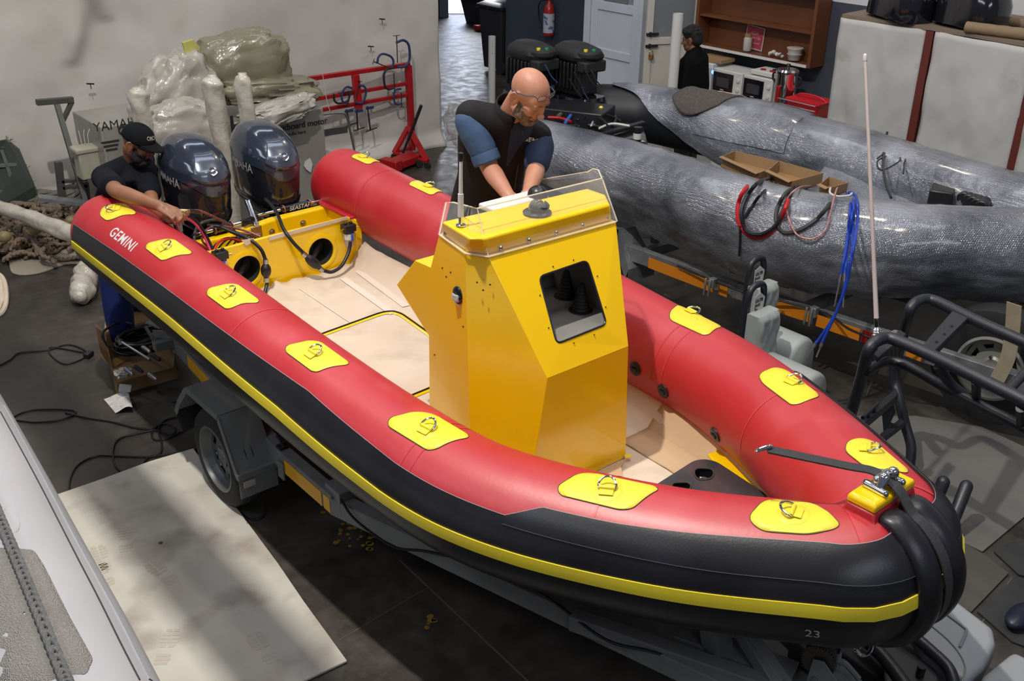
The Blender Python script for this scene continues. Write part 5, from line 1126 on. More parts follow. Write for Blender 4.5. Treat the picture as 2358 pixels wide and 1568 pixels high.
# trolley jack
q = PX(925, 372, Z=.08); jk = thing('trolley_jack', 'red trolley jack with long black handle on the floor under the rack', 'jack', q)
MB().box(q, (.52, .20, .09), Matrix.Rotation(.3, 3, 'Z')).box(q+Vector((-.2, -.08, .02)), (.12, .24, .12), Matrix.Rotation(.3, 3, 'Z')).build('chassis', M['redpaint'], jk, bevel=.01)
MB().tube([PX(928, 352, Y=9.5), PX(970, 243, Y=9.2)], .014, 10).build('handle', M['iron'], jk); MB().tube([PX(940, 322, Y=9.42), PX(970, 243, Y=9.2)], .019, 10).build('grip', M['blackm'], jk)
for s_ in (-.2, .2): MB().lathe([(.04, -.13), (.04, .13)], q+Vector((s_, 0, -.03)), (.3, 1, 0), 14).build('roller', M['iron'], jk)
# bent chrome tube frame (hand truck)
ht = MB().tube(spl([PX(742, 372, Y=9.3), PX(733, 330, Y=9.3), PX(724, 285, Y=9.3), PX(728, 270, Y=9.3), PX(742, 264, Y=9.3), PX(785, 260, Y=9.3), PX(798, 268, Y=9.3), PX(806, 300, Y=9.3), PX(818, 355, Y=9.3)], 6), .012, 8)
ht.beam(PX(733, 308, Y=9.32), PX(800, 298, Y=9.32), .006, .07); tag(ht.build('hand_trolley', M['steel']), 'bent chrome tube frame with flat crossbar beside the carton', 'trolley')
# paper tag hanging by the carton
tag(MB().prism(PXs([(702, 372), (714, 364), (720, 378), (716, 398), (705, 390), (700, 382)], Y=8.93), (0, .004, 0)).build('paper_tag', M['paper'], smooth=False), 'white handwritten tag hanging beside the starboard stern', 'tag')
M['dsteel'] = mat('dark_grey_steel', (.055, .055, .052), .5, noise=(5, (.08, .078, .07)))
# grey T-shaped stand
tt = thing('t_stand', 'grey steel T-shaped stand leaning against the canvas curtain', 'stand', PX(195, 455, Y=9.6)); Yt = 9.75
MB().beam(PX(84, 236, Y=Yt), PX(168, 229, Y=Yt), .06, .05).build('crossbar', M['dsteel'], tt, smooth=False, bevel=.003)
MB().beam(PX(130, 236, Y=Yt), PX(196, 462, Y=Yt-.4), .045, .045).build('upright', M['dsteel'], tt, smooth=False, bevel=.003)
MB().beam(PX(166, 233, Y=Yt), PX(143, 282, Y=Yt-.05), .035, .035).build('brace', M['dsteel'], tt, smooth=False, bevel=.003)
sf = MB(); Yq = 9.5
for a in (((134, 372), (145, 470)), ((195, 420), (200, 470))): sf.beam(PX(*a[0], Y=Yq), PX(*a[1], Y=Yq), .06, .05, (0, 1, 0))
for a in (((140, 418), (200, 412)), ((142, 432), (200, 427)), ((95, 452), (200, 462))): sf.beam(PX(*a[0], Y=Yq), PX(*a[1], Y=Yq), .05, .03)
tag(sf.build('workshop_frame', M['dsteel'], smooth=False, bevel=.003), 'low grey welded frame standing behind the foot of the T-shaped stand', 'frame')
tag(MB().beam(PX(88, 455, Y=9.35), PX(215, 470, Y=9.25), .12, .03).build('metal_channel', M['galv'], smooth=False), 'pale metal channel lying behind the wrapped pole', 'channel')
q = PX(204, 375, Y=9.3); fb = thing('foam_block', 'cream foam block with sprouting ties beside the left carton', 'foam block', q)
MB().box(q, (.20, .16, .26)).box(q+Vector((0, 0, .13)), (.24, .18, .05)).build('block', mat('cream_foam', (.34, .33, .25), .9, noise=(9, (.40, .38, .29))), fb, bevel=.015)
for k in range(4): MB().tube(spl([q+Vector((-.06+.03*k, 0, .17)), q+Vector((-.07+.035*k, 0, .25)), q+Vector((-.09+.05*k, 0, .30))], 4), .003, 5).build('tie', M['paper'], fb)
# leaning fibreglass panel
lp_ = thing('fibreglass_panel', 'dark grey fibreglass panel with ragged edge leaning at the left edge', 'panel', PX(60, 490, Z=.0))
P = [PX(-60, 336, Y=10.42), PX(14, 322, Y=10.42), PX(42, 345, Y=10.38), PX(78, 430, Y=10.30), PX(100, 490, Z=.01), PX(-60, 510, Z=.01)]
MB().prism(P, (.02, .03, 0)).build('panel', mat('dark_green_grey_panel', (.05, .06, .055), .4, noise=(4, (.07, .08, .07))), lp_, smooth=False)
pn_ = (P[4]-P[5]).cross(P[2]-P[5]).normalized(); pn_ = -pn_ if pn_.y > 0 else pn_
pl_ = lambda x, y: (lambda o, d: o+d*((P[5]-o).dot(pn_)/d.dot(pn_))+pn_*.012)(Vector((0, 0, CAMH)), (PX(x, y, Z=0)-Vector((0, 0, CAMH))))
for a, b_ in (((-60, 385), (56, 376)), ((4, 345), (52, 485)), ((-60, 445), (80, 432))): MB().beam(pl_(*a), pl_(*b_), .03, .02, pn_).build('rib', M['trailer'], lp_, smooth=False)
random.seed(5); fr_ = MB()
for k in range(60):
    f = random.random(); p = P[1].lerp(P[2], f) if f < .25 else P[2].lerp(P[4], f)
    fr_.tube([p, p+Vector((random.uniform(-.01, .05), random.uniform(-.03, .03), random.uniform(-.02, .05)))], .003, 4)
fr_.build('frayed_edge', mat('glass_fibre', (.30, .30, .2), .6), lp_, label='frayed glass fibre edge')
tag(MB().tube(spl([PX(-30, 620, Z=.01), PX(6, 640, Z=.02), PX(14, 690, Z=.02), PX(2, 722, Z=.01), PX(-30, 735, Z=.01)], 6), .02, 8).prism(PXs([(-60, 610), (4, 640), (11, 690), (0, 722), (-60, 740)], Z=.01), (0, 0, .02)).build('foam_mat', M['kraft'], angle=30), 'rounded cream mat corner at the left edge of the floor', 'mat')
# cargo net heap on its sheet
tag(MB().prism([p for p in spl(PXs([(20, 600), (34, 632), (90, 630), (150, 610), (205, 606), (235, 570), (150, 500), (0, 480)], Z=.004), 4, True)], (0, 0, .008)).build('ground_sheet', mat('beige_ground_sheet', (.30, .26, .20), .85), smooth=False), 'beige ground sheet under the heap of knotted rope', 'sheet')
random.seed(21); nb = MB(); q0 = PX(92, 572, Z=.0); ax1 = (PX(200, 590, Z=0)-PX(-30, 590, Z=0)).normalized(); ax2 = Vector((-ax1.y, ax1.x, 0))
for k in range(150):
    r_ = random.uniform(0, 1)**.5; a = random.uniform(0, 6.28); c = q0+ax1*.48*r_*math.cos(a)+ax2*(.62*r_*math.sin(a)+.28); h = .23*(1-r_*r_)
    pts = []; dr = random.uniform(0, 6.28)
    for i in range(7):
        dr += random.uniform(-.9, .9); pts.append(c.copy()+Vector((0, 0, .03+h*random.uniform(.35, 1.0)))); c = c+Vector((math.cos(dr)*.075, math.sin(dr)*.075, 0))
    P = spl(pts, 5)
    for ph in (0, math.pi):
        T_ = [P[i]+Vector((.013*math.cos(i*1.1+ph), .013*math.sin(i*1.1+ph), .006*math.sin(i*1.1+ph))) for i in range(len(P))]
        nb.tube(T_, .0145, 6)
tag(nb.build('knotted_rope_net', mat('brown_rope', (.17, .125, .085), .9, noise=(20, (.24, .18, .13)), bump=(90, .8)), angle=80), 'heap of thick brown knotted rope net on the floor at the left', 'net', kind='stuff')
nb = MB(); q1 = PX(70, 505, Z=0)
for k in range(8):
    P = [q1+ax1*(.45*math.cos(a)*(1-.05*k))+ax2*(.28*math.sin(a)+.25+.03*k)+Vector((0, 0, .12+.015*k+.03*math.sin(a*3+k))) for a in np.linspace(k*.7, k*.7+5.6, 40)]
    nb.tube(P, .02, 7)
tag(nb.build('coiled_rope', mat('grey_rope', (.17, .16, .13), .9, bump=(90, .8))), 'grey rope coiled behind the heap of knotted net', 'rope')
for k, (x, y, lab) in enumerate(((10, 545, 'yellow float in the rope heap at the left edge'), (75, 530, 'yellow float in the rope heap under the wrapped pole'), (165, 508, 'pale float at the right end of the rope heap'))): tag(MB().ell(PX(x, y, Z=.26), (.06, .05, .05)).build('float', mat('yellow_float_%d' % k, (.20, .17, .07), .5)), lab, 'float', 'floats in the rope heap')

# ================================================================ floor, left foreground
matm = mat('cream_floor_mat', (.60, .575, .50), .75, noise=(2.2, (.46, .43, .37)), stain=(3.2, (.27, .22, .185), .50, .76), bump=(6, .15))
mq = PXs([(110, 1150), (240, 1105), (345, 1066), (446, 1036), (540, 1165), (640, 1300), (700, 1388), (800, 1526), (640, 1600), (480, 1690), (300, 1560)], Z=.004)
mo = MB().prism(mq, (0, 0, .014)).build('floor_mat', matm, smooth=False, bevel=.004); tag(mo, 'long cream dirty mat lying on the concrete floor beside the trailer wheel', 'mat')
fpm = mat('footprint_dust', (.49, .45, .365), .8)
def footprint(x, y, a, s=1., full=True):
    c = PX(x, y, Z=.0185); Rz = Matrix.Rotation(a, 3, 'Z'); b = MB()
    for i, (u, w_) in enumerate(((-.11, .030), (-.085, .036), (-.06, .034), (.0, .034), (.03, .042), (.055, .045), (.08, .042), (.105, .032))):
        for sd_ in ((-1, 1) if i > 2 else (0,)):
            if sd_: P = [(u-.009, sd_*.004), (u+.010, sd_*.006), (u+.012, sd_*w_), (u-.006, sd_*w_)]
            else: P = [(u-.009, -w_), (u+.009, -w_), (u+.009, w_), (u-.009, w_)]
            b.prism([c+Rz@Vector((p[0]*s, p[1]*s, 0)) for p in P], (0, 0, .0006))
    return b.build('footprint', fpm, mo, smooth=False)
for x, y, a in ((372, 1318, 1.7), (290, 1240, 1.2), (232, 1285, 1.4), (605, 1490, 1.5), (385, 1488, .9), (235, 1320, 1.5)): footprint(x, y, a)
MB().lathe([(.012, 0), (.010, .001)], PX(370, 1250, Z=.0185), n=14).build('brown_spot', mat('brown_spot', (.10, .05, .035), .7), mo)
# carton of hoses
bx = thing('open_cardboard_box', 'open cardboard box full of black cables standing by the trailer', 'box', PX(320, 850, Z=0))
A, B, C = PX(268, 912, Z=0), PX(412, 872, Z=0), PX(250, 822, Z=0); H_ = Vector((0, 0, .20)); D = B+(C-A); cen = (A+B+C+D)/4
for p, q in ((A, B), (B, D), (D, C), (C, A)):
    n_ = ((cen-(p+q)/2)); n_.z = 0; MB().prism([p, q, q+H_, p+H_], n_.normalized()*.005).build('side', M['card'], bx, smooth=False)
MB().prism([A, B, D, C], (0, 0, .006)).build('bottom', M['cardd'], bx, smooth=False)
def flap(p, q, out, drop):
    p, q = p+H_, q+H_; o_ = (out); MB().prism([p, q, q+o_+(p-q)*.06+Vector((0, 0, drop)), p+o_+(q-p)*.06+Vector((0, 0, drop))], (0, 0, .004)).build('flap', M['card'], bx, smooth=False)
u1 = (B-A).normalized(); u2 = (C-A).normalized()
flap(B, D, u1*.10+u2*.0, .05); flap(D, C, u2*.10, .05); flap(C, A, -u1*.05, .10); flap(A, B, -u2*.03+Vector((0, 0, 0)), -.09)
hcol = MB(); ctr = cen+Vector((0, 0, .17)); random.seed(9)
cc_ = thing('coiled_hose', 'black hose coil lying in the open cardboard box', 'hose', ctr)
for k in range(9):
    ra = .12+.012*(k % 4); o_ = Vector((random.uniform(-.03, .03)+.03, random.uniform(-.02, .02), .0+.012*k))
    hcol.tube([ctr+o_+u1*ra*1.25*math.cos(a)+u2*ra*math.sin(a)+Vector((0, 0, .01*math.sin(a*2+k))) for a in np.linspace(0, 2*math.pi, 36, endpoint=False)], .011, 8, closed=True)
hcol.tube(spl([ctr+u1*-.1, ctr+u1*-.21+u2*.05+Vector((0, 0, .05)), ctr+u1*-.22+u2*.16+Vector((0, 0, .10)), ctr+u1*-.1+u2*.24+Vector((0, 0, .11)), ctr+u1*-.02+u2*.22+Vector((0, 0, .08))], 8), .009, 8)
hcol.build('hose', M['rubber'], cc_)
MB().tube([PX(277, 786, Z=.36), PX(345, 828, Z=.30)], .009, 10).lathe([(.018, -.02), (.018, .012)], PX(277, 786, Z=.36), (0, .3, 1), 12).build('steel_rod', M['steel'], cc_)
for k, (x, y) in enumerate(((330, 800), (352, 818), (290, 850), (312, 845), (345, 862))): MB().caps(PX(x, y, Z=.30), PX(x+14, y+10, Z=.29), .016, .013).build('connector', (M['steel'], M['black'])[k % 2], cc_)
tag(crumple('plastic_bag', PX(283, 858, Z=.22), (.05, .04, .02), 4, .6, M['wsheet'], '', ''), 'small clear plastic bag with red print in the cardboard box', 'bag')
# leaflet
dm = mat('printed_leaflet', (.58, .57, .56), .6, stain=(40, (.35, .35, .36), .56, .7))
L_ = [PX(238, 918, Z=.0), PX(272, 908, Z=.01), PX(292, 915, Z=.02), PX(306, 932, Z=.06), PX(303, 941, Z=.045), PX(266, 951, Z=.0)]
lf = quad_grid(PX(239, 919, Z=.004), PX(296, 905, Z=.03), PX(305, 938, Z=.05), PX(266, 951, Z=.004), 12, 8, lambda u, v, p: p+Vector((0, 0, .03*math.sin(u*math.pi)*u)))
lf.add(*(lambda g: (g.v, g.f))(quad_grid(PX(272, 905, Z=.03), PX(300, 903, Z=.05), PX(303, 886, Z=.10), PX(275, 884, Z=.12), 6, 6)))
tag(lf.build('printed_leaflet', dm), 'white printed leaflet curled on the floor in front of the cardboard box', 'leaflet')
def floor_cable(pts, lab, r=.006, z=.008, name='floor_cable', grp='cables on the floor'): return tag(MB().tube(spl(PXs(pts, Z=z), 8), r, 6).build(name, M['black']), lab, 'cable', grp)
floor_cable([(-20, 850), (20, 830), (45, 812), (110, 806), (150, 794), (175, 797), (195, 806), (200, 812), (190, 826), (150, 838), (120, 820), (112, 806), (125, 800), (195, 812)], 'black cable looped on the floor at the left, ending in a plug')
tag(MB().box(PX(204, 816, Z=.02), (.07, .045, .035), Matrix.Rotation(.6, 3, 'Z')).build('plug_socket', M['black'], bevel=.006), 'black plug socket at the end of the looped cable on the floor', 'plug')
floor_cable([(-20, 965), (40, 968), (80, 972), (130, 968), (170, 955), (168, 945), (120, 942), (60, 947), (10, 972)], 'flat black cable loop beside the edge of the grey tube')
floor_cable([(150, 950), (200, 962), (260, 972), (310, 985), (355, 990), (395, 1000), (402, 985), (380, 975), (352, 990), (355, 1012), (390, 1008), (440, 978), (445, 965), (425, 958), (380, 968), (365, 990), (372, 1020), (368, 1045), (340, 1052), (265, 1050), (220, 1050), (180, 1070), (162, 1100), (158, 1135)], 'long black cable coiled on the floor between the box and the mat')
floor_cable([(355, 990), (330, 995), (275, 1010), (260, 1035), (265, 1070), (290, 1095)], 'black cable running under the far edge of the mat')
floor_cable([(325, 1080), (340, 1055), (390, 1045), (450, 1035), (462, 1020), (455, 985), (445, 965)], 'black cable passing the top corner of the mat')
floor_cable([(395, 925), (430, 918), (420, 905)], 'short black cable behind the box by the mudguard')
floor_cable([(530, 1155), (560, 1185), (580, 1196), (605, 1190), (613, 1168)], 'short black cable on the floor by the tyre')
sp_ = MB(); random.seed(2)
for cx_, cy_, n_, sx, sy in ((760, 1168, 16, 20, 10), (805, 1225, 16, 22, 14), (845, 1245, 10, 16, 12), (1005, 1430, 6, 12, 8)):
    for _ in range(n_):
        p = PX(cx_+random.gauss(0, sx), cy_+random.gauss(0, sy), Z=.0015); r_ = random.uniform(.004, .016); sp_.prism([p+Vector((r_*(1+.5*random.random())*math.cos(a), r_*(1+.5*random.random())*math.sin(a), 0)) for a in np.linspace(0, 6.28, 8)[:-1]], (0, 0, .0008))
tag(sp_.build('paint_spots', mat('yellow_floor_paint', (.25, .15, .015), .6), smooth=False), 'flakes of yellow paint on the concrete below the drawbar', 'paint', kind='stuff')
jm = mat('floor_joint_filler', (.10, .088, .07), .8)
struct(MB().beam(PX(920, 1290, Z=.0), PX(1215, 1568, Z=.0), .008, .003).beam(PX(990, 1350, Z=.0), PX(780, 1475, Z=0), .005, .003).beam(PX(2150, 1600, Z=0), PX(2330, 1330, Z=0), .006, .003).build('trim_4', jm, smooth=False))

# ================================================================ grey inflatable in the left foreground
gs = [(-60, 810), (0, 905), (100, 1078), (200, 1258), (290, 1418), (372, 1572), (470, 1750)]
zt_, GR = .92, .30
sil = PXs(gs, Z=zt_); camv = Vector((0, 0, CAMH)); cen_ = []
for i, p in enumerate(sil):
    t_ = (sil[min(i+1, len(sil)-1)]-sil[max(0, i-1)]).normalized(); vv = (p-camv).normalized(); n_ = t_.cross(vv).normalized()
    if n_.x > 0: n_ = -n_
    cen_.append(p+n_*GR)
zc_ = sum(c.z for c in cen_)/len(cen_)
gc = spl(cen_, 16); gT = [(gc[min(i+1, len(gc)-1)]-gc[max(0, i-1)]).normalized() for i in range(len(gc))]
gO = [Vector((-t.y, t.x, 0)).normalized() for t in gT]; gO = [o if o.x > 0 else -o for o in gO]; gU = [Vector((0, 0, 1))]*len(gc)
def gsurf(i, th, off=0):
    i0 = int(max(0, min(len(gc)-2, math.floor(i)))); f = i-i0; a = R(th); l = lambda A: A[i0].lerp(A[i0+1], f)
    return l(gc)+(l(gO)*math.cos(a)+l(gU)*math.sin(a))*(GR+off)
def ghit(x, y):
    """(index, angle) on the grey tube under a photo pixel"""
    o = camv; d = (PX(x, y, Z=0)-o).normalized(); C = np.array([tuple(c) for c in gc]); best = None
    for k in np.arange(1.5, 7, .01):
        p = np.array(o+d*k); q = np.linalg.norm(C-p, axis=1); i = int(q.argmin())
        if q[i] < GR: break
    p = o+d*k; i0 = min(max(i, 1), len(gc)-2); fr_ = (p-gc[i0]).dot(gT[i0])/((gc[i0+1]-gc[i0-1]).length/2); r_ = p-gc[i0]
    return i0+fr_, math.degrees(math.atan2(r_.dot(gU[i0]), r_.dot(gO[i0])))
gb = thing('grey_inflatable_boat', 'light grey inflatable boat tube with woven rope in the left foreground', 'boat', cen_[3])
M['gtube'] = mat('light_grey_hypalon', (.36, .36, .38), .5, noise=(1.5, (.41, .41, .43)), bump=(60, .05), stain=(2.5, (.40, .38, .35), .6, .8))
MB().loft([[gsurf(i, a) for a in range(0, 360, 9)] for i in range(len(gc))]).build('tube', M['gtube'], gb, angle=80)
def gband(px, w0, w1, off, m, nm, lab=None):
    H = [ghit(x, y) for x, y in px]; ii = [h[0] for h in H]; tt_ = [h[1] for h in H]; i0, i1 = ii[0], ii[-1]; rs = []
    for i in np.linspace(i0, i1, 80):
        th = float(np.interp(i, ii, tt_)); rs.append([gsurf(i, th+w0, 0)]+[gsurf(i, th+w0+(w1-w0)*k/4, off) for k in range(5)]+[gsurf(i, th+w1, 0)])
    return MB().loft(rs, cap=False, closed=False).build(nm, m, gb, angle=60, label=lab)
gband([(0, 948), (100, 1135), (183, 1299), (270, 1470), (320, 1568)], -.5, .5, .003, M['bluk'], 'welt_line', 'thin dark welt')
gband([(10, 935), (110, 1122), (200, 1290), (290, 1455), (345, 1568)], -1.5, 1.5, .004, mat('grey_welt', (.36, .37, .40), .45), 'rub_strip', 'raised grey strip')
def gpatch(px, off, m, nm, lab):
    H = [ghit(x, y) for x, y in px]; P = rbox([Vector((h[0]*.05, h[1]*.02, 0)) for h in H], .05, 4); P = [(p.x/.05, p.y/.02) for p in P]; ci = sum(p[0] for p in P)/len(P); ct_ = sum(p[1] for p in P)/len(P)
    return MB().loft([[gsurf(ci+(a-ci)*f, ct_+(t-ct_)*f, off) for a, t in P] for f in (.02, .25, .5, .75, .98)]+[[gsurf(a, t, 0) for a, t in P]], cap=False).build(nm, m, gb, angle=60, label=lab)
np_m = mat('non_slip_grey_pad', (.25, .24, .22), .8, bump=(230, .8, 1), noise=(3, (.29, .28, .26)))
gpatch([(-30, 1262), (30, 1265), (78, 1268), (100, 1300), (160, 1420), (215, 1520), (200, 1556), (100, 1575), (20, 1590), (-90, 1560), (-90, 1400)], .003, np_m, 'non_slip_pad', 'dark grey non-slip pad')
gpatch([(-30, 1085), (0, 1118), (28, 1150), (46, 1200), (44, 1226), (20, 1232), (-30, 1232)], .003, M['gtube'], 'rounded_patch', 'rounded grey patch')
rp = [ghit(x, y) for x, y in ((-30, 1130), (5, 1215), (45, 1310), (90, 1420), (150, 1568), (175, 1625))]; RP = spl([gsurf(a, t, .022) for a, t in rp], 22)
rb_ = MB()
for st in range(4):
    T_ = []
    for i, p in enumerate(RP):
        t_ = (RP[min(i+1, len(RP)-1)]-RP[max(0, i-1)]).normalized(); sd_ = t_.cross(Vector((0, 0, 1))).normalized(); u_ = sd_.cross(t_); ph = i*.62+st*math.pi/2
        T_.append(p+sd_*.0125*math.sin(ph)+u_*(.006*math.sin(2*ph)))
    rb_.tube(T_, .0085, 7)
rope = rb_.build('woven_rope', mat('grey_woven_rope', (.11, .112, .115), .85, bump=(300, .6), noise=(80, (.17, .17, .17))), gb, label='dark grey woven lifeline rope')
# ================================================================ the bubble-wrapped inflatable beside
navy = mat('navy_black_hypalon', (.010, .012, .018), .5, bump=(60, .05))
def bubble_mat():
    m = bpy.data.materials.new('bubble_wrap'); m.use_nodes = True; nt = m.node_tree; N = nt.nodes; L = nt.links; b = N['Principled BSDF']
    tc = N.new('ShaderNodeTexCoord'); n1 = N.new('ShaderNodeTexNoise'); n1.inputs['Scale'].default_value = 2.2; n1.inputs['Detail'].default_value = 7; L.new(tc.outputs['Object'], n1.inputs['Vector'])
    r_ = N.new('ShaderNodeValToRGB'); cr = r_.color_ramp; cr.elements[0].position = .32; cr.elements[0].color = (.09, .10, .125, 1); cr.elements[1].position = .72; cr.elements[1].color = (.42, .44, .49, 1); L.new(n1.outputs[0], r_.inputs[0]); L.new(r_.outputs[0], b.inputs['Base Color'])
    b.inputs['Roughness'].default_value = .17; b.inputs['Metallic'].default_value = .4; b.inputs['Specular IOR Level'].default_value = .9
    v = N.new('ShaderNodeTexVoronoi'); v.inputs['Scale'].default_value = 100; v.inputs['Randomness'].default_value = .25; L.new(tc.outputs['Object'], v.inputs['Vector'])
    n2 = N.new('ShaderNodeTexNoise'); n2.inputs['Scale'].default_value = 11; n2.inputs['Detail'].default_value = 5; L.new(tc.outputs['Object'], n2.inputs['Vector'])
    b1 = N.new('ShaderNodeBump'); b1.invert = True; b1.inputs['Strength'].default_value = .8; b1.inputs['Distance'].default_value = .008; L.new(v.outputs['Distance'], b1.inputs['Height'])
    b2 = N.new('ShaderNodeBump'); b2.inputs['Strength'].default_value = .6; b2.inputs['Distance'].default_value = .022; b.inputs['Coat Weight'].default_value = .6; b.inputs['Coat Roughness'].default_value = .12; L.new(n2.outputs[0], b2.inputs['Height']); L.new(b1.outputs[0], b2.inputs['Normal']); L.new(b2.outputs[0], b.inputs['Normal'])
    return m
bub = bubble_mat()
b2 = thing('wrapped_inflatable_boat', 'dark inflatable boat wrapped in bubble wrap standing on the galvanised trailer', 'boat', (6.8, 5.5, 0))
def centre_from_top(px, zc, r):
    """centre line of a tube whose upper silhouette runs through the photo pixels"""
    cam_ = Vector((0, 0, CAMH)); c = [PX(x, y, Z=zc+r*.75) for x, y in px]
    for _ in range(6):
        o = []
        for i, p in enumerate(c):
            t_ = (c[min(i+1, len(c)-1)]-c[max(0, i-1)]).normalized(); v = (p-cam_).normalized(); n_ = t_.cross(v).normalized()
            if n_.z < 0: n_ = -n_
            o.append(n_)
        c = [PX(x, y, Z=zc+r*n.z) for (x, y), n in zip(px, o)]
    return [p-n*r for p, n in zip(c, o)]
R2 = .27; ZC2 = 1.02
nearT = centre_from_top([(1120, 262), (1240, 275), (1400, 312), (1550, 352), (1700, 402), (1850, 440), (2000, 460), (2150, 474), (2358, 480), (2600, 470)], ZC2, R2)
farT = centre_from_top([(1395, 190), (1500, 196), (1600, 214), (1720, 238), (1850, 262), (2000, 300), (2150, 345), (2358, 402), (2560, 452)], ZC2+.05, R2)
def tube2(cl, nm): MB().tube(spl(cl, 8), R2-.012, 30).build(nm, navy, b2)
st = farT[0]; d0 = (farT[0]-farT[1]).normalized()
FT = [st+d0*.40]+[st+d0*.3]+[st+d0*.15]+farT
b = MB(); P = spl(FT, 8); rr_ = [R2*min(1, math.sqrt(max(0, 1-(1-min(1, ((p-P[0]).length)/.42))**2))) for p in P]; rr_ = [max(.01, r-.012) for r in rr_]; b.tube(P, rr_, 32); b.build('starboard_tube', navy, b2)
tube2(nearT, 'port_tube')
def frame(cl, i):
    t_ = (cl[min(i+1, len(cl)-1)]-cl[max(0, i-1)]).normalized(); o_ = Vector((t_.y, -t_.x, 0)).normalized(); return t_, o_ if o_.x < 0 else -o_
def drape(cl, i0, th0, zb, name, seed, side=1, sag=0., hump=None, startdiag=0):
    """wrap: over the tube from the far side (th0) to the near side, then hanging straight down to height zb"""
    cl = spl(cl, 12)[i0:]; rs = []; n = len(cl)
    for i, c in enumerate(cl):
        t_, o_ = frame(cl, i); row = []; s_ = i*.1
        zb_ = zb(i/n) if callable(zb) else zb
        hh = hump(i/n) if hump else 0
        tstart = th0
        for j in range(25):
            a = R(tstart+(0-tstart)*j/24); fold = .012*fbm(s_*1.6, j*.12, seed)+.006*fbm(s_*6, j*.5, seed+3)
            row.append(c+(o_*math.cos(a)+Vector((0, 0, 1))*math.sin(a))*(R2+.006+abs(fold))+Vector((0, 0, hh*max(0, math.sin(a))**2)))
        base = c+o_*(R2+.008)
        for j in range(1, 15):
            f = j/14; fold = .03*f*fbm(s_*1.1, f*1.2, seed+7)+.010*f*math.sin(s_*7+2*fbm(s_, 0, seed))+.012*fbm(s_*2.5+f*1.5, f*7, seed+9)
            row.append(Vector((base.x, base.y, c.z+(zb_-c.z)*f+.02*fbm(s_*3, 0, seed+5)*f))+o_*fold*1.2-o_*(.16*f*f))
        if startdiag:
            g_ = min(1, .30+.70*(i/startdiag)); m_ = len(row)-1; new = []
            for j in range(m_+1):
                q_ = g_*m_*j/m_; a0 = int(q_); a1 = min(m_, a0+1); new.append(Vector(row[a0]).lerp(Vector(row[a1]), q_-a0))
            row = new
        rs.append(row)
    return MB().loft(rs, cap=False, closed=False).build(name, bub, b2, angle=70, label='bubble wrap over the '+name.replace('bubble_wrap_', '')+' tube' if False else None)
nw = drape(nearT, 0, 195, lambda f: .67+.035*math.sin(f*9), 'bubble_wrap', 3)
fw2 = drape(farT, 2, 150, .62, 'bubble_wrap', 13, startdiag=44)
# deck cover sagging between the tubes towards the bow
nn_, ff_ = spl(nearT, 12), spl(farT, 12); rs = []
for k in range(34):
    f = k/33; pn = nn_[int(54+f*(len(nn_)-55))]; pf = ff_[int(56+f*(len(ff_)-57))]; row = []
    for j in range(15):
        g_ = j/14; p = pn.lerp(pf, g_); z = p.z+.15-.24*math.sin(g_*math.pi)**.7+.03*fbm(f*8, g_*5, 2); row.append(Vector((p.x, p.y, z)))
    rs.append(row)
MB().loft(rs, cap=False, closed=False).build('bubble_wrap', bub, b2, angle=70, label='bubble wrap sagging over the bow')
0 and crumple('wrapped_hump', PX(1745, 275, Z=1.35)+Vector((.05, .03, -.12)), (.20, .38, .17), 31, .07, bub, '', '', parent=b2, rot=Matrix.Rotation(-.15, 3, 'Z'))
hr2 = []
for i in range(24):
    f = i/23; c = ff_[30+int(f*20)]; t_, o_ = frame(ff_, 30+int(f*20)); k = math.sin(f*math.pi)**.5; row = []
    for j in range(17):
        a = R(165-165*j/16); row.append(c+o_*math.cos(a)*(R2+.02)+Vector((0, 0, math.sin(a)*(R2+.012+.045*k*max(0, math.sin(a))))))
    hr2.append(row)
MB().loft(hr2, cap=False, closed=False).build('bubble_wrap', bub, b2, angle=70, label='raised bubble wrap over a fitting')
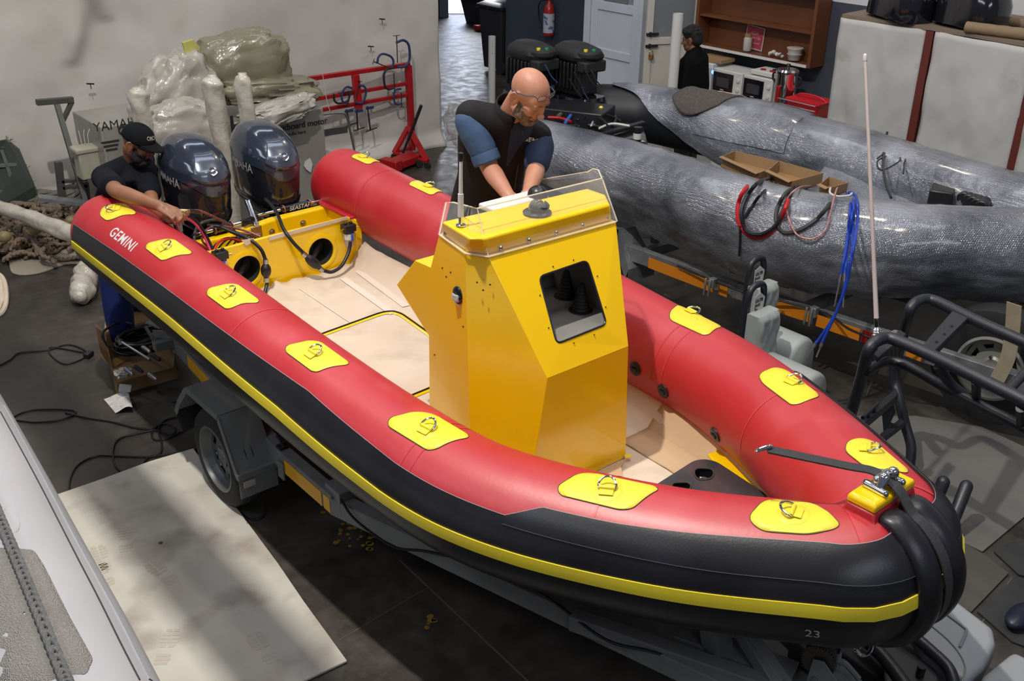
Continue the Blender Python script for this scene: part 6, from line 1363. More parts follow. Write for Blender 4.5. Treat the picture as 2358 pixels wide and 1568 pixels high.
# transom, cables and engines of the wrapped boat
tz = 1.12
q = PX(1440, 300, Z=tz); MB().prism([PX(1392, 278, Z=tz), PX(1482, 285, Z=tz), PX(1492, 326, Z=tz), PX(1385, 312, Z=tz)], (0, 0, -.35)).build('transom_well', M['blackg'], b2, bevel=.02)
MB().beam(PX(1360, 318, Z=1.15), PX(1482, 283, Z=1.15), .05, .04).beam(PX(1250, 268, Z=1.15), PX(1400, 285, Z=1.15), .4, .25).build('transom', M['black'], b2, bevel=.01)
MB().lathe([(.035, -.09), (.035, .05)], PX(1468, 306, Z=1.18), n=18).build('fuel_filter', M['black'], b2); MB().lathe([(.036, -.05), (.036, -.0)], PX(1468, 306, Z=1.18), n=18).build('filter_label', M['paper'], b2)
def powerhead(X, Y, Z, lab):
    t_ = thing('outboard_powerhead', lab, 'outboard motor', (X, Y, Z), 'uncovered outboard motors'); c = Vector((X, Y, Z)); random.seed(int(Y*77))
    MB().loft([[c+Vector((x, y, z)) for x, y, a in squircle(sx, sy, .6, 28)] for z, sx, sy in ((0, .17, .26), (.04, .19, .28), (.08, .18, .27))]).build('tray', M['blackg'], t_)
    MB().box(c+Vector((0, .02, .25)), (.24, .36, .34)).build('engine_block', M['black'], t_, bevel=.03, seg=3)
    MB().loft([[c+Vector((x, y+oy, z)) for x, y, a in squircle(sx, sy, .65, 28)] for z, sx, sy, oy in ((.40, .15, .24, 0), (.44, .17, .25, 0), (.49, .15, .22, .01), (.53, .09, .12, .05))]).build('flywheel_cover', M['blackm'], t_, angle=50)
    MB().ell(c+Vector((-.02, -.16, .46)), (.13, .13, .06)).box(c+Vector((-.02, -.2, .36)), (.26, .12, .10)).build('air_box', M['blackm'], t_, bevel=.02)
    for k in range(7): MB().box(c+Vector((-.13, -.12+.05*k, .26)), (.04, .022, .24)).build('manifold_runner', M['black'], t_, bevel=.008)
    for x, y, m_ in ((-.10, -.20, M['yel']), (-.04, -.24, mat('green_cap', (.02, .30, .10), .4))): MB().lathe([(.018, 0), (.018, .02)], c+Vector((x, y, .495)), n=14).build('coloured_cap', m_, t_)
    for k in range(9):
        p = c+Vector((random.uniform(-.2, 0), random.uniform(-.28, .1), random.uniform(.1, .35))); MB().tube(spl([p, p+Vector((-.03, -.05, .05)), p+Vector((.0, -.1, -.04)), p+Vector((.05, -.13, -.10))], 5), .006, 6).build('wire', (M['black'], M['bluesteel'], M['black'], M['iron'])[k % 4], t_)
    MB().loft([squ(c+Vector((0, .02, dz)), sx, sy) for dz, sx, sy in ((0, .10, .15), (-.5, .07, .13), (-.95, .05, .12))]).build('midsection', M['blackg'], t_)
    return t_
pz = 1.20
p1 = PX(1318, 236, Z=pz); p2 = PX(1235, 232, Z=pz)
powerhead(p1.x+.05, p1.y, pz, 'black uncovered outboard motor behind the bald man, nearer the dark starboard tube')
powerhead(p2.x-.02, p2.y+.05, pz, 'black uncovered outboard motor mostly hidden by the head of the bald man')
bl_ = mat('blue_hose', (.03, .12, .50), .4)
for pts, r_, m_, nm in ((((1285, 268), (1310, 250), (1345, 243), (1378, 246)), .018, mat('olive_hose', (.09, .09, .06), .5), 'hose'), (((1302, 282), (1325, 255), (1355, 249), (1385, 250), (1395, 262)), .014, bl_, 'hose'), (((1262, 270), (1290, 272), (1315, 280)), .012, M['redpaint'], 'red_hose'), (((1360, 262), (1385, 275), (1400, 292)), .014, M['black'], 'hose'), (((1345, 270), (1370, 262), (1410, 268), (1430, 280)), .010, M['black'], 'hose'), (((1380, 295), (1410, 285), (1450, 290)), .010, M['paper'], 'sleeve')):
    MB().tube(spl(PXs(pts, Z=1.24), 8), r_, 8).build(nm, m_, b2)
random.seed(31)
for k in range(26):
    x, y = random.uniform(1310, 1425), random.uniform(255, 300); p = PX(x, y, Z=random.uniform(1.14, 1.24)); a = random.uniform(0, 3.14); L_ = random.uniform(.03, .09)
    MB().caps(p, p+Vector((math.cos(a)*L_, math.sin(a)*L_, random.uniform(-.01, .03))), .012, .010, 8).build('fitting', (M['black'], M['black'], M['steel'], M['black'], mat('brass_end', (.5, .35, .1), .35, .9) if k == 4 else M['iron'])[k % 5], b2)
MB().ell(PX(1384, 249, Z=1.27), (.02, .02, .02)).build('yellow_plug', M['yel'], b2)
# blanket, cardboard trays and coils resting on the wrapped boat
rs = []
for i in range(26):
    u = i/25; row = []
    for j in range(22):
        v = j/21; i_ = 25+u*11-3*v; c = ff_[int(i_)].lerp(ff_[int(i_)+1], i_-int(i_)); t_, o_ = frame(ff_, int(i_)); a = R(116-88*v*(.55+.45*math.sin(u*2.6+.3)))
        row.append(c+(o_*math.cos(a)+Vector((0, 0, 1))*math.sin(a))*(R2+.035+.008*fbm(u*4, v*4, 8))+Vector((0, 0, .02*math.sin(v*math.pi))))
    rs.append(row)
bk_ = thing('folded_blanket', 'grey-brown blanket with cream stripes folded over the bubble-wrapped tube', 'blanket', ff_[22]); felt = mat('grey_brown_felt', (.075, .062, .055), .95, noise=(40, (.11, .095, .085)), bump=(200, .5))
MB().loft(rs, cap=False, closed=False).build('cloth', felt, bk_, solid=.014, angle=70)
for j in (2, 3, 4):
    MB().tube([Vector(rs[i][j])+Vector((0, 0, .010)) for i in range(12, 25)], .006, 6).build('stripe', mat('cream_stripe', (.38, .34, .28), .9), bk_)
def tray(pts, h, lab, z=1.0):
    P = PXs(pts, Z=z); t_ = thing('cardboard_tray', lab, 'box', P[0], 'cardboard trays between the wrapped tubes'); c = sum(P, Vector())/len(P)
    MB().prism(P, (0, 0, .006)).build('bottom', M['cardd'], t_, smooth=False)
    for i in range(len(P)):
        p, q = P[i-1], P[i]; n_ = c-(p+q)/2; n_.z = 0; MB().prism([p, q, q+Vector((0, 0, h)), p+Vector((0, 0, h))], n_.normalized()*.005).build('side', M['card'], t_, smooth=False)
        if i == 1: MB().prism([p+Vector((0, 0, h)), q+Vector((0, 0, h)), q+Vector((0, 0, h))-n_.normalized()*.05, p+Vector((0, 0, h))-n_.normalized()*.05], (0, 0, .004)).build('flap', M['card'], t_, smooth=False)
tray([(1660, 385), (1745, 425), (1800, 400), (1690, 372)], .09, 'long open cardboard tray farther left between the wrapped tubes', 1.08)
tray([(1765, 418), (1820, 445), (1892, 425), (1790, 396)], .09, 'open cardboard tray behind the red and black cable coil', 1.10)
tray([(1885, 445), (1905, 455), (1950, 442), (1905, 428)], .07, 'small cardboard piece at the right end of the trays', 1.16)
def nsurf(px, off=.02):
    """point on the near wrapped tube under a photo pixel (hit on a cylinder round its centre line, or on the hanging skirt)"""
    o = Vector((0, 0, CAMH)); d = (PX(*px, Z=0)-o).normalized(); C = np.array([tuple(c) for c in nn_])
    for k in np.arange(3.5, 11, .015):
        p = o+d*k; i = int(np.hypot(C[:, 0]-p.x, C[:, 1]-p.y).argmin()); dd = p-nn_[i]; r_ = np.linalg.norm(C-np.array(p), axis=1).min()
        t_, o_ = frame(nn_, i)
        if r_ < R2+off: return p
        if dd.z < 0 and (Vector((dd.x, dd.y, 0)).dot(o_) < R2+off): return p
    return p
def coil(pts, r, m, name, lab, cat='cable coil', grp=None, closed=False, off=.02, n=8):
    P = [nsurf(p, off) for p in pts]; o = MB().tube(spl(P, n, closed), r, 8, closed=closed).build(name, m); return o, tag(o, lab, cat, grp)
redm = mat('red_battery_cable', (.50, .01, .015), .4); blkm = M['rubber']
coil([(1830, 408), (1800, 402), (1760, 405), (1720, 430), (1700, 470), (1702, 515), (1730, 545), (1765, 542), (1795, 510), (1815, 460), (1830, 415)], .014, redm, 'battery_cable', 'thick red battery cable coiled on the bubble-wrapped tube', grp='coiled cables on the wrapped boat')
coil([(1825, 412), (1790, 408), (1750, 418), (1722, 450), (1708, 490), (1718, 530), (1750, 540), (1785, 520), (1805, 480), (1828, 430)], .014, blkm, 'battery_cable', 'thick black battery cable coiled with the red one', off=.04, grp='coiled cables on the wrapped boat')
coil([(1832, 415), (1800, 416), (1760, 440), (1735, 470), (1715, 500)], .011, blkm, 'battery_cable', 'black cable strand crossing inside the red coil', off=.03, grp='coiled cables on the wrapped boat')
coil([(1880, 422), (1850, 425), (1815, 440), (1792, 475), (1788, 510), (1805, 535), (1840, 530), (1880, 505), (1910, 470), (1930, 435), (1928, 425), (1905, 420)], .014, mat('dark_grey_cable', (.035, .035, .036), .5), 'control_cable', 'dark grey control cable coil to the right of the red coil', grp='coiled cables on the wrapped boat')
coil([(1875, 428), (1840, 432), (1812, 460), (1815, 500), (1835, 540), (1870, 550), (1900, 530), (1912, 490), (1925, 440), (1932, 430)], .006, mat('red_white_wire', (.45, .10, .09), .4, noise=(60, (.5, .4, .38))), 'thin_wire', 'thin red and white wire looped over the grey coil', grp='coiled cables on the wrapped boat', off=.04)
coil([(1826, 405), (1845, 402), (1870, 412), (1890, 425)], .008, M['white'], 'cable_tie', 'white cable tie round the red and black coil', 'cable tie', 'white cable ties', off=.05)
coil([(1912, 433), (1912, 445), (1930, 452), (1955, 450), (1962, 445)], .007, M['white'], 'cable_tie', 'white cable tie holding the blue cables', 'cable tie', 'white cable ties', off=.05)
# blue control cables hanging down to the floor
bc_ = mat('blue_cable_sheath', (.01, .05, .42), .35)
def ctl(pts, lab):
    t_ = thing('blue_control_cable', lab, 'cable', (0, 0, 0), 'blue control cables'); P = []
    for x, y, k in pts: P.append(nsurf((x, y), .02) if k == 's' else PX(x, y, X=k))
    t_.location = P[0]; e0, e1 = P[-2], P[-1]
    MB().tube(spl(P[:-1], 8), .009, 8).build('sheath', bc_, t_); MB().tube([e0, e1], .006, 8).tube([e0, e0.lerp(e1, .25)], .011, 8).tube([e1.lerp(e0, .06), e1], .007, 8).build('metal_end', M['steel'], t_, label='steel rod end')
xs = 5.25
ctl([(1960, 442, 's'), (1972, 455, 's'), (1975, 500, 's'), (1968, 560, 5.5), (1955, 620, 5.45), (1930, 710, 5.4), (1890, 775, 5.35), (1878, 790, 5.33), (1860, 825, 5.3)], 'blue control cable whose steel end hangs lowest at the left')
ctl([(1955, 442, 's'), (1965, 462, 's'), (1965, 520, 's'), (1962, 580, 5.48), (1950, 650, 5.43), (1925, 720, 5.38), (1902, 770, 5.34), (1893, 790, 5.33), (1880, 822, 5.3)], 'blue control cable whose steel end hangs lowest at the right')
ctl([(1950, 444, 's'), (1958, 470, 's'), (1952, 540, 's'), (1945, 590, 5.5), (1937, 632, 5.45), (1922, 705, 5.4)], 'blue control cable ending halfway in a long steel rod')
ctl([(1952, 446, 's'), (1962, 480, 's'), (1956, 550, 's'), (1950, 600, 5.5), (1946, 628, 5.45), (1941, 708, 5.4)], 'blue control cable ending halfway in a thin straight steel rod')
o, _ = coil([(1705, 520), (1704, 560), (1702, 590)], .008, blkm, 'black_cable', 'short black cable hanging below the red coil', 'cable')
# items at the far tube / bow
def fpt(x, y): return PX(x, y, Z=1.28)
tag(MB().tube(spl([fpt(2040, 322)+Vector((0, 0, .06)), fpt(2036, 335), fpt(2034, 380), fpt(2040, 420), fpt(2052, 455)], 8), .010, 8).build('black_cable', M['black']), 'black cable hanging over the far wrapped tube beside the mast', 'cable')
tag(MB().tube(spl([fpt(2040, 360), fpt(2020, 372), fpt(2030, 392), fpt(2072, 370), fpt(2062, 352), fpt(2040, 352), fpt(2020, 365)], 6), .006, 6).build('thin_wire', M['black']), 'thin black wire loop on the far wrapped tube', 'wire')
tag(MB().tube(spl([fpt(2080, 400), fpt(2086, 365), fpt(2110, 340), fpt(2150, 348)], 6), .006, 6).build('thin_wire', M['black']), 'thin black wire end lying over the far wrapped tube to the right', 'wire')
bs = MB(); q = PX(2210, 470, Z=1.10)
bs.box(q+Vector((-.05, .12, .02)), (.20, .16, .16), Matrix.Rotation(.4, 3, 'Z'))
for k in range(5): bs.lathe([(.05, -.06), (.05, .06)], PX(2225+k*10, 452+k*5, Z=1.16), (1, .2, .1), 14)
tag(bs.build('ribbed_housing', M['black'], bevel=.01), 'black ribbed plastic housing poking out of the bubble wrap at the bow', 'housing')
tag(MB().beam(PX(2245, 480, Z=1.12), PX(2420, 418, Z=1.3), .16, .06).build('black_boom', M['black'], bevel=.01), 'black flat boom lying across the wrapped bow at the right edge', 'boom')
crumple('clear_plastic_bag', PX(1052, 288, Z=.5)+Vector((0, 0, 0)), (.08, .14, .18), 6, .6, mat('clear_bag', (.40, .39, .38), .15, alpha=.4, bump=(9, 1), coat=.5), 'crumpled clear plastic hanging behind the bald man', 'plastic')

# ---------------------------------------------------------------- galvanised trailer of the wrapped boat
gt = thing('galvanised_trailer', 'galvanised trailer with orange reflective tape under the bubble-wrapped boat', 'trailer', (6.5, 5, 0))
ra, rb, rc = PX(1395, 560, Z=.46), PX(1700, 668, Z=.46), PX(2030, 778, Z=.46)
rail_pts = [ra+(ra-rb)*.4, ra, rb, rc, rc+(rc-rb)*.9]
for off in (0, 1.45):
    for p, q in zip(rail_pts[:-1], rail_pts[1:]): MB().beam(p+Vector((off, 0, 0)), q+Vector((off, 0, 0)), .06, .12).build('side_rail', M['galv'], gt, smooth=False, bevel=.004)
for (x0, y0, x1, y1, m_) in ((1500, 598, 1650, 655, M['orange']), (1662, 658, 1682, 666, M['orange']), (1730, 678, 1870, 722, M['orange']), (1886, 730, 1985, 764, M['orange']), (1990, 765, 2060, 788, M['redrefl']), (2095, 798, 2130, 812, M['orange'])):
    p, q = PX(x0, y0+4, Z=.46), PX(x1, y1+4, Z=.46); n_ = Vector(((q-p).y, -(q-p).x, 0)).normalized(); n_ = n_ if n_.x < 0 else -n_
    MB().beam(p+n_*.034, q+n_*.034, .004, .085).build('reflective_tape', m_, gt, smooth=False, label='red reflective tape' if m_ is M['redrefl'] else 'orange reflective tape')
for x, y in ((1645, 655), (1878, 722)):
    p = PX(x, y, Z=.5); MB().box(p+Vector((-.02, 0, .02)), (.05, .05, .07)).tube([p+Vector((-.05, 0, .05)), p+Vector((-.06, 0, -.08))], .009, 8).tube([p+Vector((-.05, .04, .05)), p+Vector((-.06, .04, -.08))], .009, 8).build('u_bolt', M['galv'], gt, bevel=.003)
for f in (.15, .75): 
    p = rail_pts[1].lerp(rail_pts[3], f); MB().beam(p, p+Vector((1.45, 0, 0)), .06, .08).build('cross_member', M['galv'], gt, smooth=False)
for x_ in (.3, 1.15): MB().beam(rail_pts[1]+Vector((x_, .5, .2)), rail_pts[3]+Vector((x_, -.4, .22)), .1, .05).build('bunk', M['blackm'], gt, smooth=False)
for x_ in (.3, 1.15):
    for f in (.1, .9): p = rail_pts[1].lerp(rail_pts[3], f)+Vector((x_, 0, 0)); MB().beam(p, p+Vector((0, 0, .2)), .05, .05, (0, 1, 0)).build('upright', M['galv'], gt, smooth=False)
mg = MB(); m0, m1, m2, m3 = PX(1425, 529, Z=.62), PX(1463, 523, Z=.62), PX(1507, 600, Z=.36), PX(1447, 620, Z=.36)
mg.prism([m0, m1, m2, m3], (.0, .004, -.005)).prism([m0, m1, m1+Vector((0, .42, .02)), m0+Vector((0, .42, .02))], (0, 0, .006)).prism([m3, m2, m2+Vector((0, 0, -.12)), m3+Vector((0, 0, -.12))], (0, -.006, 0)).prism([m0, m3, m3+Vector((0, .03, -.1)), m0+Vector((0, .03, -.14))], (.005, 0, 0))
mg.build('mudguard', M['galv'], gt, smooth=False)
wc = m0.lerp(m1, .5)+Vector((.02, .22, 0)); wc.z = .30
MB().lathe([(.2, -.085), (.26, -.09), (.29, -.06), (.29, .06), (.26, .09), (.2, .085)], wc, (-1, 0, 0), 40, cap=False).lathe([(.2, .0), (.0, .01)], wc, (-1, 0, 0), 24).build('tyre', M['tyre'], gt)
MB().box(PX(1762, 628, Z=.42), (.22, .5, .06), Matrix.Rotation(.2, 3, 'Z')).build('wooden_block', mat('orange_brown_wood', (.30, .11, .03), .6), gt, bevel=.004)
MB().box(PX(1768, 615, Z=.48), (.10, .30, .04), Matrix.Rotation(.2, 3, 'Z')).build('red_lamp', M['redrefl'], gt, bevel=.004)
MB().tube(spl([PX(x, y, Z=.53) for x, y in ((1560, 612), (1700, 668), (1885, 715), (1960, 760), (2050, 790), (2120, 800))], 8), .008, 6).build('wiring', M['black'], gt)
# front wheel with cream strap
wc = PX(2292, 832, X=6.15); wh = thing('spoked_wheel', 'black tyre on pale steel spoked rim at the right edge', 'wheel', wc); n_ = Vector((-1, -.12, 0)).normalized(); rW = .21
wc.z = .44
MB().lathe([(rW, -.09), (rW+.10, -.10), (rW+.17, -.08), (rW+.185, -.05), (rW+.185, .05), (rW+.17, .08), (rW+.10, .10), (rW, .09)], wc, n_, 48, cap=False).build('tyre', M['tyre'], wh)
rm = MB().lathe([(rW+.005, .0), (rW+.005, .095), (rW-.012, .10), (rW-.022, .075), (rW-.03, .03)], wc, n_, 44, cap=False)
rm.lathe([(0, .04), (.05, .05), (.07, .03), (.07, 0)], wc, n_, 24); ua = n_.cross(Vector((0, 0, 1))).normalized(); ub = ua.cross(n_)
e_ = lambda r_, a: wc+n_*.03+ua*(r_*math.cos(a))+ub*(r_*math.sin(a))
for k in range(8):
    a1 = 2*math.pi*(k+.85)/8; a2 = 2*math.pi*(k+1.15)/8; a0 = 2*math.pi*(k+.15)/8
    rm.prism([e_(rW-.03, a1), e_(rW-.03, a2), e_(.11, a2+.1), e_(.11, a1-.1)], n_*-.006).prism([e_(rW-.03, a0), e_(rW-.03, a1), e_(rW-.06, a1), e_(rW-.06, a0)], n_*-.006)
rm.lathe([(.118, .024), (.118, .030), (.05, .036)], wc, n_, 32)
rm.build('rim', mat('pale_grey_rim', (.30, .30, .27), .4, .2), wh)
for k in range(5): a = 2*math.pi*k/5; MB().lathe([(.010, 0), (.010, .02)], wc+n_*.04+ua*.065*math.cos(a)+ub*.065*math.sin(a), n_, 6).build('wheel_nut', M['steel'], wh)
MB().lathe([(.19, 0), (.0, .005)], wc, n_, 24).build('brake_drum', M['iron'], wh)
sa = [PX(2335, 700, X=5.85), PX(2330, 770, X=5.88), PX(2318, 830, X=5.9), PX(2290, 885, X=5.92)]; rs = [[p+Vector((0, .045, 0)), p+Vector((0, -.045, 0)), p+Vector((.006, -.045, 0)), p+Vector((.006, .045, 0))] for p in spl(sa, 6)]
tag(MB().loft(rs).build('wooden_strip', mat('cream_ply_strip', (.36, .30, .21), .7, noise=(12, (.42, .36, .27)))), 'cream plywood strip hanging in front of the spoked wheel', 'strip')

# ---------------------------------------------------------------- black tubular roll bar and whip antenna
rbn = thing('roll_bar', 'black powder-coated tubular roll bar standing on the floor behind the red boat', 'roll bar', PX(2100, 1085, Z=.1))
zt = 1.12; TR = .032
def T(*pts, r=TR, nm='tube', n=8): return MB().tube(spl([PX(x, y, Z=z) for x, y, z in pts], n), r, 16).build(nm, M['blackcoat'], rbn)
T((2062, 835, .62), (2078, 775, .85), (2092, 725, 1.05), (2103, 702, 1.11), (2128, 690, 1.12), (2158, 695, 1.12), (2240, 735, 1.12), (2358, 787, 1.12), (2480, 840, 1.12))
T((1955, 965, .55), (1982, 875, .85), (1998, 812, 1.06), (2015, 788, 1.11), (2045, 778, 1.12), (2085, 792, 1.12), (2180, 835, 1.12), (2358, 922, 1.12), (2480, 980, 1.12))
_a, _b = PX(1982, 875, Z=.85), PX(1955, 965, Z=.55); MB().tube([_b, _b+(_b-_a)*(.53/(_a.z-_b.z))], TR, 16).build('tube', M['blackcoat'], rbn)
T((1992, 858, .93), (2020, 840, .93), (2055, 832, .93), (2100, 848, .93), (2200, 905, .93), (2358, 985, .93), (2480, 1045, .93), r=.027)
T((2062, 835, .62), (2062, 880, .50), (2070, 920, .42), (2085, 980, .28), (2098, 1030, .17), (2093, 1085, .04), r=.030)
T((2062, 770, .95), (2062, 835, .62), (2064, 900, .45), r=.028)
T((2160, 842, 1.08), (2190, 885, .98), (2225, 912, .93), r=.026, n=4); T((2248, 878, 1.10), (2248, 915, .95), r=.022, n=4); T((2322, 900, 1.11), (2358, 862, 1.12), (2400, 820, 1.12), r=.022, n=4); T((2350, 940, 1.08), (2352, 975, .95), r=.022, n=4)
MB().prism([PX(2192, 720, Z=1.13), PX(2228, 736, Z=1.13), PX(2148, 815, Z=1.13), PX(2120, 803, Z=1.13)], (0, 0, .012)).prism([PX(2228, 736, Z=1.13), PX(2148, 815, Z=1.13), PX(2152, 822, Z=1.10), PX(2232, 742, Z=1.10)], (0, 0, .006)).build('cross_plate', M['blackcoat'], rbn, bevel=.003)
for x, y in ((2192, 750), (2175, 768), (2157, 786)): MB().lathe([(.008, 0), (.008, .002)], PX(x, y, Z=1.145), n=12).build('bolt_hole', M['blackm'], rbn)
MB().prism([PX(2070, 770, Z=1.0), PX(2085, 780, Z=1.0), PX(2020, 835, Z=1.0), PX(2010, 825, Z=1.0)], (0, 0, .03)).build('antenna_bracket', M['blackcoat'], rbn, bevel=.003)
MB().prism([PX(2060, 910, Z=.5), PX(2066, 925, Z=.48), PX(1985, 995, Z=.46), PX(1975, 985, Z=.48)], (0, 0, .05)).prism([PX(2072, 975, Z=.32), PX(2080, 985, Z=.3), PX(2015, 1035, Z=.3), PX(2008, 1025, Z=.32)], (0, 0, .04)).prism([PX(2055, 925, Z=.47), PX(2030, 948, Z=.46), PX(2035, 1005, Z=.33), PX(2072, 985, Z=.33), PX(2050, 975, Z=.37), PX(2062, 950, Z=.42)], (0, 0, .01)).build('foot_plate', M['blackcoat'], rbn, bevel=.003)
MB().tube([PX(1986, 962, Z=.56), PX(2022, 928, Z=.56)], .010, 10).tube([PX(1997, 950, Z=.56), PX(2003, 965, Z=.50)], .008, 8).tube([PX(2012, 938, Z=.56), PX(2016, 955, Z=.5)], .008, 8).build('cleat', M['blackcoat'], rbn)
MB().prism([PX(2088, 1062, Z=.05), PX(2112, 1080, Z=.05), PX(2108, 1100, Z=.05), PX(2085, 1090, Z=.05)], (0, 0, .012)).build('base_flange', M['blackcoat'], rbn, bevel=.002)
for a, b_ in (((2172, 1110), (2150, 1165)), ((2225, 1120), (2196, 1195))):
    tag(MB().caps(PX(*a, Z=.25), PX(*b_, Z=.12), .036, .034).caps(PX(*b_, Z=.12), PX(b_[0]-10, b_[1]+25, Z=.036), .034, .034).build('black_tube_stub', M['blackcoat']), 'black tube stub on the rubber mat beside the bow, ' + ('nearer the roll bar' if a[0] < 2200 else 'nearer the picture edge'), 'tube', 'tube stubs beside the bow')
am = PX(2020, 778, Z=1.03); tp = PX(1992, 128, X=am.x+.06); wa = thing('whip_antenna', 'tall white whip antenna on a chrome ratchet mount at the roll bar', 'antenna', am); d = tp-am
MB().lathe([(.028, -.02), (.028, .02), (.018, .03), (.024, .035), (.018, .042), (.024, .047), (.018, .054), (.012, .06), (.012, .14)], am, d, 18).box(am+Vector((0, 0, -.04)), (.05, .05, .05)).lathe([(.022, -.11), (.022, -.05)], am, d, 14).build('ratchet_mount', M['chrome'], wa)
MB().tube([am+d*.075, am+d*.08, am+d*.3, am+d*.995], [.014, .013, .011, .008], 14).build('whip', mat('ivory_fibreglass', (.60, .52, .49), .4), wa); MB().caps(am+d*.985, tp, .0105, .0105).build('tip', M['white'], wa)
MB().tube(spl([am+Vector((0, 0, -.06)), am+Vector((.05, -.02, -.16)), am+Vector((.03, -.0, -.28)), am+Vector((-.03, -.02, -.34))], 6), .006, 6).build('lead', M['black'], wa)

# ---------------------------------------------------------------- jockey seats on the floor behind the tube
def jockey(x_, pod, lab, lx, seed):
    """pod: pixel corners (rear top, front top) and X plane"""
    t_ = thing('jockey_seat', lab, 'seat', (x_, 4, 0), 'grey jockey seats')
    (rx, ry), (fx, fyy) = pod; p, q = PX(rx, ry, X=x_), PX(fx, fyy, X=x_); q.z = p.z = (p.z+q.z)/2; d = (q-p).normalized(); s_ = Vector((-d.y, d.x, 0)); zt_ = p.z
    if s_.x > 0: s_ = -s_
    def sec(c, k=1): # section: rounded top, flat sides
        o = []
        for a in np.linspace(0, math.pi, 15): o.append(c+s_*(.13*k*math.cos(a))+Vector((0, 0, -.16+.16*k*math.sin(a)**.8)))
        o += [c-s_*.13*k+Vector((0, 0, -.30)), c+s_*.13*k+Vector((0, 0, -.30))]; return o
    L_ = (q-p).length
    MB().loft([sec(p+d*-.02, .93), sec(p)]+[sec(p+d*L_*f) for f in (.2, .4, .6, .8, .96)]+[sec(p+d*(L_+.005), .96), sec(p+d*(L_+.02), .85)]).build('cushion', M['greyvinyl'], t_, angle=50)
    MB().box(p+d*L_*.5+Vector((0, 0, -(zt_-.0)/2-.15)), (.20, L_*.86, max(.05, zt_-.30)), Matrix.Rotation(math.atan2(-d.x, d.y)+math.pi, 3, 'Z')).build('pedestal', M['greyvinyl'], t_, bevel=.01)
    # backrest with diamond quilting on its front face
    bc0 = p+d*-.0; W_, Hh, th = .105, .36, .085
    zz0 = -.10; rs = []
    for i in range(19):
        v = i/18; row = []
        for j in range(19):
            u = -1+2*j/18; qd = .010*(abs(math.sin((u*2.5+v*4)*math.pi/2))*abs(math.sin((u*2.5-v*4)*math.pi/2)))**.6
            e_ = max(0, abs(u)-.78)/.22; e2 = max(0, abs(v-.5)*2-.86)/.14; r_ = max(e_, e2); qd *= (1-r_)*1.5
            row.append(bc0+s_*u*W_+Vector((0, 0, zz0+v*Hh))+d*(th/2+qd-.022*r_**2))
        rs.append(row)
    back = [[w_-d*(th+.0) for w_ in rr2] for rr2 in rs]
    b = MB().loft(rs, cap=False, closed=False)
    edge = [rs[0][j] for j in range(19)]+[rs[i][18] for i in range(1, 19)]+[rs[18][j] for j in range(17, -1, -1)]+[rs[i][0] for i in range(17, 0, -1)]
    b.loft([edge, [w_-d*th*.35 for w_ in edge], [w_-d*th*.8 for w_ in edge], [bc0+(w_-bc0)*.985-d*th for w_ in edge]], cap=False)
    n_ = len(b.v); e2 = [bc0+(w_-bc0)*.985-d*th for w_ in edge]; b.add(e2, [tuple(range(len(e2)))]); b.build('backrest', M['greyvinyl'], t_, angle=60)
    hb = bc0-d*.09; top = zz0+Hh+.15
    MB().tube(spl([hb+s_*.075+Vector((0, 0, .012-zt_)), hb+s_*.078+Vector((0, 0, .15)), hb+s_*.075+Vector((0, 0, top-.06)), hb+s_*.04+Vector((0, 0, top)), hb-s_*.04+Vector((0, 0, top)), hb-s_*.075+Vector((0, 0, top-.06)), hb-s_*.078+Vector((0, 0, .15)), hb-s_*.075+Vector((0, 0, .012-zt_))], 6), .021, 14).build('grab_rail', M['blackcoat'], t_)
    return t_, hb+Vector((0, 0, top-.035)), s_, d
ja, ha, s1_, d1_ = jockey(5.35, ((1752, 742), (1852, 775)), 'grey quilted jockey seat standing farther from the red boat', 0, 1)
jb, hb_, s2_, d2_ = jockey(5.0, ((1752, 812), (1880, 853)), 'grey quilted jockey seat standing right behind the red tube', 0, 2)
for k, (h, s_, d_, lab) in enumerate(((ha, s1_, d1_, 'white handwritten tag tied to the rail of the farther jockey seat'), (hb_, s2_, d2_, 'white handwritten tag tied to the rail of the nearer jockey seat'))):
    t_ = thing('paper_tag', lab, 'tag', h, 'tags on the jockey seats'); P = [h+s_*x+Vector((0, 0, z))+d_*.03 for x, z in ((-.05, -.04), (.0, .0), (.055, -.02), (.05, -.12), (.0, -.16), (-.04, -.13))]
    MB().prism(P, d_*.002).build('card', M['paper'], t_, smooth=False)
    for j in range(3): text('handwriting', ('LS-TB', 'Jock', '2x')[j], M['black'], t_, h+d_*.034+s_*.045+Vector((0, 0, -.06-.03*j)), -s_, (0, 0, 1), .03, .0004, offset=.001)
# ---------------------------------------------------------------- rubber mats, seat pads and frame by the bow
gm = mat('grey_rubber_mat', (.115, .112, .105), .75, noise=(2, (.14, .136, .128)), bump=(150, .2))
gm2 = mat('dark_rubber_mat', (.028, .029, .030), .7, bump=(60, .2))
def fm_(pts, m, lab, z=.004, h=.008): tag(MB().prism(PXs(pts, Z=z), (0, 0, h)).build('rubber_mat', m, smooth=False), lab, 'mat', 'rubber mats by the bow')
fm_([(1960, 960), (2110, 960), (2260, 985), (2420, 1060), (2420, 1140), (2262, 1272), (2180, 1235), (2020, 1150)], gm, 'large grey rubber mat on the floor beyond the bow')
fm_([(2170, 1225), (2262, 1277), (2322, 1322), (2235, 1412), (2100, 1330)], mat('worn_brown_mat', (.07, .065, .055), .75), 'smaller brownish mat between the grey mat and the seat pads')
fm_([(2288, 1272), (2420, 1200), (2420, 1345), (2345, 1325)], gm2, 'black triangular mat at the right picture edge')
fm_([(2250, 1410), (2340, 1330), (2440, 1380), (2440, 1520), (2330, 1480)], gm2, 'dark mat in the bottom right corner behind the seat pads', z=.003)
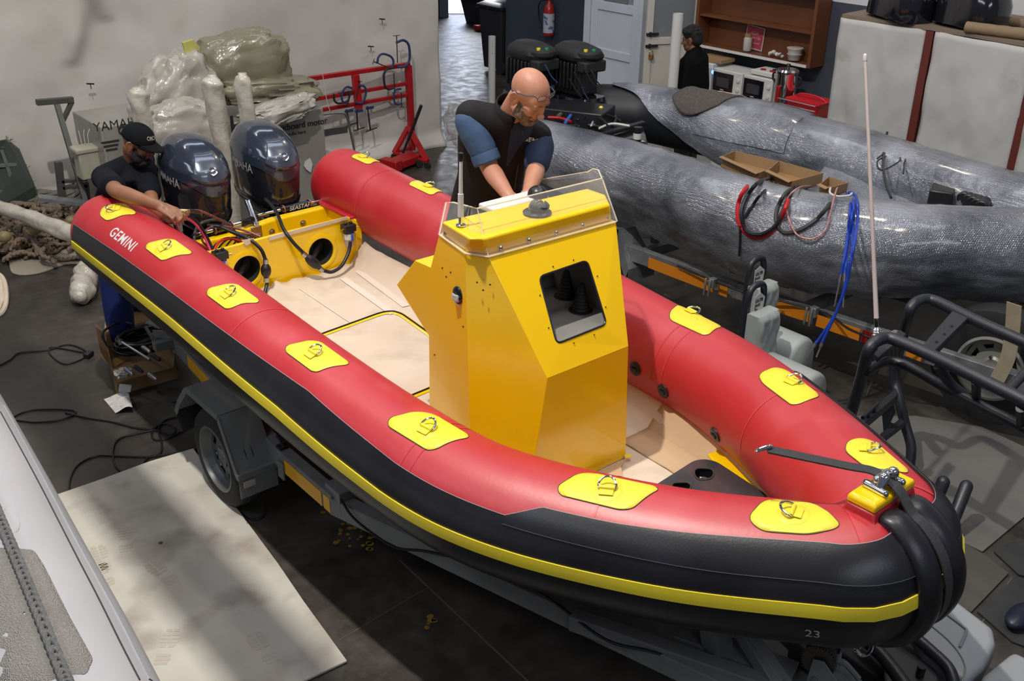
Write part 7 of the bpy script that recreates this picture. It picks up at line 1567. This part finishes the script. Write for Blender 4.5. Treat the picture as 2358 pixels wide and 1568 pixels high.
tag(MB().ell(PX(2352, 1418, Z=.05), (.12, .06, .04)).build('shoe', mat('dark_blue_shoe', (.01, .014, .03), .4)), 'dark blue glossy object lying on the mat at the right edge', 'object')
def slab_pad(pts, z0, z1, m, name, lab, inset=.0, par=None, bev=.03):
    P = PXs(pts, Z=z1); o = MB().prism([Vector((p.x, p.y, z0)) for p in P], (0, 0, z1-z0)).build(name, m, par, bevel=bev, seg=4, label=None if not par else lab)
    if not par: tag(o, lab, 'seat pad')
    return o
vin = mat('pale_grey_vinyl', (.27, .29, .31), .45, bump=(120, .05))
sp1 = thing('helm_seat_pad', 'large pale grey moulded seat pad lying beyond the bow, bottom right', 'seat pad', PX(2250, 1450, Z=.3))
slab_pad([(2060, 1330), (2160, 1345), (2290, 1445), (2295, 1480), (2268, 1530), (2225, 1570), (2130, 1500), (2080, 1430)], .20, .34, vin, 'cushion', None, par=sp1)
MB().tube(spl(PXs([(2140, 1385), (2215, 1440), (2225, 1455), (2210, 1490)], Z=.345), 6), .006, 8).build('piping', mat('grey_piping', (.20, .21, .225), .5), sp1)
MB().tube(spl(PXs([(2075, 1395), (2130, 1430), (2190, 1480), (2222, 1530), (2215, 1575)], Z=.343), 6), .004, 6).build('piping', mat('grey_piping2', (.22, .22, .22), .5), sp1)
slab_pad([(2260, 1555), (2335, 1495), (2420, 1540), (2420, 1640), (2270, 1640)], .22, .36, vin, 'backrest_pad', 'quilted pale grey backrest pad at the bottom right corner', bev=.03)
q = [PX(2262+k*22, 1545-k*15, Z=.362) for k in range(5)]
sf_ = thing('seat_base_frame', 'black seat base with curved tube rail under the bow, bottom right', 'frame', PX(2150, 1520, Z=.1))
MB().tube(spl([PX(2062, 1440, Z=.36), PX(2100, 1462, Z=.36), PX(2140, 1495, Z=.35), (PX(2185, 1540, Z=.34)), PX(2200, 1590, Z=.30)], 6), .026, 12).tube(spl([PX(1985, 1465, Z=.30), PX(2040, 1520, Z=.30), PX(2100, 1600, Z=.30)], 5), .03, 12).build('curved_rail', M['blackcoat'], sf_)
MB().prism(PXs([(2048, 1440), (2130, 1500), (2160, 1570), (2150, 1640), (2040, 1640), (2030, 1500)], Z=.26), (0, 0, .03)).build('panel', mat('charcoal_panel', (.035, .037, .04), .6), sf_, bevel=.01)
MB().box(PX(2020, 1500, Z=.12), (.5, .6, .22)).build('base', M['blackm'], sf_, bevel=.01)
MB().lathe([(.018, 0), (.018, .05), (.012, .05)], PX(2118, 1555, Z=.3), n=14).build('stud', M['black'], sf_)
# ================================================================ people
def nrm(v): return V3(v).normalized()
def frame3(f, up=(0, 0, 1)):
    f = nrm(f); r = f.cross(V3(up)).normalized(); u = r.cross(f); return f, r, u
def add_head(b, c, f, up, k=1., ears=True, jaw=1.):
    """c: centre of the skull; f: direction of the face"""
    f, r, u = frame3(f, up); Rm = Matrix((r, f, u)).transposed(); P = lambda x, y, z: c+(r*x+f*y+u*z)*k
    E = lambda x, y, z, a, b_, c_, n=20, m=14: b.ell(P(x, y, z), (a*k, b_*k, c_*k), Rm, n, m)
    E(0, -.008, .025, .078, .098, .088, 32, 20)                   # skull
    E(0, .052, .018, .064, .045, .058)                            # forehead
    E(0, .030, -.055, .060, .062, .064); E(0, .020, -.070, .056*jaw, .055, .050)   # face
    E(0, .050, -.095, .034*jaw, .038, .028)                       # chin
    for s in (-1, 1):
        E(s*.034, .050, -.036, .032, .036, .034)                  # cheek
        E(s*.040, .016, -.078, .026*jaw, .048, .030)              # jaw angle
        E(s*.030, .080, .010, .026, .016, .012)                   # brow ridge
        E(s*.031, .070, -.012, .018, .018, .014)                  # lid
        if ears:
            E(s*.077, -.004, -.024, .010, .014, .026)
            b.tube(spl([P(s*.078, .004, -.046), P(s*.084, -.012, -.052), P(s*.091, -.026, -.030), P(s*.095, -.032, -.004), P(s*.092, -.022, .014), P(s*.084, -.004, .014), P(s*.079, .006, -.004)], 5), .0062*k, 8)
            b.tube(spl([P(s*.084, -.014, -.030), P(s*.088, -.020, -.008), P(s*.084, -.010, .002)], 4), .005*k, 8)
    E(0, .096, -.016, .010, .016, .026); E(0, .112, -.036, .014, .016, .012)      # nose bridge, tip
    for s in (-1, 1): E(s*.013, .103, -.040, .009, .011, .008)
    E(0, .084, -.065, .022, .016, .008); E(0, .082, -.077, .019, .016, .008)      # lips
    return P, Rm, (f, r, u)
def add_hand(b, w, d, pn, side, curl=.5, spread=.12, k=1., thumb_out=.6):
    """w: wrist, d: direction of the fingers, pn: palm normal, side: +1 if the thumb lies towards pn x d"""
    d = nrm(d); pn = V3(pn); pn = (pn-d*pn.dot(d)).normalized(); s = pn.cross(d)*side
    for i in range(5): b.caps(w+d*.005*k+s*(-.026+.013*i)*k, w+d*(.085 if i < 4 else .07)*k+s*(-.032+.016*i)*k, .014*k, .0115*k, 10)
    b.caps(w-d*.02, w+d*.04*k, .024*k, .022*k, 12)
    L = [.060, .076, .084, .074]
    for i in range(4):
        base = w+d*.088*k+s*(-.033+.022*i)*k; a = 0; p = base; dd = d+s*(-.5+i*.33)*spread
        for j, fr_ in enumerate((.45, .32, .23)):
            a += curl*(.55, .75, .55)[j]; v = (nrm(dd)*math.cos(a)+pn*math.sin(a)); q = p+v*L[i]*fr_*k; b.caps(p, q, (.0095-.001*j)*k, (.0088-.001*j)*k, 10); p = q
    p = w+d*.025*k+s*.026*k
    for j, (l_, a) in enumerate(((.042, thumb_out), (.034, thumb_out*.6), (.026, thumb_out*.2))):
        v = nrm(d*math.cos(a)+s*math.sin(a)*1.1+pn*.35*(1+j*.5)); q = p+v*l_*k; b.caps(p, q, (.0125-.0015*j)*k, (.011-.0015*j)*k, 10); p = q
def limb(b, pts, rs, n=16):
    for p, q, r0, r1 in zip(pts[:-1], pts[1:], rs[:-1], rs[1:]): b.caps(p, q, r0, r1, n)
def torso_loft(b, secs, n=28, e_=.85):
    """secs: (centre, right axis, forward axis, half width, half depth)"""
    rs = []
    for c, r, f, a, d in secs:
        rs.append([V3(c)+V3(r)*(a*math.copysign(abs(math.cos(t))**e_, math.cos(t)))+V3(f)*(d*math.copysign(abs(math.sin(t))**e_, math.sin(t))) for t in np.linspace(0, 2*math.pi, n, endpoint=False)])
    b.loft(rs)
def onto(o, p, d):
    from mathutils.bvhtree import BVHTree
    me = o.data; L = rootloc(o); bv = BVHTree.FromPolygons([v.co+L for v in me.vertices], [tuple(q.vertices) for q in me.polygons]); h = bv.ray_cast(V3(p), nrm(d))[0]; return h if h else V3(p)
def shell(name, src, keep, m, parent, off, label=None):
    """a layer that hugs part of an existing skin: faces kept by a test, pushed out along the normals"""
    me = src.data; L = rootloc(src); ok = [keep(v.co+L) for v in me.vertices]; fs = [tuple(p.vertices) for p in me.polygons if all(ok[i] for i in p.vertices)]
    use = sorted({i for f in fs for i in f}); ix = {i: k for k, i in enumerate(use)}; cnt = {}
    for f in fs:
        for a, b_ in zip(f, f[1:]+f[:1]): e = (min(a, b_), max(a, b_)); cnt[e] = cnt.get(e, 0)+1
    rim = {i for e, c in cnt.items() if c == 1 for i in e}
    b = MB(); b.v = [tuple(me.vertices[i].co+L+me.vertices[i].normal*(-.002 if i in rim else off(me.vertices[i].co+L))) for i in use]; b.f = [tuple(ix[i] for i in f) for f in fs]
    return b.build(name, m, parent, angle=80, label=label)
def face_details(body, P, k, fr, brow_m, par, beard=None, lids=True):
    f, r, u = fr; c = P(0, 0, 0); at = lambda x, z, o=.0: onto(body, P(x, .20, z), -f)+f*o
    inv = lambda p: ((p-c).dot(r)/k, (p-c).dot(f)/k, (p-c).dot(u)/k)
    for s in (-1, 1):
        MB().tube(spl([at(s*.013, .012, .001), at(s*.030, .020, .001), at(s*.050, .012, .0)], 5), [.0022]*3+[.0036]*5+[.0022]*3, 7).build('eyebrow', brow_m, par)
        MB().tube(spl([at(s*.017, -.015), at(s*.025, -.019), at(s*.034, -.019), at(s*.044, -.014)], 4), .0016, 6).build('eyelid', brow_m, par, label='lowered eyelid')
    MB().tube(spl([at(-.022, -.070), at(-.010, -.072, .001), at(0, -.071, .001), at(.010, -.072, .001), at(.022, -.070)], 4), .0026, 6).build('mouth', M['lip'], par)
    if beard:
        m_, th, extra, lab = beard
        def keep(p):
            x, y, z = inv(p)
            if y < .0 or z < -.150 or z > 0 or abs(x) > .076 or y > .125: return False
            if y < .035 and z < -.125: return False
            if abs(x) < .023 and -.080 < z < -.061 and y > .06: return False
            if z < -.006-(y-.004)*.60: return True
            return abs(x) < .036 and -.066 < z < -.052 and y > .06
        from mathutils import noise
        def off(p):
            x, y, z = inv(p); return th*(1+.4*noise.noise(p*120))+extra*max(0, min(1, (-z-.075)/.04))*max(0, min(1, y/.05))
        shell('beard', body, keep, m_, par, off, lab)
def tee(p): return V3(p)
# ---------------------------------------------------------------- the bald man on the deck
m1 = thing('person', 'bald bearded man in black gilet and blue short-sleeved polo shirt leaning over the yellow console', 'person', (3.32, 4.1, .76))
F1 = nrm((.10, -1, 0)); R1 = F1.cross(Vector((0, 0, 1)))           # his right
pel = Vector((3.37, 4.20, 1.68)); chest = Vector((3.33, 4.06, 2.0)); Rs = Vector((3.14, 4.04, 2.165)); Ls = Vector((3.47, 3.90, 2.04)); nk = Vector((3.30, 3.93, 2.17)); hd = Vector((3.285, 3.765, 2.315))
Rel = PX(1128, 388, Y=3.93); Rw = PX(1172, 452, Y=3.68); Lel = PX(1236, 385, Y=3.80); Lw = PX(1216, 446, Y=3.64)
b = MB()
P_, Rm_, (hf, hr_, hu) = add_head(b, hd, (.16, -.80, -.58), (0, -.4, 1), 1.06)
limb(b, [nk+Vector((0, .04, -.06)), nk, hd-hf*.03-hu*.06], [.062, .062, .062])
limb(b, [pel, chest+Vector((0, .05, 0)), nk+Vector((0, .04, -.08))], [.09, .07, .055]); limb(b, [Rs, nk+Vector((0, .02, -.05)), Ls], [.05, .05, .05])
limb(b, [Rs, Rs.lerp(Rel, .5), Rel, Rel.lerp(Rw, .25), Rw], [.062, .058, .046, .049, .031]); limb(b, [Ls, Ls.lerp(Lel, .5), Lel, Lel.lerp(Lw, .25), Lw], [.060, .056, .045, .048, .031])
add_hand(b, Rw, (Rw-Rel).normalized()+Vector((0, -.3, -.2)), (.2, .0, -1), -1, .6); add_hand(b, Lw, (Lw-Lel).normalized()+Vector((0, -.5, -.1)), (-.3, .1, -1), 1, .6)
for sx, side in ((-.10, 1), (.10, -1)): limb(b, [pel+Vector((sx, 0, -.02)), pel+Vector((sx*1.15, -.02, -.45)), pel+Vector((sx*1.2, .02, -.84)), pel+Vector((sx*1.25, -.12, -.885))], [.085, .06, .04, .035])
bd1 = organic('body', b, M['skin1'], m1, .0056, 5)
vm = mat('black_softshell', (.009, .008, .010), .8, bump=(90, .15), noise=(5, (.014, .012, .014)), spec=.25)
b = MB()
def ax(p, q): return nrm(V3(q)-V3(p))
shr = (Rs-Ls).normalized()
torso_loft(b, [(pel+Vector((-.02, .02, -.20)), R1, F1, .225, .165), (pel, R1, F1, .205, .15), (pel.lerp(chest, .5), R1, F1, .195, .14), (chest, R1.lerp(shr, .5), F1, .205, .15), (chest.lerp((Rs+Ls)/2, .75)+Vector((0, 0, .03)), shr, F1, .20, .14), ((Rs+Ls)/2+Vector((-.0, .0, .045)), shr, F1, .165, .115), (nk+Vector((0, .015, .015)), shr, F1, .088, .082)])
limb(b, [nk+Vector((-.03, .03, -.03)), Rs+Vector((.005, .0, .008))], [.085, .082]); limb(b, [nk+Vector((.03, .03, -.04)), Ls+Vector((-.01, 0, .008))], [.08, .078])
gil = organic('gilet', b, vm, m1, .010, 5, 'black sleeveless gilet')
b = MB(); cols = []
ct_ = nk.lerp(hd, .12)
for k, (h, r_) in enumerate(((-.03, .088), (.02, .084), (.080, .078))):
    n_ = (hd-nk-hf*.06).normalized(); a2 = n_.cross(F1).normalized(); a1 = a2.cross(n_); a1 = -a1 if a1.dot(F1) > 0 else a1; cols.append([nk+Vector((0, .012, 0))+n_*h+(a1*math.cos(t)+a2*math.sin(t))*r_ for t in np.linspace(R(-150), R(150), 30)])
MB().loft(cols, cap=False, closed=False).build('collar', vm, m1, solid=.006)
blu = mat('blue_polo_cotton', (.035, .075, .16), .8, noise=(6, (.05, .10, .20)), bump=(40, .25))
b = MB(); e1 = Rs.lerp(Rel, .62); limb(b, [Rs.lerp(Rel, .06)+Vector((-.018, 0, 0)), Rs.lerp(e1, .45)+Vector((-.012, 0, 0)), e1], [.073, .078, .072]); o_ = organic('sleeve', b, blu, m1, .009, 3)
dn = (Rel-Rs).normalized(); MB().lathe([(.0715, -.03), (.0735, -.016), (.0735, .024), (.069, .028), (.05, .026)], e1+dn*.045, dn, 28, cap=False).build('cuff', blu, m1, sub=1)
b = MB(); e2 = Ls.lerp(Lel, .85); limb(b, [Ls+Vector((0, 0, -.01)), Ls.lerp(e2, .4)+Vector((.012, 0, 0)), e2], [.074, .076, .068]); organic('sleeve', b, mat('navy_polo_cotton', (.018, .035, .085), .8), m1, .009, 3)
b = MB(); 
for sx in (-.10, .10): limb(b, [pel+Vector((sx, .0, -.06)), pel+Vector((sx*1.15, -.02, -.45)), pel+Vector((sx*1.2, .02, -.85))], [.12, .085, .065])
organic('trousers', b, mat('dark_trousers', (.02, .022, .03), .8), m1, .014, 4)
for sx in (-.12, .12): b = MB(); b.caps(pel+Vector((sx, .04, -.885)), pel+Vector((sx, -.15, -.895)), .042, .036); b.build('shoe', M['blackm'], m1)
# beard, brows, lips, logo, zip, tattoo
face_details(bd1, P_, 1.06, (hf, hr_, hu), M['beard1'], m1, (M['beard1'], .005, .012, 'short grey-brown beard'))
def vpt(i, j):
    z = .005-.27*i/14; wv = .060*(1-i/14*.93)+.002; d0 = nk-R1*(.012+wv*(-1+j/5))+Vector((0, 0, z)); return onto(gil, d0+F1*.6, -F1)+F1*.003
MB().loft([[vpt(i, j) for j in range(11)] for i in range(15)], cap=False, closed=False).build('polo_placket', mat('navy_polo_front', (.014, .022, .05), .8), m1, solid=.003, label='navy polo shirt front in the open collar')
zp = [nk+F1*.09+Vector((.0, 0, -.06)), chest+F1*.148+Vector((.03, 0, .06)), pel.lerp(chest, .5)+F1*.150+Vector((.03, 0, 0)), pel+F1*.158+Vector((.02, 0, -.1))]
MB().tube(spl(zp, 6), .005, 6).build('zip', M['iron'], m1)
lgp, ln_ = hit_obj(gil, 1203, 322, .003)
text('logo_lettering', 'GEMINI', M['paper'], m1, lgp, nrm(-R1-ln_*(-R1).dot(ln_)), nrm(Vector((0, 0, 1))-ln_*ln_.z), .042, .0006, offset=.001, label='white maker name on the chest'); text('logo_lettering', 'marine', M['paper'], m1, lgp+nrm(-R1-ln_*(-R1).dot(ln_))*.07-nrm(Vector((0, 0, 1))-ln_*ln_.z)*.026, nrm(-R1-ln_*(-R1).dot(ln_)), nrm(Vector((0, 0, 1))-ln_*ln_.z), .022, .0006)
ta = [Lel.lerp(Lw, f)+Vector((-.047+.02*math.sin(f*20), -.016, .012*math.cos(f*14))) for f in np.linspace(.3, .75, 12)]
MB().tube(ta, .0035, 5).build('tattoo', mat('tattoo_ink', (.12, .08, .07), .7), m1)
fh = lambda x, z: onto(bd1, P_(x, .20, z), -hf)
gl = thing('eyeglasses', 'thin dark-framed eyeglasses pushed up on the forehead of the bald man', 'eyeglasses', fh(0, .06))
b = MB()
for s in (-1, 1):
    ce = fh(s*.036, .062)+hf*.016+(hr_-hf*.18*s).normalized()*.027*s; b.tube(spl([P_(s*.086, -.045, .006), P_(s*.089, -.02, .018), P_(s*.088, .03, .045), ce+hr_*s*.006-hf*.02, ce], 6), .0024, 6)
b.tube(spl([fh(-.012, .066)+hf*.012, fh(0, .070)+hf*.013, fh(.012, .066)+hf*.012], 4), .0018, 6)
b.build('temple_arm', M['bluesteel'], gl)
for s in (-1, 1):
    cc = fh(s*.036, .062)+hf*.016; dv = (hu*.95-hf*.15).normalized(); dh = (hr_-hf*.18*s).normalized()
    O_ = [cc+dh*.026*math.copysign(abs(math.cos(t))**.6, math.cos(t))+dv*.015*math.copysign(abs(math.sin(t))**.6, math.sin(t)) for t in np.linspace(0, 2*math.pi, 24, endpoint=False)]
    MB().tube(O_, .0014, 6, closed=True).build('rim', M['iron'], gl); MB().prism(O_, hf*.0012).build('lens', mat('lens_glass', (.6, .65, .68), .03, alpha=.15, spec=.9), gl, smooth=False)
# ---------------------------------------------------------------- the man in the cap behind the port stern
m2 = thing('person', 'bearded man in black cap, black T-shirt and blue trousers leaning over the port stern', 'person', (2.30, 7.0, 0))
F2 = nrm((.55, -.83, 0)); R2_ = F2.cross(Vector((0, 0, 1)))
pel2 = Vector((2.33, 7.02, .93)); ch2 = Vector((2.36, 6.92, 1.22)); Rs2 = Vector((2.19, 6.74, 1.37)); Ls2 = Vector((2.56, 7.0, 1.36)); nk2 = Vector((2.41, 6.79, 1.43)); hd2 = Vector((2.43, 6.69, 1.585))
Rel2 = PX(268, 440, Z=1.475); Rw2 = PX(372, 476, Z=1.44); Lel2 = PX(352, 478, Z=1.24); Lw2 = PX(392, 505, Z=1.36)
b = MB(); Q_, Rq, (qf, qr, qu) = add_head(b, hd2, (.62, -.66, -.42), (.2, -.3, 1), 1.02)
limb(b, [nk2+Vector((-.02, .03, -.05)), nk2, hd2-qf*.03-qu*.06], [.058, .058, .058])
limb(b, [pel2, ch2, nk2+Vector((0, .02, -.06))], [.10, .09, .06]); limb(b, [Rs2, nk2+Vector((0, .02, -.05)), Ls2], [.05, .05, .05])
limb(b, [Rs2, Rs2.lerp(Rel2, .5), Rel2, Rel2.lerp(Rw2, .25), Rw2], [.062, .058, .046, .048, .030]); limb(b, [Ls2, Lel2, Lel2.lerp(Lw2, .3), Lw2], [.058, .045, .045, .030])
add_hand(b, Rw2, (.35, -.80, -.25), (.25, .0, -1), -1, .75, k=1.05); add_hand(b, Lw2, (.45, -.75, .15), (-.2, .1, .9), -1, .7)
lgA = [pel2+R2_*.10, PX(272, 705, Y=6.95), PX(282, 785, Y=6.97)]; lgA[2].z = .09; lgB = [pel2-R2_*.10, PX(332, 720, Y=7.1), PX(345, 790, Y=7.1)]; lgB[2].z = .09
for L_ in (lgA, lgB): limb(b, [L_[0], L_[1], L_[2]], [.085, .06, .042]); b.caps(L_[2]+Vector((0, 0, -.04)), L_[2]+F2*.14+Vector((0, 0, -.05)), .036, .03)
bd2 = organic('body', b, M['skin2'], m2, .0060, 5)
tm = mat('black_cotton', (.005, .006, .010), .9, bump=(25, .35), noise=(5, (.008, .009, .014)), spec=.15)
b = MB(); sh2 = (Rs2-Ls2).normalized(); ff = (F2+Vector((0, 0, -.45))).normalized()
torso_loft(b, [(pel2+Vector((0, 0, -.12)), R2_, F2, .21, .15), (pel2, R2_, F2, .21, .15), (pel2.lerp(ch2, .5), R2_, F2, .22, .16), (ch2+F2*.03, R2_, F2, .235, .165), (ch2.lerp(nk2, .6)+F2*.02, sh2, F2, .215, .15), (nk2+Vector((-.01, .02, -.02)), sh2, F2, .12, .09), (nk2+Vector((0, 0, .01)), sh2, F2, .07, .07)])
limb(b, [Rs2, nk2+Vector((-.01, .03, -.04)), Ls2], [.082, .085, .08])
e3 = Rs2.lerp(Rel2, .75); e4 = Ls2.lerp(Lel2, .7)
limb(b, [Rs2, Rs2.lerp(e3, .5), e3], [.075, .078, .078]); limb(b, [Ls2, Ls2.lerp(e4, .5), e4], [.072, .075, .076])
organic('t_shirt', b, tm, m2, .010, 4)
MB().ell(ch2+F2*.195+R2_*-.03+Vector((0, 0, -.03)), (.06, .015, .05), Matrix.Rotation(.6, 3, 'Z')).build('shirt_print', mat('orange_brown_print', (.30, .11, .05), .8), m2, label='orange-brown print on the shirt')
tb = mat('royal_blue_trousers', (.004, .012, .10), .8, bump=(14, .5), noise=(4, (.006, .018, .14)))
b = MB(); torso_loft(b, [(pel2+Vector((0, 0, .04)), R2_, F2, .19, .14), (pel2+Vector((0, 0, -.12)), R2_, F2, .20, .15)])
for L_ in (lgA, lgB): limb(b, [L_[0]+Vector((0, 0, -.05)), L_[1], L_[1].lerp(L_[2], .8), L_[2]+Vector((0, 0, .03))], [.125, .105, .095, .075])
organic('trousers', b, tb, m2, .013, 4)
for L_ in (lgA, lgB): MB().caps(L_[2]+Vector((0, 0, -.035)), L_[2]+F2*.17+Vector((0, 0, -.05)), .052, .040).box(L_[2]+F2*.07+Vector((0, 0, -.078)), (.09, .26, .022), Matrix.Rotation(math.atan2(F2.y, F2.x)-math.pi/2, 3, 'Z')).build('shoe', M['blackm'], m2)
face_details(bd2, Q_, 1.02, (qf, qr, qu), M['hair'], m2, (M['hair'], .009, .03, 'full black beard'))
cpb = mat('black_cap_cotton', (.004, .005, .007), .9, spec=.2, bump=(60, .2)); cap = thing('baseball_cap', 'black baseball cap with white lettering on the head of the bearded man', 'cap', Q_(0, 0, .08))
rs = []
for i in range(15):
    t = R(-4)+(math.pi/2+R(3))*i/14; rs.append([Q_(.089*math.cos(t)*math.cos(a), -.004+.108*math.cos(t)*math.sin(a), .022+.098*math.sin(t)) for a in np.linspace(0, 2*math.pi, 40, endpoint=False)])
MB().loft(rs, cap=False).build('crown', cpb, cap, solid=.003)
rs = []
for a in np.linspace(R(22), R(158), 24):
    row = []
    for f in np.linspace(0, 1, 6): row.append(Q_(.086*math.cos(a)*(1-.02*f), -.004+.104*math.sin(a)+.085*f*math.sin((a-R(22))/R(136)*math.pi)**.5, .020+.012*math.sin(a)-.010*f-.020*f*abs(math.cos(a))))
    rs.append(row)
MB().loft(rs, cap=False, closed=False).build('peak', cpb, cap, solid=.004)
MB().ell(Q_(0, 0, .122), (.008, .008, .004)).build('button', cpb, cap)
def capbend(x, y, z):
    a = math.pi/2+(x-.045)/.105-.30; t = .42+y/.1; return Q_(.0915*math.cos(t)*math.cos(a), -.004+.1115*math.cos(t)*math.sin(a), .022+.1005*math.sin(t))
text('lettering', 'ORCA', M['paper'], cap, (0, 0, 0), (1, 0, 0), (0, 1, 0), .036, .0003, offset=.0006, bend=capbend)
# ---------------------------------------------------------------- the young man by the counter
m3 = thing('person', 'young dark-haired man in black jacket standing by the counter, turned away', 'person', (8.35, 6.9, 0))
F3 = nrm((-.25, 1, 0)); R3 = F3.cross(Vector((0, 0, 1))); hd3 = PX(1594, 90, X=8.36); c3 = Vector((8.38, hd3.y-.03, 0))
b = MB(); W_, Rw_, (wf, wr_, wu) = add_head(b, hd3, (-.30, 1, -.12), (0, 0, 1), 1.0)
limb(b, [hd3+Vector((0, -.02, -.22)), hd3+Vector((0, -.01, -.08))], [.062, .055]); limb(b, [c3+Vector((0, 0, .9)), Vector((c3.x, c3.y, hd3.z-.38))], [.13, .14])
S3 = Vector((c3.x, c3.y, hd3.z-.215)); 
for s in (-1, 1):
    sh = S3+R3*.17*s; el = sh+R3*.05*s+Vector((0, -.03, -.29)); wr3 = el+(F3*.20+Vector((0, 0, -.10)) if s < 0 else Vector((0, 0, -.25))); limb(b, [sh, el, wr3], [.055, .043, .03]); HW = wr3.copy() if s < 0 else HW; add_hand(b, wr3, F3 if s < 0 else (0, 0, -1), R3*-s, s, .5)
    limb(b, [c3+R3*.09*s+Vector((0, 0, .88)), c3+R3*.10*s+Vector((0, 0, .46)), c3+R3*.10*s+Vector((0, 0, .08)), c3+R3*.10*s+F3*.14+Vector((0, 0, .04))], [.08, .06, .04, .035])
organic('body', b, M['skin2'], m3, .008, 3)
jk_ = mat('black_jacket', (.004, .004, .005), .9, spec=.15, bump=(12, .4)); b = MB()
torso_loft(b, [(c3+Vector((0, 0, .80)), R3, F3, .20, .14), (c3+Vector((0, 0, 1.0)), R3, F3, .20, .145), (c3+Vector((0, 0, 1.2)), R3, F3, .21, .145), (S3+Vector((0, 0, .0)), R3, F3, .195, .12), (S3+Vector((0, 0, .06)), R3, F3, .12, .09), (S3+Vector((0, 0, .10)), R3, F3, .076, .078), (S3+Vector((0, .01, .145)), R3, F3, .068, .07)])
for s in (-1, 1):
    sh = S3+R3*.17*s; el = sh+R3*.05*s+Vector((0, -.03, -.29)); wr3 = el+(F3*.20+Vector((0, 0, -.10)) if s < 0 else Vector((0, 0, -.25))); limb(b, [sh, el, wr3], [.075, .066, .052])
organic('jacket', b, jk_, m3, .013, 5)
b = MB()
for s in (-1, 1): limb(b, [c3+R3*.09*s+Vector((0, 0, .88)), c3+R3*.10*s+Vector((0, 0, .46)), c3+R3*.10*s+Vector((0, 0, .10))], [.11, .085, .07]); 
organic('trousers', b, mat('charcoal_trousers', (.02, .02, .022), .8), m3, .016, 4)
for s in (-1, 1): MB().caps(c3+R3*.10*s+Vector((0, 0, .045)), c3+R3*.10*s+F3*.18+Vector((0, 0, .04)), .045, .038).build('shoe', M['blackm'], m3)
b = MB(); 
for x, y, z, a, b_, c_ in ((0, -.012, .045, .086, .102, .088), (0, -.055, .0, .074, .058, .075), (0, .045, .085, .066, .058, .038)): b.ell(W_(x, y, z), (a, b_, c_), Rw_, 24, 16)
random.seed(4)
for k in range(90):
    t = random.uniform(.15, 1.5); a = random.uniform(0, 6.28); b.ell(W_(.085*math.cos(t)*math.cos(a), -.012+.10*math.cos(t)*math.sin(a), .05+.086*math.sin(t)), (.014, .014, .012), None, 8, 6)
organic('hair', b, M['hair'], m3, .006, 1, 'short curly black hair')
q = W_(0, 0, 0)
tag(MB().box(HW+F3*.10+Vector((0, 0, -.01)), (.04, .07, .03)).build('green_wrapper', mat('green_white_wrapper', (.15, .35, .18), .5), bevel=.004), 'small green and white packet in the hand of the young man', 'packet')
